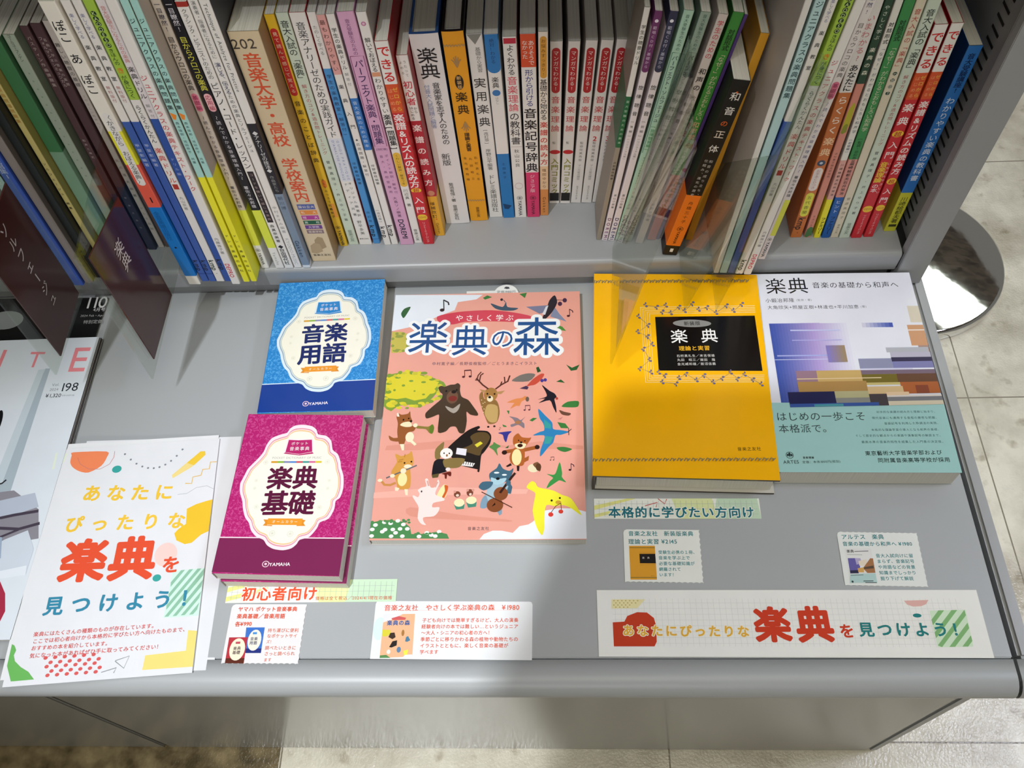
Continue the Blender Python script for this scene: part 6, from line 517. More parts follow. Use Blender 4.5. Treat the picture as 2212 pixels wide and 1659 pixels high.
 'dicM': (-0.2852,0.2333,0.0265,-1.76,0,105,148,(('P','#7d2a55',(0,30.2,104.9,31.8,105,0.2,0,1.1)),('L','#fbe3ea',0.9,(0.2,30.8,104.8,32.3)),('S','#fbe3ea',(52.4,137.6,60.3,136.3,65,132.7,67.3,128.2,74.7,126.8,80,121.8,82.5,113.3,87.6,109.2,91,102.1,92.5,96.1,95.8,88.1,97.2,77.2,95.8,68.4,92.5,65,92.4,57.8,89,49.2,82.1,45.7,80.5,40.5,75.3,32.8,67.8,30.1,65.8,26.3,62,22.6,55.3,20.8,47.1,21.8,41.2,24.9,37.4,29.4,30.8,32,25.2,37.5,22.1,44,17.9,48.7,14.5,56.3,12.2,64,8.5,71.7,7.2,79.6,9,86.6,10.3,91.7,11.6,94.8,15.2,99.9,18.2,104.1,21.6,110.3,23.1,117.6,26.6,124,33.6,127.5,39,129.4,41.1,133.7,45.3,136.8)),('S','#e08a9a',(52.4,134.1,59.8,132.9,64.3,129.5,66.5,125.3,73.4,123.9,78.5,119.2,80.8,111.2,85.6,107.4,88.8,100.7,90.3,95,93.4,87.5,94.7,77.2,93.4,68.9,90.3,65.6,90.2,58.8,87,50.7,80.5,47.4,79,42.5,74.1,35.2,67,32.6,65.1,29,61.5,25.5,55.1,23.8,47.4,24.7,41.8,27.6,38.2,31.9,32,34.4,26.7,39.6,23.7,45.8,19.8,50.2,16.6,57.4,14.4,64.7,10.9,72,9.8,79.5,11.4,86.1,12.7,90.9,13.8,93.8,17.3,98.6,20.1,102.5,23.4,108.4,24.7,115.3,28.1,121.3,34.7,124.6,39.7,126.4,41.7,130.5,45.7,133.4)),('S','#fbe3ea',(52.4,133.1,59.7,131.9,64.1,128.5,66.2,124.4,73.1,123.1,78,118.5,80.3,110.6,85,106.9,88.2,100.3,89.6,94.7,92.6,87.3,94,77.2,92.7,69,89.6,65.8,89.6,59.1,86.4,51.1,80.1,47.9,78.5,43.1,73.7,35.9,66.7,33.3,64.9,29.9,61.4,26.4,55.1,24.7,47.5,25.6,42,28.5,38.5,32.7,32.3,35.2,27.1,40.3,24.2,46.3,20.4,50.7,17.2,57.7,15.1,64.9,11.6,72.1,10.5,79.4,12.2,85.9,13.4,90.6,14.6,93.5,17.9,98.2,20.7,102.1,23.9,107.8,25.2,114.6,28.5,120.5,35,123.7,40,125.5,41.9,129.5,45.9,132.3)),('S','#f2c48c',(52.4,132.3,59.6,131.1,63.9,127.8,66,123.7,72.8,122.4,77.6,117.9,79.9,110.1,84.6,106.4,87.7,100,89.1,94.4,92.1,87.1,93.4,77.2,92.1,69.1,89.1,66,89,59.4,85.9,51.5,79.7,48.3,78.2,43.5,73.5,36.4,66.5,33.9,64.7,30.5,61.2,27.1,55,25.4,47.5,26.3,42.1,29.2,38.7,33.3,32.6,35.7,27.5,40.8,24.6,46.8,20.8,51,17.7,58,15.6,65,12.2,72.2,11.1,79.4,12.8,85.8,14,90.4,15.1,93.2,18.4,97.9,21.1,101.7,24.3,107.4,25.6,114.1,28.9,119.8,35.3,123,40.2,124.8,42.1,128.7,46,131.5)),('S','#f4f1e3',(52.4,131,59.4,129.9,63.6,126.6,65.7,122.7,72.3,121.4,77.1,116.9,79.3,109.4,83.8,105.8,86.9,99.4,88.3,94,91.2,86.9,92.5,77.2,91.2,69.3,88.3,66.2,88.3,59.8,85.2,52,79.1,48.9,77.6,44.3,73,37.3,66.2,34.8,64.4,31.5,61.1,28.1,55,26.5,47.6,27.4,42.3,30.2,39,34.2,33,36.6,28,41.5,25.2,47.4,21.5,51.6,18.4,58.4,16.4,65.3,13.1,72.3,12,79.3,13.6,85.6,14.8,90.1,15.9,92.9,19.2,97.5,21.8,101.2,25,106.7,26.2,113.2,29.4,118.9,35.6,122,40.4,123.7,42.3,127.5,46.1,130.3)),('P','#fbe3ea',(39.4,108.8,40.9,122.1,42,123.1,62.7,123.4,64.4,121.6,66.2,109.2,54.2,107.7,53.3,107.5)),('P','#b8276a',(41.1,110.1,42,122.3,50.8,122,62.6,122.8,64.8,111,53.6,108.5)),('P','#b8276a',(39.6,108.8,41.1,109.9,53.2,108.1,65.1,110.6,66.4,109.2,53.9,107.2)),('T','#efe6ea','ポケット',44.6,118.5,60.3,119.2,0.9,1),('T','#efe6ea','音楽事典',44,113.6,62.1,114.2,0.9,1),('T','#a9a4a4','POCKET DICTIONARY OF MUSIC',30.4,104.5,74.1,105.5,1,0),('P','#d8a03c',(30.2,101.4,35.8,101.5,35.9,99.6,30.4,99.5)),('P','#8fb848',(35.8,101.5,41.3,101.6,41.5,99.7,35.9,99.6)),('P','#8a8fb8',(41.3,101.6,46.9,101.6,47.1,99.8,41.5,99.7)),('P','#5f8fd0',(46.9,101.6,52.5,101.7,52.6,99.9,47.1,99.8)),('P','#cf5f6a',(52.5,101.7,58,101.8,58.2,100,52.6,99.9)),('P','#4f9f9a',(58,101.8,63.6,101.9,63.7,100.1,58.2,100)),('P','#d870a0',(63.6,101.9,69.1,102,69.3,100.2,63.7,100.1)),('P','#e0c840',(69.1,102,74.7,102.1,74.8,100.3,69.3,100.2)),('T','#5c1c3c','楽',29.4,85.2,52.4,86.2,0.97,3),('T','#5c1c3c','典',51.7,86,74.6,86.8,0.97,3),('T','#5c1c3c','基',28.9,61.8,53,62.8,0.97,3),('T','#5c1c3c','礎',51.9,62.6,75.6,63.4,0.97,3),('P','#e0902f',(33.9,47.3,37.7,47.2,37.8,42.3,42.3,42.4,42.3,41.4,34.3,41.8,36,44.3)),('P','#e0902f',(69.8,47.3,67,47.8,67.2,43.1,62.9,42.8,63,42,70.4,42.2,68.4,44.8)),('P','#ec9a32',(37.7,48.3,67.1,48.7,67.2,42.9,37.7,42.6)),('T','#f8ecd8','オールカラー',41.2,45.4,63.7,45.8,0.8,1),('E','#e8c8d4',43.3,8.8,2.98,2.72),('E','#7d2a55',43.3,8.8,2.28,2.09),('E','#e8c8d4',43.3,8.8,1.14,1.09),('T','#f2eaee','YAMAHA',46.3,8.5,63.7,9.3,1,2),('R','#d9d6c4',20.6,82.8,1.5),('R','#d9d6c4',20.7,75.4,1.4),('R','#d9d6c4',84.1,83.9,1.5),('R','#d9d6c4',83.9,76.5,1.4),('R','#d9d6c4',25.5,58.4,2),('R','#d9d6c4',79.5,59,2),('R','#d9d6c4',25.5,100.1,2.1),('R','#d9d6c4',79.8,101.5,2.2),('R','#d9d6c4',43.7,35.1,2.7),('R','#d9d6c4',58.9,35,2.7))),
 'dicB': (-0.2728,0.3814,0.0265,0.96,0,105,148,(('P','#1c3f92',(0,30.2,104.9,31.8,105,0.2,0,1.1)),('L','#dbebf7',0.9,(0.2,30.8,104.8,32.3)),('S','#dbebf7',(52.4,137.6,60.3,136.3,65,132.7,67.3,128.2,74.7,126.8,80,121.8,82.5,113.3,87.6,109.2,91,102.1,92.5,96.1,95.8,88.1,97.2,77.2,95.8,68.4,92.5,65,92.4,57.8,89,49.2,82.1,45.7,80.5,40.5,75.3,32.8,67.8,30.1,65.8,26.3,62,22.6,55.3,20.8,47.1,21.8,41.2,24.9,37.4,29.4,30.8,32,25.2,37.5,22.1,44,17.9,48.7,14.5,56.3,12.2,64,8.5,71.7,7.2,79.6,9,86.6,10.3,91.7,11.6,94.8,15.2,99.9,18.2,104.1,21.6,110.3,23.1,117.6,26.6,124,33.6,127.5,39,129.4,41.1,133.7,45.3,136.8)),('S','#7d93aa',(52.4,134.1,59.8,132.9,64.3,129.5,66.5,125.3,73.4,123.9,78.5,119.2,80.8,111.2,85.6,107.4,88.8,100.7,90.3,95,93.4,87.5,94.7,77.2,93.4,68.9,90.3,65.6,90.2,58.8,87,50.7,80.5,47.4,79,42.5,74.1,35.2,67,32.6,65.1,29,61.5,25.5,55.1,23.8,47.4,24.7,41.8,27.6,38.2,31.9,32,34.4,26.7,39.6,23.7,45.8,19.8,50.2,16.6,57.4,14.4,64.7,10.9,72,9.8,79.5,11.4,86.1,12.7,90.9,13.8,93.8,17.3,98.6,20.1,102.5,23.4,108.4,24.7,115.3,28.1,121.3,34.7,124.6,39.7,126.4,41.7,130.5,45.7,133.4)),('S','#dbebf7',(52.4,133.1,59.7,131.9,64.1,128.5,66.2,124.4,73.1,123.1,78,118.5,80.3,110.6,85,106.9,88.2,100.3,89.6,94.7,92.6,87.3,94,77.2,92.7,69,89.6,65.8,89.6,59.1,86.4,51.1,80.1,47.9,78.5,43.1,73.7,35.9,66.7,33.3,64.9,29.9,61.4,26.4,55.1,24.7,47.5,25.6,42,28.5,38.5,32.7,32.3,35.2,27.1,40.3,24.2,46.3,20.4,50.7,17.2,57.7,15.1,64.9,11.6,72.1,10.5,79.4,12.2,85.9,13.4,90.6,14.6,93.5,17.9,98.2,20.7,102.1,23.9,107.8,25.2,114.6,28.5,120.5,35,123.7,40,125.5,41.9,129.5,45.9,132.3)),('S','#c9cfc4',(52.4,132.3,59.6,131.1,63.9,127.8,66,123.7,72.8,122.4,77.6,117.9,79.9,110.1,84.6,106.4,87.7,100,89.1,94.4,92.1,87.1,93.4,77.2,92.1,69.1,89.1,66,89,59.4,85.9,51.5,79.7,48.3,78.2,43.5,73.5,36.4,66.5,33.9,64.7,30.5,61.2,27.1,55,25.4,47.5,26.3,42.1,29.2,38.7,33.3,32.6,35.7,27.5,40.8,24.6,46.8,20.8,51,17.7,58,15.6,65,12.2,72.2,11.1,79.4,12.8,85.8,14,90.4,15.1,93.2,18.4,97.9,21.1,101.7,24.3,107.4,25.6,114.1,28.9,119.8,35.3,123,40.2,124.8,42.1,128.7,46,131.5)),('S','#f4f1e3',(52.4,131,59.4,129.9,63.6,126.6,65.7,122.7,72.3,121.4,77.1,116.9,79.3,109.4,83.8,105.8,86.9,99.4,88.3,94,91.2,86.9,92.5,77.2,91.2,69.3,88.3,66.2,88.3,59.8,85.2,52,79.1,48.9,77.6,44.3,73,37.3,66.2,34.8,64.4,31.5,61.1,28.1,55,26.5,47.6,27.4,42.3,30.2,39,34.2,33,36.6,28,41.5,25.2,47.4,21.5,51.6,18.4,58.4,16.4,65.3,13.1,72.3,12,79.3,13.6,85.6,14.8,90.1,15.9,92.9,19.2,97.5,21.8,101.2,25,106.7,26.2,113.2,29.4,118.9,35.6,122,40.4,123.7,42.3,127.5,46.1,130.3)),('P','#dbebf7',(39.4,108.8,40.9,122.1,42,123.1,62.7,123.4,64.4,121.6,66.2,109.2,54.2,107.7,53.3,107.5)),('P','#2c86cc',(41.1,110.1,42,122.3,50.8,122,62.6,122.8,64.8,111,53.6,108.5)),('P','#2c86cc',(39.6,108.8,41.1,109.9,53.2,108.1,65.1,110.6,66.4,109.2,53.9,107.2)),('T','#efe6ea','ポケット',44.6,118.5,60.3,119.2,0.9,1),('T','#efe6ea','音楽事典',44,113.6,62.1,114.2,0.9,1),('T','#a9a4a4','POCKET DICTIONARY OF MUSIC',30.4,104.5,74.1,105.5,1,0),('P','#d8a03c',(30.2,101.4,35.8,101.5,35.9,99.6,30.4,99.5)),('P','#8fb848',(35.8,101.5,41.3,101.6,41.5,99.7,35.9,99.6)),('P','#8a8fb8',(41.3,101.6,46.9,101.6,47.1,99.8,41.5,99.7)),('P','#5f8fd0',(46.9,101.6,52.5,101.7,52.6,99.9,47.1,99.8)),('P','#cf5f6a',(52.5,101.7,58,101.8,58.2,100,52.6,99.9)),('P','#4f9f9a',(58,101.8,63.6,101.9,63.7,100.1,58.2,100)),('P','#d870a0',(63.6,101.9,69.1,102,69.3,100.2,63.7,100.1)),('P','#e0c840',(69.1,102,74.7,102.1,74.8,100.3,69.3,100.2)),('T','#1c2a66','音',29.4,85.2,52.4,86.2,0.97,3),('T','#1c2a66','楽',51.7,86,74.6,86.8,0.97,3),('T','#1c2a66','用',28.9,61.8,53,62.8,0.97,3),('T','#1c2a66','語',51.9,62.6,75.6,63.4,0.97,3),('P','#e0902f',(33.9,47.3,37.7,47.2,37.8,42.3,42.3,42.4,42.3,41.4,34.3,41.8,36,44.3)),('P','#e0902f',(69.8,47.3,67,47.8,67.2,43.1,62.9,42.8,63,42,70.4,42.2,68.4,44.8)),('P','#ec9a32',(37.7,48.3,67.1,48.7,67.2,42.9,37.7,42.6)),('T','#f8ecd8','オールカラー',41.2,45.4,63.7,45.8,0.8,1),('E','#e8c8d4',43.3,8.8,2.98,2.72),('E','#1c3f92',43.3,8.8,2.28,2.09),('E','#e8c8d4',43.3,8.8,1.14,1.09),('T','#f2eaee','YAMAHA',46.3,8.5,63.7,9.3,1,2),('R','#d9d6c4',20.6,82.8,1.5),('R','#d9d6c4',20.7,75.4,1.4),('R','#d9d6c4',84.1,83.9,1.5),('R','#d9d6c4',83.9,76.5,1.4),('R','#d9d6c4',25.5,58.4,2),('R','#d9d6c4',79.5,59,2),('R','#d9d6c4',25.5,100.1,2.1),('R','#d9d6c4',79.8,101.5,2.2),('R','#d9d6c4',43.7,35.1,2.7),('R','#d9d6c4',58.9,35,2.7))),
 'flyer': (-0.4423,0.1477,0.008,4.94,2.58,148,210,(('G','#e2e5ea',2,2,146,208,4.6),('S','#f0875a',(15.2,196.1,15.2,203.2,16.1,206.2,46.3,204.7,47.6,198.9,44,190.3,33.6,184.4,24.8,186.5,18.2,191.1)),('L','#c77a74',0.43,(21,200.4,24.6,193.6,32.9,188,43.5,187.1,51.2,191.5,54,198.4,53.7,204.4)),('E','#38a39c',58.6,185.8,4.25,3.6),('L','#9ca0a8',0.31,(116.6,156.3,124.8,156.8,132.4,161.9,141.6,162.9,147.8,159.4)),('P','#efd88a',(108.9,175.8,122.9,189.4,132.4,197.9,136.2,197.9,136.9,194.2,125.8,182.7,110.3,172.8)),('P','#efc73c',(121.1,187.2,131.9,198,136.2,197.9,136.9,194.2,127.7,184.3)),('L','#e3bd6a',0.94,(122,166.7,127.8,166.2,128.1,172.6,135.2,173.7,136.1,179.5,141.9,179.6,142.2,186.4,147.8,186.2)),('P','#e2ead8',(0,207.1,11.2,205.6,10,198.3,5.3,190.4,0,190.3)),('E','#7f858f',63.5,200.6,0.97,0.98),('E','#7f858f',69.7,194.6,0.96,0.97),('E','#7f858f',75.5,190,0.96,0.97),('E','#7f858f',81.2,186.7,0.96,0.96),('E','#7f858f',86.6,184.8,0.96,0.96),('E','#7f858f',91.8,184.2,0.96,0.96),('E','#7f858f',96.8,184.9,0.96,0.96),('E','#7f858f',101.7,187,0.96,0.96),('E','#7f858f',106.4,190.4,0.96,0.97),('E','#7f858f',110.9,195.1,0.96,0.97),('E','#7f858f',115.3,201.3,0.97,0.98),('T','#efc33c','あなたに',30,164.2,115.2,159.2,0.78,3),('P','#edc22f',(126.6,142,134.3,145.8,142.2,148,148,149.2,148,119.5,141.7,116.7,134.5,109.8,128.7,109,121.2,113,118.5,119.6,121.8,123.7,127.4,127.6)),('T','#efc33c','ぴったりな',19.3,135.5,129.9,131.2,0.72,3),('E','#f3cfc8',113.8,100.9,9.52,10.61),('E','#38a39c',109.1,80.6,3.56,3.11),('P','#cfeee0',(121.7,85.7,148,86.2,148,45.7,119.3,46)),('P','#8fbfa4',(121.3,75.8,128.6,85.8,131.9,85.9,121.7,71.8)),('P','#8fbfa4',(120.9,66,135.4,86,138.7,86,121.2,62.1)),('P','#8fbfa4',(120.4,56.3,142.3,86.1,145.6,86.1,120.8,52.5)),('P','#8fbfa4',(120,46.7,148,86.2,147.9,80.2,123.2,46.8)),('P','#8fbfa4',(126.7,46.8,148,76.2,147.3,70.3,129.8,46.9)),('P','#8fbfa4',(133.3,46.9,147.9,66.4,146.7,60.5,136.5,47)),('P','#8fbfa4',(140,47,147.2,56.7,146.1,50.9,143.2,47.1)),('T','#e2502f','楽',24.9,102,65,100.4,0.97,4),('T','#e2502f','典',66,100.4,106.6,99.3,0.97,4),('T','#e2502f','を',111.6,91.7,127.4,91.5,1,3),('T','#3286a4','見つけよう！',16.3,63.2,150,61.3,0.74,3),('T','#cb4a48','楽典にはたくさんの種類のものが存在しています。',15.6,40.3,114.9,40.1,0.95,2),('T','#cb4a48','ここでは初心者向けから本格的に学びたい方へ向けたものまで、',16.2,34.6,140.6,35.3,0.95,2),('T','#cb4a48','おすすめの本を紹介しています。',16.2,29.1,79.6,28.5,0.95,2),('T','#cb4a48','気になった本があればぜひ手に取ってみてください！',16.2,23.1,121.1,22.8,0.95,2),('P','#f0d97c',(140.8,34.3,148,33.2,148,4.7,108.2,5.1,109,16.5,140.9,17.8)),('P','#6ab45c',(0,33.7,2.2,32.5,4.5,28.6,3.5,24.5,5.5,19.7,11.2,14.7,18.1,10.5,23.8,4.2,5.8,4,0,16.5,0,19.4)),('E','#d65a5a',33.8,6.6,1.68,1.41),('E','#d65a5a',41.3,6.6,1.68,1.41),('E','#d65a5a',48.9,6.6,1.68,1.4),('E','#d65a5a',56.4,6.5,1.68,1.4),('E','#d65a5a',63.9,6.5,1.68,1.4),('E','#d65a5a',71.5,6.5,1.68,1.4),('E','#d65a5a',36.3,9.8,1.68,1.41),('E','#d65a5a',43.8,9.8,1.69,1.41),('E','#d65a5a',51.4,9.7,1.69,1.41),('E','#d65a5a',58.9,9.7,1.69,1.41),('E','#d65a5a',66.5,9.7,1.69,1.41),('E','#d65a5a',74.1,9.7,1.69,1.41),('E','#d65a5a',31.7,13.5,1.69,1.42),('E','#d65a5a',39.2,13.5,1.69,1.42),('E','#d65a5a',46.8,13.5,1.69,1.42),('E','#d65a5a',54.4,13.4,1.69,1.42),('E','#d65a5a',61.9,13.4,1.69,1.42),('E','#d65a5a',69.5,13.4,1.69,1.42),('E','#d65a5a',34.2,16.7,1.69,1.43),('E','#d65a5a',41.7,16.7,1.69,1.43),('E','#d65a5a',49.3,16.7,1.69,1.43),('E','#d65a5a',56.9,16.6,1.69,1.42),('E','#d65a5a',64.5,16.6,1.69,1.42),('E','#d65a5a',72.1,16.6,1.7,1.42),('E','#d65a5a',29.5,20.5,1.7,1.44),('E','#d65a5a',37.1,20.5,1.7,1.44),('E','#d65a5a',44.7,20.4,1.7,1.43),('E','#d65a5a',52.3,20.4,1.7,1.43),('E','#d65a5a',59.9,20.4,1.7,1.43),('E','#d65a5a',67.5,20.4,1.7,1.43),('L','#8a9096',0.66,(85.7,14.1,96.3,17,93.4,7.6,85.5,13.8)),('L','#8a9096',0.65,(76,5.7,87.5,8.5,85.9,4.5)))),
 'stripL': (-0.2797,0.2169,0.0006,0.26,0,142,19,(('P','#e9efe0',(0,19,1.6,19,134.5,19,141.7,0,0,0)),('P','#c9e3c4',(96,0,142,0,142,19,102,19)),('P','#dfe8a8',(78,0,100,0,104,19,70,19)),('P','#e9e8f2',(38,0,72,0,72,19,34,19)),('P','#e6e48a',(0,9,36,19,28,19,0,13)),('P','#e6e48a',(0,1,34,10,34,13,0,5)),('G','#aab4b4',2,2,140,17,4.6),('L','#cc6a66',0.64,(44.4,18.8,51,13.1)),('L','#cc6a66',0.64,(54,18.8,51.7,13.1)),('T','#f2efe6','初心者向け',12.4,7.4,76.7,7.5,0.95,5),('T','#e2522f','初心者向け',12.4,7.4,76.7,7.5,0.95,3),('T','#d8704a','価格は全て税込／2024/4/1現在の価格',75,3.2,139,3.2,0.9,1))),
 'stripR': (0.0264,0.2882,0.0006,-0.58,0,139.5,18.5,(('P','#c4dcc0',(100,0,139.5,0,138,18.5,104,18.5)),('P','#dce4a8',(72,0,104,0,100,18.5,66,18.5)),('P','#e6e48a',(0,8,36,18.5,28,18.5,0,12)),('P','#e6e48a',(0,1,30,8,30,11,0,4)),('G','#a4aeae',2,2,137.5,16.5,4.6),('L','#c4504a',0.7,(43.2,11.7,53.9,14.9,52.5,10.5)),('L','#c4504a',0.7,(54.5,18.3,60,13.4,61.9,17.9)),('T','#eef0e6','本格的に学びたい方向け',11.6,5.9,134.5,5.8,0.95,5),('T','#1c6f7c','本格的に学びたい方向け',11.6,5.9,134.5,5.8,0.95,3))),
 'banner': (0.0257,0.1733,0.0006,-0.28,0,299,53,(('G','#d6d9d6',12,8,284,46,4.6),('P','#efe6b0',(11.7,45.3,38.5,45.3,31.8,38.1,11.4,37.8)),('P','#c43c1c',(11.9,26.7,21.1,27.3,23.6,31.8,31.6,34.9,39.4,34.6,44.6,30.2,45.8,24.7,45.6,11.6,43.6,7.9,12,7.8)),('E','#c9b56a',13.6,44.2,0.63,0.48),('E','#c9b56a',16.7,44.2,0.63,0.48),('E','#c9b56a',19.9,44.2,0.63,0.48),('E','#c9b56a',23,44.2,0.63,0.48),('E','#c9b56a',26.2,44.2,0.63,0.48),('E','#c9b56a',29.3,44.2,0.63,0.48),('E','#c9b56a',32.5,44.2,0.63,0.48),('E','#c9b56a',15.1,42.4,0.63,0.48),('E','#c9b56a',18.2,42.4,0.63,0.48),('E','#c9b56a',21.4,42.4,0.63,0.48),('E','#c9b56a',24.5,42.4,0.63,0.48),('E','#c9b56a',27.7,42.4,0.63,0.48),('E','#c9b56a',30.8,42.4,0.63,0.48),('E','#c9b56a',13.4,40.7,0.63,0.48),('E','#c9b56a',16.6,40.7,0.63,0.48),('E','#c9b56a',19.7,40.7,0.63,0.48),('E','#c9b56a',22.8,40.7,0.63,0.48),('E','#c9b56a',26,40.7,0.63,0.48),('E','#c9b56a',14.9,38.9,0.63,0.48),('E','#c9b56a',18,38.9,0.63,0.48),('E','#c9b56a',21.2,38.9,0.63,0.48),('E','#c9b56a',24.3,38.9,0.63,0.48),('P','#e3b4ac',(241.3,44.3,260.3,44.9,257.7,41.5,253.5,39.9,247.4,39.6,243.2,41.1)),('P','#d6ecd0',(259.1,36.4,286.7,37.1,285.6,8.6,259,8)),('P','#84b878',(259,29.2,266,36.6,270.4,36.7,259.2,24.9)),('P','#84b878',(259.1,19.2,276,36.8,280.4,36.9,259.4,15)),('P','#84b878',(259.3,9.4,285.9,37.1,286,32.7,262.2,8.1)),('P','#84b878',(267.6,8.2,285.8,27,286,22.7,272,8.4)),('P','#84b878',(277.4,8.5,285.8,17.1,285.9,12.9,281.7,8.6)),('E','#1f7f80',248.9,32.5,3.31,1.59),('T','#f2ecd8','あなたにぴったりな',18.4,20.4,118.9,19.8,0.86,5),('T','#e8b23a','あなたにぴったりな',18.4,20.4,118.9,19.8,0.86,3),('T','#cf3c1c','楽',121.9,25.3,150.9,25.7,0.98,4),('T','#cf3c1c','典',154.2,25.4,183.5,25.8,0.98,4),('T','#cf3c1c','を',187.1,20.2,198.7,20.6,1,3),('T','#1f7f80','見つけよう！',200.8,21.5,285.2,21.7,0.84,3))),
 'cardA': (-0.2737,0.1679,0.0006,-0.33,0,62.5,48,(('T','#d4502f','ヤマハ ポケット音楽事典',5.6,43.9,55.1,44.1,0.95,3),('T','#d4502f','楽典基礎／音楽用語',5.6,38,45.9,38.3,0.95,3),('T','#d4502f','各¥990',5.4,31.6,19.3,31.9,1,3),('T','#d0694c','持ち運びに便利',33.3,26.6,58.8,26.8,0.95,2),('T','#d0694c','なポケットサイ',33.4,22.1,58.4,22.3,0.95,2),('T','#d0694c','ズ！',33.5,17.4,39.7,17.6,0.95,2),('T','#d0694c','調べたいときに',33.3,12.6,58.8,12.8,0.95,2),('T','#d0694c','さっと調べられ',33.6,8,58.5,8.3,0.95,2),('T','#d0694c','ます',33.9,3.2,40.3,3.4,0.95,2),('P','#3a6fc4',(15.2,28.9,30.5,29,30.8,8.5,16.7,8.4)),('P','#1c2c7a',(16.8,12,30.8,12.1,30.8,8.5,16.7,8.4)),('E','#efe9d8',23.8,18.7,5.49,8.44),('T','#1c2a5c','音楽',20.1,19.7,26.4,19.9,0.95,2),('T','#1c2a5c','用語',20,16.4,26.5,16.6,0.95,2),('P','#4a90d0',(21.5,25.1,24.9,25.2,25,23.4,21.6,23.3)),('P','#b5303c',(2.6,20.8,17.8,21,18.3,0.3,3,0.3)),('P','#5c2414',(3.1,4.2,18.3,4.5,18.3,0.3,3,0.3)),('E','#f2e6cc',11,11.3,6.29,8.83),('T','#3a1c28','楽典',7.6,12,13.9,12.3,0.95,2),('T','#3a1c28','基礎',7.5,8.7,14,9,0.95,2),('P','#c04a5c',(8.8,17.3,12.6,17.5,12.6,15.7,8.9,15.6)))),
 'cardB': (-0.1544,0.1716,0.0006,-0.51,0,128,46.5,(('E','#d4e8e6',5.1,23.8,5.1,9.23),('T','#dd5a3c','音楽之友社\u3000やさしく学ぶ楽典の森\u3000¥1980',7.2,40.8,117.6,41.8,0.95,2),('L','#e6b8a8',0.17,(7.4,38.8,117.6,39.5)),('T','#d4502f','子ども向けでは簡単すぎるけど、大人の演奏',39.1,30.9,116.9,31.5,0.95,2),('T','#d4502f','経験者向けの本では難しい…というジュニア',38.9,25.8,116.9,26.4,0.95,2),('T','#d4502f','〜大人・シニアの初心者の方へ！',39,20.8,96.3,21.3,0.95,2),('T','#d4502f','季節ごとに移りかわる森の植物や動物たちの',38.9,15.6,117,16.3,0.95,2),('T','#d4502f','イラストとともに、楽しく音楽の基礎が',38.9,10.6,109.3,11.3,0.95,2),('T','#d4502f','学べます',39,5.6,54.1,5.9,0.95,2),('P','#e8b48c',(7.6,35.7,33,36,33.5,2.1,7.6,0.7)),('P','#e3e2ea',(7.6,35.7,23.1,35.8,15,31.5,7.7,28.9)),('P','#d8cc3c',(7.7,23,14.1,23,14.8,19.7,11.2,17.6,7.8,17.8)),('P','#cf5a5c',(14.1,32.3,19.9,34.1,26,32.8,25.3,31.1,15.1,30.8)),('T','#2c5a9a','楽典の森',10.6,28.5,29.7,28.8,0.9,3),('P','#3a2a20',(14.3,20.5,17.7,20.9,18.9,17.2,16.5,15.5,13.1,17.2)),('P','#241c1a',(16.7,13.9,20.4,14.7,20.3,10.6,16.3,8.9,14.4,9.3)),('P','#4a7a9a',(27.3,17.3,28.9,18.1,30.9,14.8,28.5,13.5,26.8,13.9)),('P','#f0e84a',(26.2,6.5,29.8,7.4,29.4,3.3,26.9,2.9)),('E','#f6e6e0',14.3,5.6,1.51,1.8),('E','#5f7fa0',22.3,7.3,1.67,2.3),('E','#a8743c',24.5,20.6,1.18,2.51),('P','#5a8a50',(7.7,2.7,12.7,3.2,16.2,0.9,7.6,0.7)),('P','#ecebf0',(26.2,1.6,27.7,3.3,33.3,3.7,33.5,2.1)))),
 'cardC': (0.0492,0.2328,0.0006,-1.16,0,63.3,45.7,(('T','#2a7f84','音楽之友社\u3000新装版楽典',4,42,58.1,42.4,0.95,2),('T','#2a7f84','理論と実習 ¥2145',3.7,34.8,44.2,35.3,0.95,2),('T','#3f8a8e','受験生必携の１冊、',28.1,25.8,59.9,26.2,0.95,2),('T','#3f8a8e','音楽を学ぶ上で',28,21,53.8,21.3,0.95,2),('T','#3f8a8e','必要な基礎知識が',28,16.1,57.3,16.5,0.95,2),('T','#3f8a8e','網羅されて',27.9,11.2,45.9,11.5,0.95,2),('T','#3f8a8e','います！',27.8,6.6,41.8,6.8,0.95,2),('P','#e0a02c',(4.4,31.1,25.6,31.4,25.9,2.4,4.5,2.1)),('P','#1a1412',(12.6,24.2,25.6,24.4,25.8,16.2,12.7,16.1)),('T','#d8d4cc','楽\u3000典',14.7,20.8,20.9,20.9,0.9,1),('L','#8a7430',0.68,(4.6,29.5,25.5,29.7)),('L','#8a7430',0.67,(4.6,3.9,25.9,4.2)),('T','#4a3410','音楽之友社',21.2,5.5,24.2,5.5,0.9,0),('L','#c98f2c',0.3,(12.5,25.4,25.3,25.7)),('L','#c98f2c',0.3,(12.5,14.7,25.7,15.1)))),
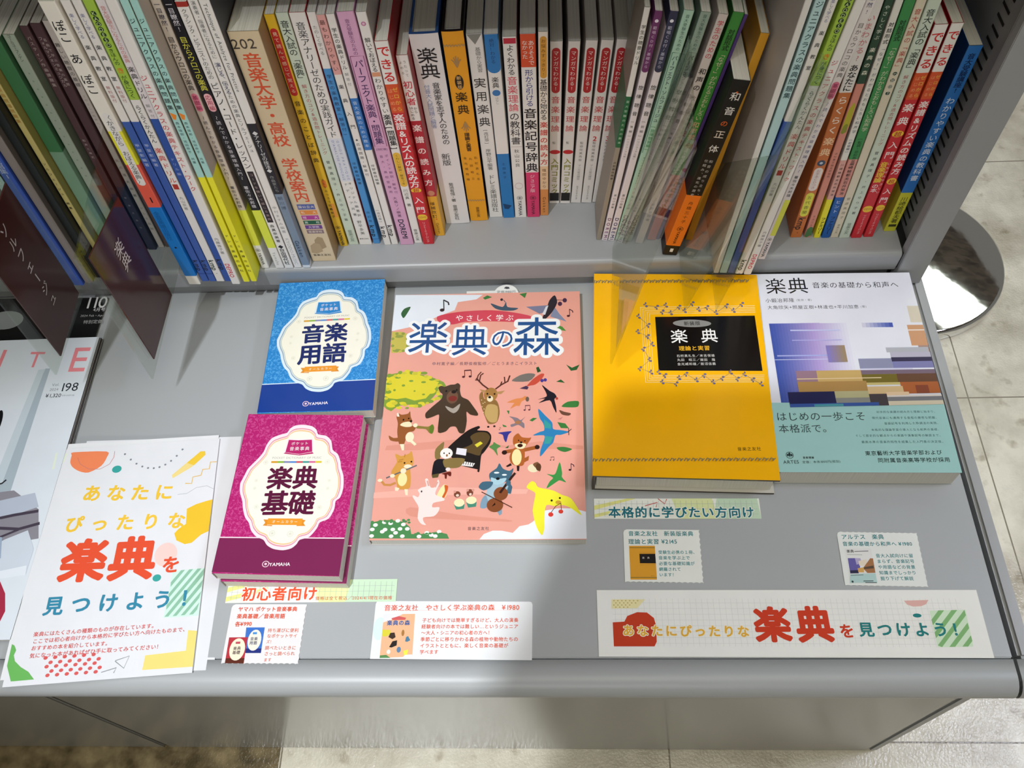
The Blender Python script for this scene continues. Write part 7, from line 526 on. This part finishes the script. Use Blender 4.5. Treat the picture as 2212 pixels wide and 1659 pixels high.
 'cardD': (0.2241,0.2291,0.0006,-1.58,0,64.5,45.7,(('T','#2a7f84','アルテス\u3000楽典',3,41.1,37.5,41.8,0.95,2),('T','#2a7f84','音楽の基礎から和声へ ¥1980',3.1,35.1,59,36.1,0.95,2),('T','#3f8a8e','音大入試向けに留',28,25.4,57.8,26,0.95,2),('T','#3f8a8e','まらず、音楽記号',28.1,20.6,57.9,21.3,0.95,2),('T','#3f8a8e','や用語などの背景',28.2,15.8,57.7,16.4,0.95,2),('T','#3f8a8e','知識までしっかり',28.3,11.1,57.5,11.7,0.95,2),('T','#3f8a8e','掘り下げて解説',28.4,6.3,54.5,6.9,0.95,2),('P','#e6e6e4',(4,31.1,25.5,31.7,25.5,2.5,3.9,1.7)),('T','#2c2b33','楽典',5.4,28.7,11.4,28.9,0.95,2),('L','#55545c',0.51,(11.7,28.6,22.9,29.2)),('L','#8a8a8c',0.29,(5.5,25.9,17.4,25.8)),('P','#6a62a8',(5.5,22.8,13.3,23,14.3,15.9,12.3,10.2,5.5,9.9)),('P','#b8aed0',(11.2,22.9,15.5,23,16.2,19,11.7,17.4)),('P','#e8dcc8',(13.6,20.5,20.3,22.2,20.2,16.8,13.7,16.7)),('P','#a8744c',(23.3,23,25.5,23,25.4,10.9,19.1,10.6,16.2,14.5)),('P','#5a4a3c',(16.3,15.2,24.8,16.9,24.8,14.6,16.8,13.7)),('P','#d8a85c',(11.9,14.4,17,15.2,16.4,11.1,12.1,11)),('P','#2c2b4a',(5.6,12.4,12,12.9,11.9,10.2,5.7,9.9)),('P','#b8d6d4',(5.3,9.3,25.3,10.4,25.4,2.7,4,2)),('L','#4a5a5c',0.43,(5.6,8.2,15.6,8.9)),('L','#233034',0.57,(14.8,3.8,22.6,4.1)),('L','#233034',0.57,(16,2.6,25,2.7)),('E','#2c3a3e',6.2,3.1,0.85,0.91))),
 'mag': (-0.6581,0.181,0.009,1.04,0,210,297,(('T','#ef8f96','U',95,277,113,276.2,1,2),('T','#ef8f96','I',114.2,276.2,120.8,275.9,1,2),('T','#ef8f96','T',144.5,273.5,161.1,272.8,1,1),('T','#ef8f96','E',186,271.8,207.1,271.6,1,1),('T','#30343c','198',185.7,239.8,204.3,240.1,1,0),('T','#8a9098','Vol.',177.2,242.7,184.5,243.1,1,0),('T','#8a9098','2024',176.3,237.5,184.9,237.6,1,0),('T','#30343c','¥1,320',174.2,230.8,189.6,230.8,1,1),('T','#8a9098','本体1200円+税',190,230.5,202.3,230.3,1,0),('P','#aebcc6',(165.4,261.8,170.1,261.6,170.1,128.4,155,128.8)),('P','#c9d6de',(158.7,260.7,165,261.2,160,140.1,151.3,140.4)),('P','#8f8c96',(139.8,129.2,173.1,132.8,201,114,208.9,86.6,156.5,78.4)),('P','#b9c2d2',(157.2,121.9,193.2,129.9,200.4,116.2,168.9,105)),('L','#4a4350',2.77,(148.6,102.3,180.3,109,201.5,112.3)),('L','#4a4350',2.76,(155.2,98.3,188.5,95.7,205.9,100.6)),('L','#4a4350',2.1,(160.3,82.5,188.7,95.2)),('P','#cfd8e4',(178.9,86.3,197.3,94.4,207.5,77.1,207,54.3,174.3,55.1,166.9,78.1)),('P','#9fb0c6',(157.5,91.2,176.1,88.5,181,69.4,165.1,67.7)),('P','#a8324a',(171.1,49.1,186.1,49.7,194.2,38.5,198.8,23.6,197,14.9,182.7,13.3)),('P','#e6ecf4',(169.1,55.2,205.6,62.5,207,54.3,171.1,49.1)),('E','#16161a',135.5,200.8,4.33,15.71),('L','#2a2a30',1.53,(152.1,138,160,140.1,162.8,143.5)))),
 'bk': (-0.6967,0.2423,0.0045,-1,0,230,297,(('T','#e4e4e4','110',206.6,290.6,231.7,291.8,1,1),('T','#d8d8d8','4月号',218.6,281.6,231.3,282.2,1,1),('T','#b8b8b8','2024 Feb・Apr',207.3,274.1,231.6,274.6,1,0),('T','#b8b8b8','特別定価',212.6,266.3,232.5,267.2,1,0),('E','#8f9494',129.8,269.4,18.63,11.57))),
}

# ------------------------------------------------------------------ setting
def floor_mat():
    m = bpy.data.materials.new('stone_floor_tiles'); m.use_nodes = True
    nt = m.node_tree; b = nt.nodes['Principled BSDF']; L = nt.links.new
    N = nt.nodes.new
    tc = N('ShaderNodeTexCoord'); sep = N('ShaderNodeSeparateXYZ'); L(tc.outputs['Object'], sep.inputs[0])
    def cell(axis, off):
        a = N('ShaderNodeMath'); a.operation = 'ADD'; a.inputs[1].default_value = -off + 45.0
        d = N('ShaderNodeMath'); d.operation = 'DIVIDE'; d.inputs[1].default_value = .45
        f = N('ShaderNodeMath'); f.operation = 'FRACT'
        L(sep.outputs[axis], a.inputs[0]); L(a.outputs[0], d.inputs[0]); L(d.outputs[0], f.inputs[0])
        g1 = N('ShaderNodeMath'); g1.operation = 'LESS_THAN'; g1.inputs[1].default_value = .0042
        L(f.outputs[0], g1.inputs[0]); return g1
    gx, gy = cell('X', .565), cell('Y', .623)
    mx = N('ShaderNodeMath'); mx.operation = 'MAXIMUM'; L(gx.outputs[0], mx.inputs[0]); L(gy.outputs[0], mx.inputs[1])
    n1 = N('ShaderNodeTexNoise'); n1.inputs['Scale'].default_value = 9; n1.inputs['Detail'].default_value = 8; n1.inputs['Roughness'].default_value = .62
    L(tc.outputs['Object'], n1.inputs['Vector'])
    r1 = N('ShaderNodeValToRGB')
    e = r1.color_ramp.elements
    e[0].position = .33; e[0].color = (*lin('#b8af9b'), 1); e[1].position = .62; e[1].color = (*lin('#ebe5d3'), 1)
    L(n1.outputs['Fac'], r1.inputs['Fac'])
    n2 = N('ShaderNodeTexNoise'); n2.inputs['Scale'].default_value = 42; n2.inputs['Detail'].default_value = 3
    L(tc.outputs['Object'], n2.inputs['Vector'])
    r2 = N('ShaderNodeValToRGB'); e = r2.color_ramp.elements
    e[0].position = .26; e[0].color = (.55, .5, .42, 1); e[1].position = .40; e[1].color = (1, 1, 1, 1)
    L(n2.outputs['Fac'], r2.inputs['Fac'])
    mu = N('ShaderNodeMixRGB'); mu.blend_type = 'MULTIPLY'; mu.inputs[0].default_value = .8
    L(r1.outputs[0], mu.inputs[1]); L(r2.outputs[0], mu.inputs[2])
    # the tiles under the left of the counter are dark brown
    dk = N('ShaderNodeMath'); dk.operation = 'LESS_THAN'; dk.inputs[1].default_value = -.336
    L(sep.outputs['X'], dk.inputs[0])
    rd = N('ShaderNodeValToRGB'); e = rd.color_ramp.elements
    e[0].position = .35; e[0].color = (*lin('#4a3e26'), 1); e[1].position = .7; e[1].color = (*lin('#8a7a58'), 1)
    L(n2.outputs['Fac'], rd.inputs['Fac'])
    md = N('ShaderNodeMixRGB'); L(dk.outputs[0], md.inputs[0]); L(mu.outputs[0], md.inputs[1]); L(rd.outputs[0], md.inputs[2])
    mg = N('ShaderNodeMixRGB'); mg.inputs[2].default_value = (*lin('#857b68'), 1)
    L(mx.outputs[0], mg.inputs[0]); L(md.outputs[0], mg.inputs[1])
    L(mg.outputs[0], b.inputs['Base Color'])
    b.inputs['Roughness'].default_value = .22
    n3 = N('ShaderNodeTexNoise'); n3.inputs['Scale'].default_value = 330; n3.inputs['Detail'].default_value = 2
    L(tc.outputs['Object'], n3.inputs['Vector'])
    bp = N('ShaderNodeBump'); bp.inputs['Strength'].default_value = .24; bp.inputs['Distance'].default_value = .002
    L(n3.outputs['Fac'], bp.inputs['Height']); L(bp.outputs['Normal'], b.inputs['Normal'])
    return m

def wood_ceiling_mat():
    m = mat('#5c4c42', 'wood'); nt = m.node_tree; b = nt.nodes['Principled BSDF']; L = nt.links.new
    tc = nt.nodes.new('ShaderNodeTexCoord'); mp = nt.nodes.new('ShaderNodeMapping'); mp.inputs['Scale'].default_value = (1.2, 7, 1)
    mp.inputs['Rotation'].default_value = (0, 0, .35)
    n = nt.nodes.new('ShaderNodeTexNoise'); n.inputs['Scale'].default_value = 2.2; n.inputs['Detail'].default_value = 5; n.inputs['Distortion'].default_value = 1.2
    cr = nt.nodes.new('ShaderNodeValToRGB'); e = cr.color_ramp.elements
    e[0].position = .38; e[0].color = (*lin('#4a423c'), 1); e[1].position = .62; e[1].color = (*lin('#a79a90'), 1)
    L(tc.outputs['Object'], mp.inputs['Vector']); L(mp.outputs[0], n.inputs['Vector']); L(n.outputs['Fac'], cr.inputs['Fac']); L(cr.outputs[0], b.inputs['Base Color'])
    return m

FLOOR_Z = -0.385
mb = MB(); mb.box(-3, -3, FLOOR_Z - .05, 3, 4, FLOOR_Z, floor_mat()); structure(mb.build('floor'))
mb = MB(); mb.box(-3, -3, 2.0, 3, 4, 2.05, wood_ceiling_mat()); structure(mb.build('ceiling'))

# added plate, out of view; keeps the ceiling spot off the counter's right side
mb = MB(); mb.prism([(-.291, -.113), (-.239, .010), (-.092, .010), (-.092, -.374), (-.429, -.374)][::-1], 1.0, 1.006, lambda u, v, q: (u, v, q), mat('#cfcfca', 'paper')); structure(mb.build('shade_blocker_1'))

def emit_mat(name, col, s):
    m = bpy.data.materials.new(name); m.use_nodes = True
    nt = m.node_tree; b = nt.nodes['Principled BSDF']
    b.inputs['Emission Color'].default_value = (*lin(col), 1); b.inputs['Emission Strength'].default_value = s
    return m
for x, y, sx, sy, rz, power, col, lab in ((1.55, 2.32, 1.0, .45, -48.6, 3.2, '#eef6ea', 'wide ceiling lamp over the aisle behind the bookcase'),
                                          (1.62, .52, .20, .26, 0, 32.0, '#e2e8ff', 'square ceiling lamp over the aisle at the right')):
    r = tag(empty('ceiling_light', (x, y, 2.0), (0, 0, math.radians(rz))), lab, 'ceiling lamp', 'ceiling lamps')
    f = MB()
    for a, b_, c_, d_ in ((-sx - .03, -sy - .03, sx + .03, -sy), (-sx - .03, sy, sx + .03, sy + .03), (-sx - .03, -sy, -sx, sy), (sx, -sy, sx + .03, sy)):
        f.box(a, b_, -.035, c_, d_, -.0005, mat('#d8d8d4', 'metal'))
    f.build('frame', r)
    g = MB(); g.box(-sx, -sy, -.03, sx, sy, -.002, emit_mat('lamp diffuser', col, power)); g.build('diffuser', r)

# ------------------------------------------------------------------ counter and bookcase
STEEL = mat('#a9acae', 'metal'); STEEL2 = mat('#a2a4a5', 'metal'); DARK = mat('#1c1c1b', 'dark')
SHELFP = mat('#9a9c9f', 'metal'); KICK = mat('#888883', 'metal'); KICK.node_tree.nodes['Principled BSDF'].inputs['Roughness'].default_value = .3; KICK.node_tree.nodes['Principled BSDF'].inputs['Coat Roughness'].default_value = .12; KICK.node_tree.nodes['Principled BSDF'].inputs['Coat Weight'].default_value = .45

root = tag(empty('display_counter', (0, .16, FLOOR_Z)), 'low grey steel display counter with rounded front edge under the flat books', 'display counter')
def part(name, mb, parent, bevel=0, loc=None):
    """builds in world coordinates, then hangs the mesh under its thing"""
    o = mb.build(name, None, bevel)
    o.parent = parent
    o.matrix_parent_inverse = Matrix.Translation(parent.location).inverted()
    return o
mb = MB(); mb.box(-1.0, .1722, -.018, .3385, .5415, 0, STEEL); part('worktop', mb, root, .0008)
prof = [(.1712, -.0002), (.1712, -.024), (.1575, -.0275)] + arc(.158, -.0125, .0128, 250, 90, 8)[0:]
prof = [(.1712, 0), (.1712, -.026), (.158, -.026)] + arc(.1585, -.013, .013, -95, -270, 10)
mb = MB(); mb.prism(prof, -1.0, .3385, lambda u, v, t: (t, u, v), STEEL, True); part('front_lip', mb, root)
mb = MB(); mb.prism([(u + .0005, v * .93) for u, v in prof], .3386, .3410, lambda u, v, t: (t, u, v), DARK); part('end_gasket', mb, root)
mb = MB(); mb.prism([(u, v) for u, v in prof], .3411, .3600, lambda u, v, t: (t, u, v), STEEL2, True); part('lip_end_cap', mb, root)
mb = MB(); mb.box(-.4685, .1650, FLOOR_Z + .0005, .3370, .18, -.0265, KICK); part('kick_panel', mb, root, .0015)
mb = MB(); mb.box(-1.0, .1650, FLOOR_Z + .0005, -.4745, .18, -.0265, KICK); part('kick_panel', mb, root, .0015)
mb = MB(); mb.box(-1.0, .1815, FLOOR_Z + .0005, .336, .19, -.02, DARK); part('inner_backing', mb, root)
mb = MB(); mb.box(.3371, .1668, FLOOR_Z + .0006, .3391, .1720, -.0265, DARK); part('base_gap_shade', mb, root)  # dark box standing in for the shade in the open gap
mb = MB(); mb.box(.3392, .1652, FLOOR_Z + .0005, .3500, .1720, -.0268, STEEL2); part('corner_post', mb, root, .002)
mb = MB(); mb.box(.3440, .1722, FLOOR_Z + .0005, .3555, .5415, -.001, STEEL2); part('side_panel', mb, root, .0025)
mb = MB(); mb.box(.3386, .1730, -.10, .3439, .5415, -.016, DARK); part('side_gap_shade', mb, root)  # dark fill for the shaded recess between worktop and side panel

case = tag(empty('bookcase', (0, .54, FLOOR_Z)), 'grey steel bookcase with slotted side panel holding the upright books', 'bookcase')
prof = [(.8045, SHELF_Z), (.8045, .022), (.545, .022), (.545, .019), (.5335, .019), (.5325, .0205), (.5315, .040)] + arc(.5360, SHELF_Z - .0045, .0045, 180, 90, 4)
mb = MB(); mb.prism(prof, -1.0, .3205, lambda u, v, t: (t, u, v), SHELFP); part('shelf_board', mb, case)
mb = MB(); mb.box(-1.0, .5420, FLOOR_Z + .0005, .3205, .5560, .0185, SHELFP); part('riser', mb, case, .0006)
mb = MB(); mb.box(-1.0, .805, FLOOR_Z + .0005, .3260, .815, .95, SHELFP); part('back_panel', mb, case)
prof = [(.805, .362), (.805, .342), (.535, .380), (.535, .366), (.533, .366), (.533, .393)]
mb = MB(); mb.prism(prof, -1.0, .3255, lambda u, v, t: (t, u, v), SHELFP); part('upper_shelf_board', mb, case)
mb = MB()
mb.box(.3285, .5390, .002, .3470, .815, .95, SHELFP)
mb.box(.3225, .5290, .002, .3490, .5389, .95, SHELFP)
mb.box(.3225, .5389, .002, .3284, .5400, .95, mat('#77776f', 'metal'))
side = part('side_panel', mb, case, .0012)
for y0, y1 in ((.5605, .5750), (.6440, .6630)):
    sl = MB()
    for i in range(92):
        z = .030 + i * .0098
        sl.box(.3280, y0, z, .32845, y1, z + .0022, DARK)
    sp = sl.build('bracket_slots', None)
    sp.parent = side; sp.matrix_parent_inverse = Matrix.Identity(4)
mb = MB(); mb.box(.3206, .5402, .0008, .3284, .80, .0430, DARK); mb.box(.3206, .5330, .0225, .3224, .5401, .0430, DARK); part('shelf_gap_shade', mb, case)  # dark boxes close the open shelf end in place of its shade

# ------------------------------------------------------------------ upright books
for b in BOOKS:
    shelf_book(*b)

# ------------------------------------------------------------------ books and paper lying on the counter
def flat_place(mm_top):
    return lambda px, py, k: (px / 1000, py / 1000, mm_top + (k + .03) / 1000)

def flat_book(name, label, cat, key, t, base, side, kind='gloss', hard=False, items=True, z0=None, dx=0, dy=0, dr=0, group=None, front=None, pages='#dcd9d0'):
    x, y, z, rz, tilt, w, h, its = FLAT[key]
    zb = z - t if z0 is None else z0
    root = tag(empty(name, (x + dx, y + dy, zb + .0002), (0, 0, math.radians(rz + dr))), label, cat, group)
    P = lambda u, v, q: (v, q, u)
    mb = MB()
    tb = build_cover(mb, t, w / 1000, h / 1000, base, side, [], hard, P, kind, front or mat(base, kind))
    if items:
        mb.items(its, flat_place(t), kind)
    mb.build('cover', root)
    pg = MB(); build_pages(pg, t, w / 1000, h / 1000, tb, hard, P, pages); pg.build('page_block', root)
    return root, mb

fr, _ = flat_book('music_book', 'salmon pink picture book with animal musicians lying on counter', 'book', 'forest', .0098, '#e6a292', '#d8c4bc', 'gloss')
# slip and price stub sticking out of the top of the picture book
mb = MB()
mb.box(.0700, .2480, .0042, .1060, .2640, .0044, mat('#eeeeea', 'paper'))
mb.prism([(.1095 + .0125 * math.cos(a * math.pi / 12), .2585 + .0125 * math.sin(a * math.pi / 12)) for a in range(25)], .0046, .0048, lambda u, v, t: (u, v, t), mat('#f0f0ee', 'paper'))
mb.text('定価1980円', 100, 262, 119, 262, .95, 1, '#55555a', lambda px, py, k: (px / 1000, py / 1000, .0048 + (k + .03) / 1000), 'paper')
mb.poly([(107, 266.5), (109, 268.5), (112, 268), (113, 266), (110, 265.5)], '#44444a', lambda px, py, k: (px / 1000, py / 1000, .0048 + (k + .03) / 1000), 'paper')
o = mb.build('order_slip', fr); o['label'] = 'white order slip with round price stub'

flat_book('music_book', 'golden yellow hardcover with black title block lying on counter', 'book', 'yellow', .0275, '#ffbb0a', '#3a2412', 'gloss', True, pages='#e4dfd2')
ar, _ = flat_book('music_book', 'white softcover with blurred light streak picture and aqua band', 'book', 'artes', .0215, '#e6e7f0', '#c9cdd2', 'gloss')
x, y, z, rz, tilt, w, h, its = FLAT['obi']
mb = MB()
OBI = mat('#a5d2cf', 'gloss')
mb.box(-.0002, -.0002, .0217, .1482, .0668, .0219, OBI)
mb.box(-.0004, -.0002, .0, -.0002, .0668, .0219, OBI)
mb.items(its, flat_place(.0220), 'gloss')
o = mb.build('paper_band', ar); o['label'] = 'aqua paper band with black writing'

pinkf = floral_mat('#b4246f', '#c84a8c'); bluef = floral_mat('#2a84cc', '#55a4e0')
flat_book('pocket_dictionary', 'magenta pocket dictionary with cream scalloped emblem, on top of its pair', 'book', 'dicM', .0130, '#b4246f', '#9a2a62', 'gloss', front=pinkf, z0=.0134, group='pocket dictionaries')
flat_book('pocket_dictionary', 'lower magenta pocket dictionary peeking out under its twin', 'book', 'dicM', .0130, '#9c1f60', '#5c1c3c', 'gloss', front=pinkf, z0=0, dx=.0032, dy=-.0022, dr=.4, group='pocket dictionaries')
flat_book('pocket_dictionary', 'blue pocket dictionary with cream scalloped emblem, on top of its pair', 'book', 'dicB', .0130, '#2a84cc', '#7aa02c', 'gloss', front=bluef, z0=.0134, group='pocket dictionaries')
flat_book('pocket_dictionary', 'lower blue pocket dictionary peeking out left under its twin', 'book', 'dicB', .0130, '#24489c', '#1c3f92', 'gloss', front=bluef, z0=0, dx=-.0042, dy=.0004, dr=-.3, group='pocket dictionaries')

flat_book('magazine', 'pale blue white music magazine at left edge with pink capitals', 'magazine', 'mag', .0030, '#dfe6ee', '#3a3436', 'gloss', z0=.0060, pages='#8a8584', group='magazines at the left edge')
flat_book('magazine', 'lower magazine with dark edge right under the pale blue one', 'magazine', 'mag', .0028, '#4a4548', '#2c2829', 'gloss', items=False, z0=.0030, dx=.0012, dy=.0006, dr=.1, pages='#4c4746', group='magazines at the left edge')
flat_book('magazine', 'black magazine with white issue number behind the pale blue one', 'magazine', 'bk', .0027, '#1a1b1b', '#1a1a1a', 'gloss', z0=0, pages='#55524e', group='magazines at the left edge')

def sheet(name, label, cat, key, base, outline=None, thick=.0003, kind='paper', items=True, dz=0, dx=0, dy=0, dr=0, group=None):
    x, y, z, rz, tilt, w, h, its = FLAT[key]
    root = empty(name, (x + dx, y + dy, z + dz), (0, math.radians(tilt), math.radians(rz + dr)))
    root.rotation_mode = 'XYZ'
    bpy.data.objects.remove(root)
    mb = MB()
    pts = outline or [(0, 0), (w, 0), (w, h), (0, h)]
    mb.prism([(a / 1000, b / 1000) for a, b in pts], -thick, 0, lambda u, v, t: (u, v, t), mat(base, kind))
    if items:
        mb.items(its, flat_place(0), kind)
    o = mb.build(name)
    o.location = (x + dx, y + dy, z + dz); o.rotation_euler = (0, math.radians(tilt), math.radians(rz + dr))
    return tag(o, label, cat, group)

def wavy(w, h, sides, amp=.7, step=4.6, cr=3):
    """paper card outline with scissors-cut scalloped sides named in sides ('r', 'b', 't')"""
    p = []
    def run(a, b, on):
        n = max(2, int(math.hypot(b[0] - a[0], b[1] - a[1]) / (step / 4)))
        for i in range(n):
            t = i / n; s = -amp * abs(math.sin(t * n / 4 * math.pi)) if on else 0
            dx, dy = b[0] - a[0], b[1] - a[1]; L = math.hypot(dx, dy)
            p.append((a[0] + dx * t - dy / L * -s, a[1] + dy * t + dx / L * -s))
            if not on:
                break
    run((0, 0), (w, 0), 'b' in sides); run((w, 0), (w, h), 'r' in sides); run((w, h), (cr, h), 't' in sides)
    p.append((cr, h)); p.append((cr * .3, h - cr * .3)); p.append((0, h - cr))
    return p

G = 'leaflets in the small stack'
sheet('leaflet', 'top leaflet with yellow, red and blue lettering on the small stack', 'leaflet', 'flyer', '#e3e4e8', dz=.0012, group=G)
sheet('leaflet', 'middle leaflet of the small stack showing only its lower edges', 'leaflet', 'flyer', '#e5e6e8', items=False, dz=.0004, dx=-.004, dy=.0055, dr=-.6, group=G)
sheet('leaflet', 'lowest leaflet of the small stack showing its white upper margin', 'leaflet', 'flyer', '#e1e2e6', items=False, dz=-.0016, dx=.0150, dy=.0095, dr=-2.6, group=G)
sheet('paper_strip', 'gridded heading strip with red letters under the magenta dictionaries', 'paper strip', 'stripL', '#e2e4de')
sheet('paper_strip', 'gridded heading strip with teal letters below the golden yellow hardcover', 'paper strip', 'stripR', '#eceee4')
sheet('paper_banner', 'long white banner with red and teal lettering at front right', 'banner', 'banner', '#f0f0ec')
sheet('price_card', 'price card with tiny red and blue book pictures and wavy edge', 'price card', 'cardA', '#e6e3e4', wavy(62.5, 48, 'rb'), group='price cards on the counter')
sheet('price_card', 'wide price card with red writing and picture of the animal book', 'price card', 'cardB', '#e5e6e8', [(0, 0), (128, 0), (128, 44), (127.2, 46), (125.5, 46.5), (2.5, 46.5), (.8, 46), (0, 44)], group='price cards on the counter')
sheet('price_card', 'price card with tiny yellow book picture and ragged right edge', 'price card', 'cardC', '#eceee8', wavy(63.3, 45.7, 'rb'), group='price cards on the counter')
sheet('price_card', 'price card with tiny picture of the streaked white book', 'price card', 'cardD', '#e9ece9', wavy(64.5, 45.7, 'btr', .4), group='price cards on the counter')

# ------------------------------------------------------------------ acrylic dividers
ACR = acrylic_mat()
def slab(mb, quad, t, m):
    """a plate from four corner points (bottom front, bottom back, top back, top front)"""
    q = [Vector(p) for p in quad]; n = (q[1] - q[0]).cross(q[3] - q[0]).normalized() * t / 2
    a = [p + n for p in q]; b = [p - n for p in q]
    mb.mesh(a + b, [(0, 1, 2, 3), (7, 6, 5, 4), (0, 4, 5, 1), (1, 5, 6, 2), (2, 6, 7, 3), (3, 7, 4, 0)], m)
    return n.normalized()

def divider(label, bf, bb, tb, tf, card=None, text=None):
    loc = Vector(bf)
    root = tag(empty('shelf_divider', loc), label, 'shelf divider', 'clear shelf dividers')
    def rel(p): return Vector(p) - loc
    mb = MB(); slab(mb, [rel(p) for p in (bf, bb, tb, tf)], .0016, ACR); mb.build('acrylic_plate', root)
    if card:
        q = [Vector(p) - loc for p in card]
        mb = MB(); n = slab(mb, q, .0012, mat('#4a2824', 'card'))
        ex = (q[1] - q[0]); ey = (q[3] - q[0]); W, H = ex.length * 1000, ey.length * 1000
        ex.normalize(); ey.normalize()
        face = n if n.x > 0 else -n
        pl = lambda px, py, k: tuple(q[0] + ex * px / 1000 + ey * py / 1000 + face * (.0009 + (k + .03) / 1000))
        s, x, top, bot, size = text
        mb.vtext(s, top * H, bot * H, size, x * W, 1, '#d9cfc9', pl, 'card')
        o = mb.build('title_card', root); o['label'] = 'dark brown title card with white vertical writing'
    return root

divider('clear divider with brown title card of two characters', (-.3705, .412, .040), (-.3705, .600, .0500), (-.362, .600, .235), (-.362, .415, .205),
        [(-.3685, .427, .050), (-.3685, .500, .050), (-.36106, .500, .182), (-.3605, .427, .192)], ('楽典', .52, .82, .60, 16))
divider('clear divider with brown title card of long writing at far left edge', (-.4560, .412, .050), (-.4560, .508, .050), (-.4440, .508, .235), (-.4440, .415, .215),
        [(-.4540, .429, .055), (-.4540, .497, .060), (-.44246, .497, .205), (-.4430, .429, .198)], ('ソルフェージュ', .5, .95, .22, 12))
divider('leaning clear divider just right of the white comic guides', (.0440, .412, .050), (.0525, .546, .0475), (.0980, .546, .280), (.0900, .425, .285))
divider('leaning clear divider just right of the black book', (.1130, .469, .050), (.1150, .548, .0465), (.1400, .548, .150), (.1580, .469, .235))
divider('leaning clear divider just left of the right hand group of spines', (.1410, .468, .050), (.1415, .508, .050), (.1835, .508, .290), (.1830, .468, .290))

# ------------------------------------------------------------------ chrome stand on the floor
def chrome_mat():
    m = bpy.data.materials.new('polished_chrome'); m.use_nodes = True
    nt = m.node_tree; b = nt.nodes['Principled BSDF']; L = nt.links.new
    b.inputs['Base Color'].default_value = (.82, .83, .82, 1); b.inputs['Metallic'].default_value = 1
    b.inputs['Roughness'].default_value = .06
    tc = nt.nodes.new('ShaderNodeTexCoord'); n = nt.nodes.new('ShaderNodeTexNoise')
    n.inputs['Scale'].default_value = 16; n.inputs['Detail'].default_value = 3
    bp = nt.nodes.new('ShaderNodeBump'); bp.inputs['Strength'].default_value = .12; bp.inputs['Distance'].default_value = .004
    L(tc.outputs['Object'], n.inputs['Vector']); L(n.outputs['Fac'], bp.inputs['Height']); L(bp.outputs['Normal'], b.inputs['Normal'])
    return m
CH = chrome_mat()
st = tag(empty('chrome_stand', (.5265, .862, FLOOR_Z)), 'round polished chrome stand base on the floor behind the bookcase', 'stand')
mb = MB(); mb.lathe([(0, .0005), (.1415, .0005), (.1425, .002), (.1425, .016), (.141, .019), (.137, .0202), (.03, .0235), (.0, .0236)], CH, (0, 0, 0)); mb.build('round_base', st)
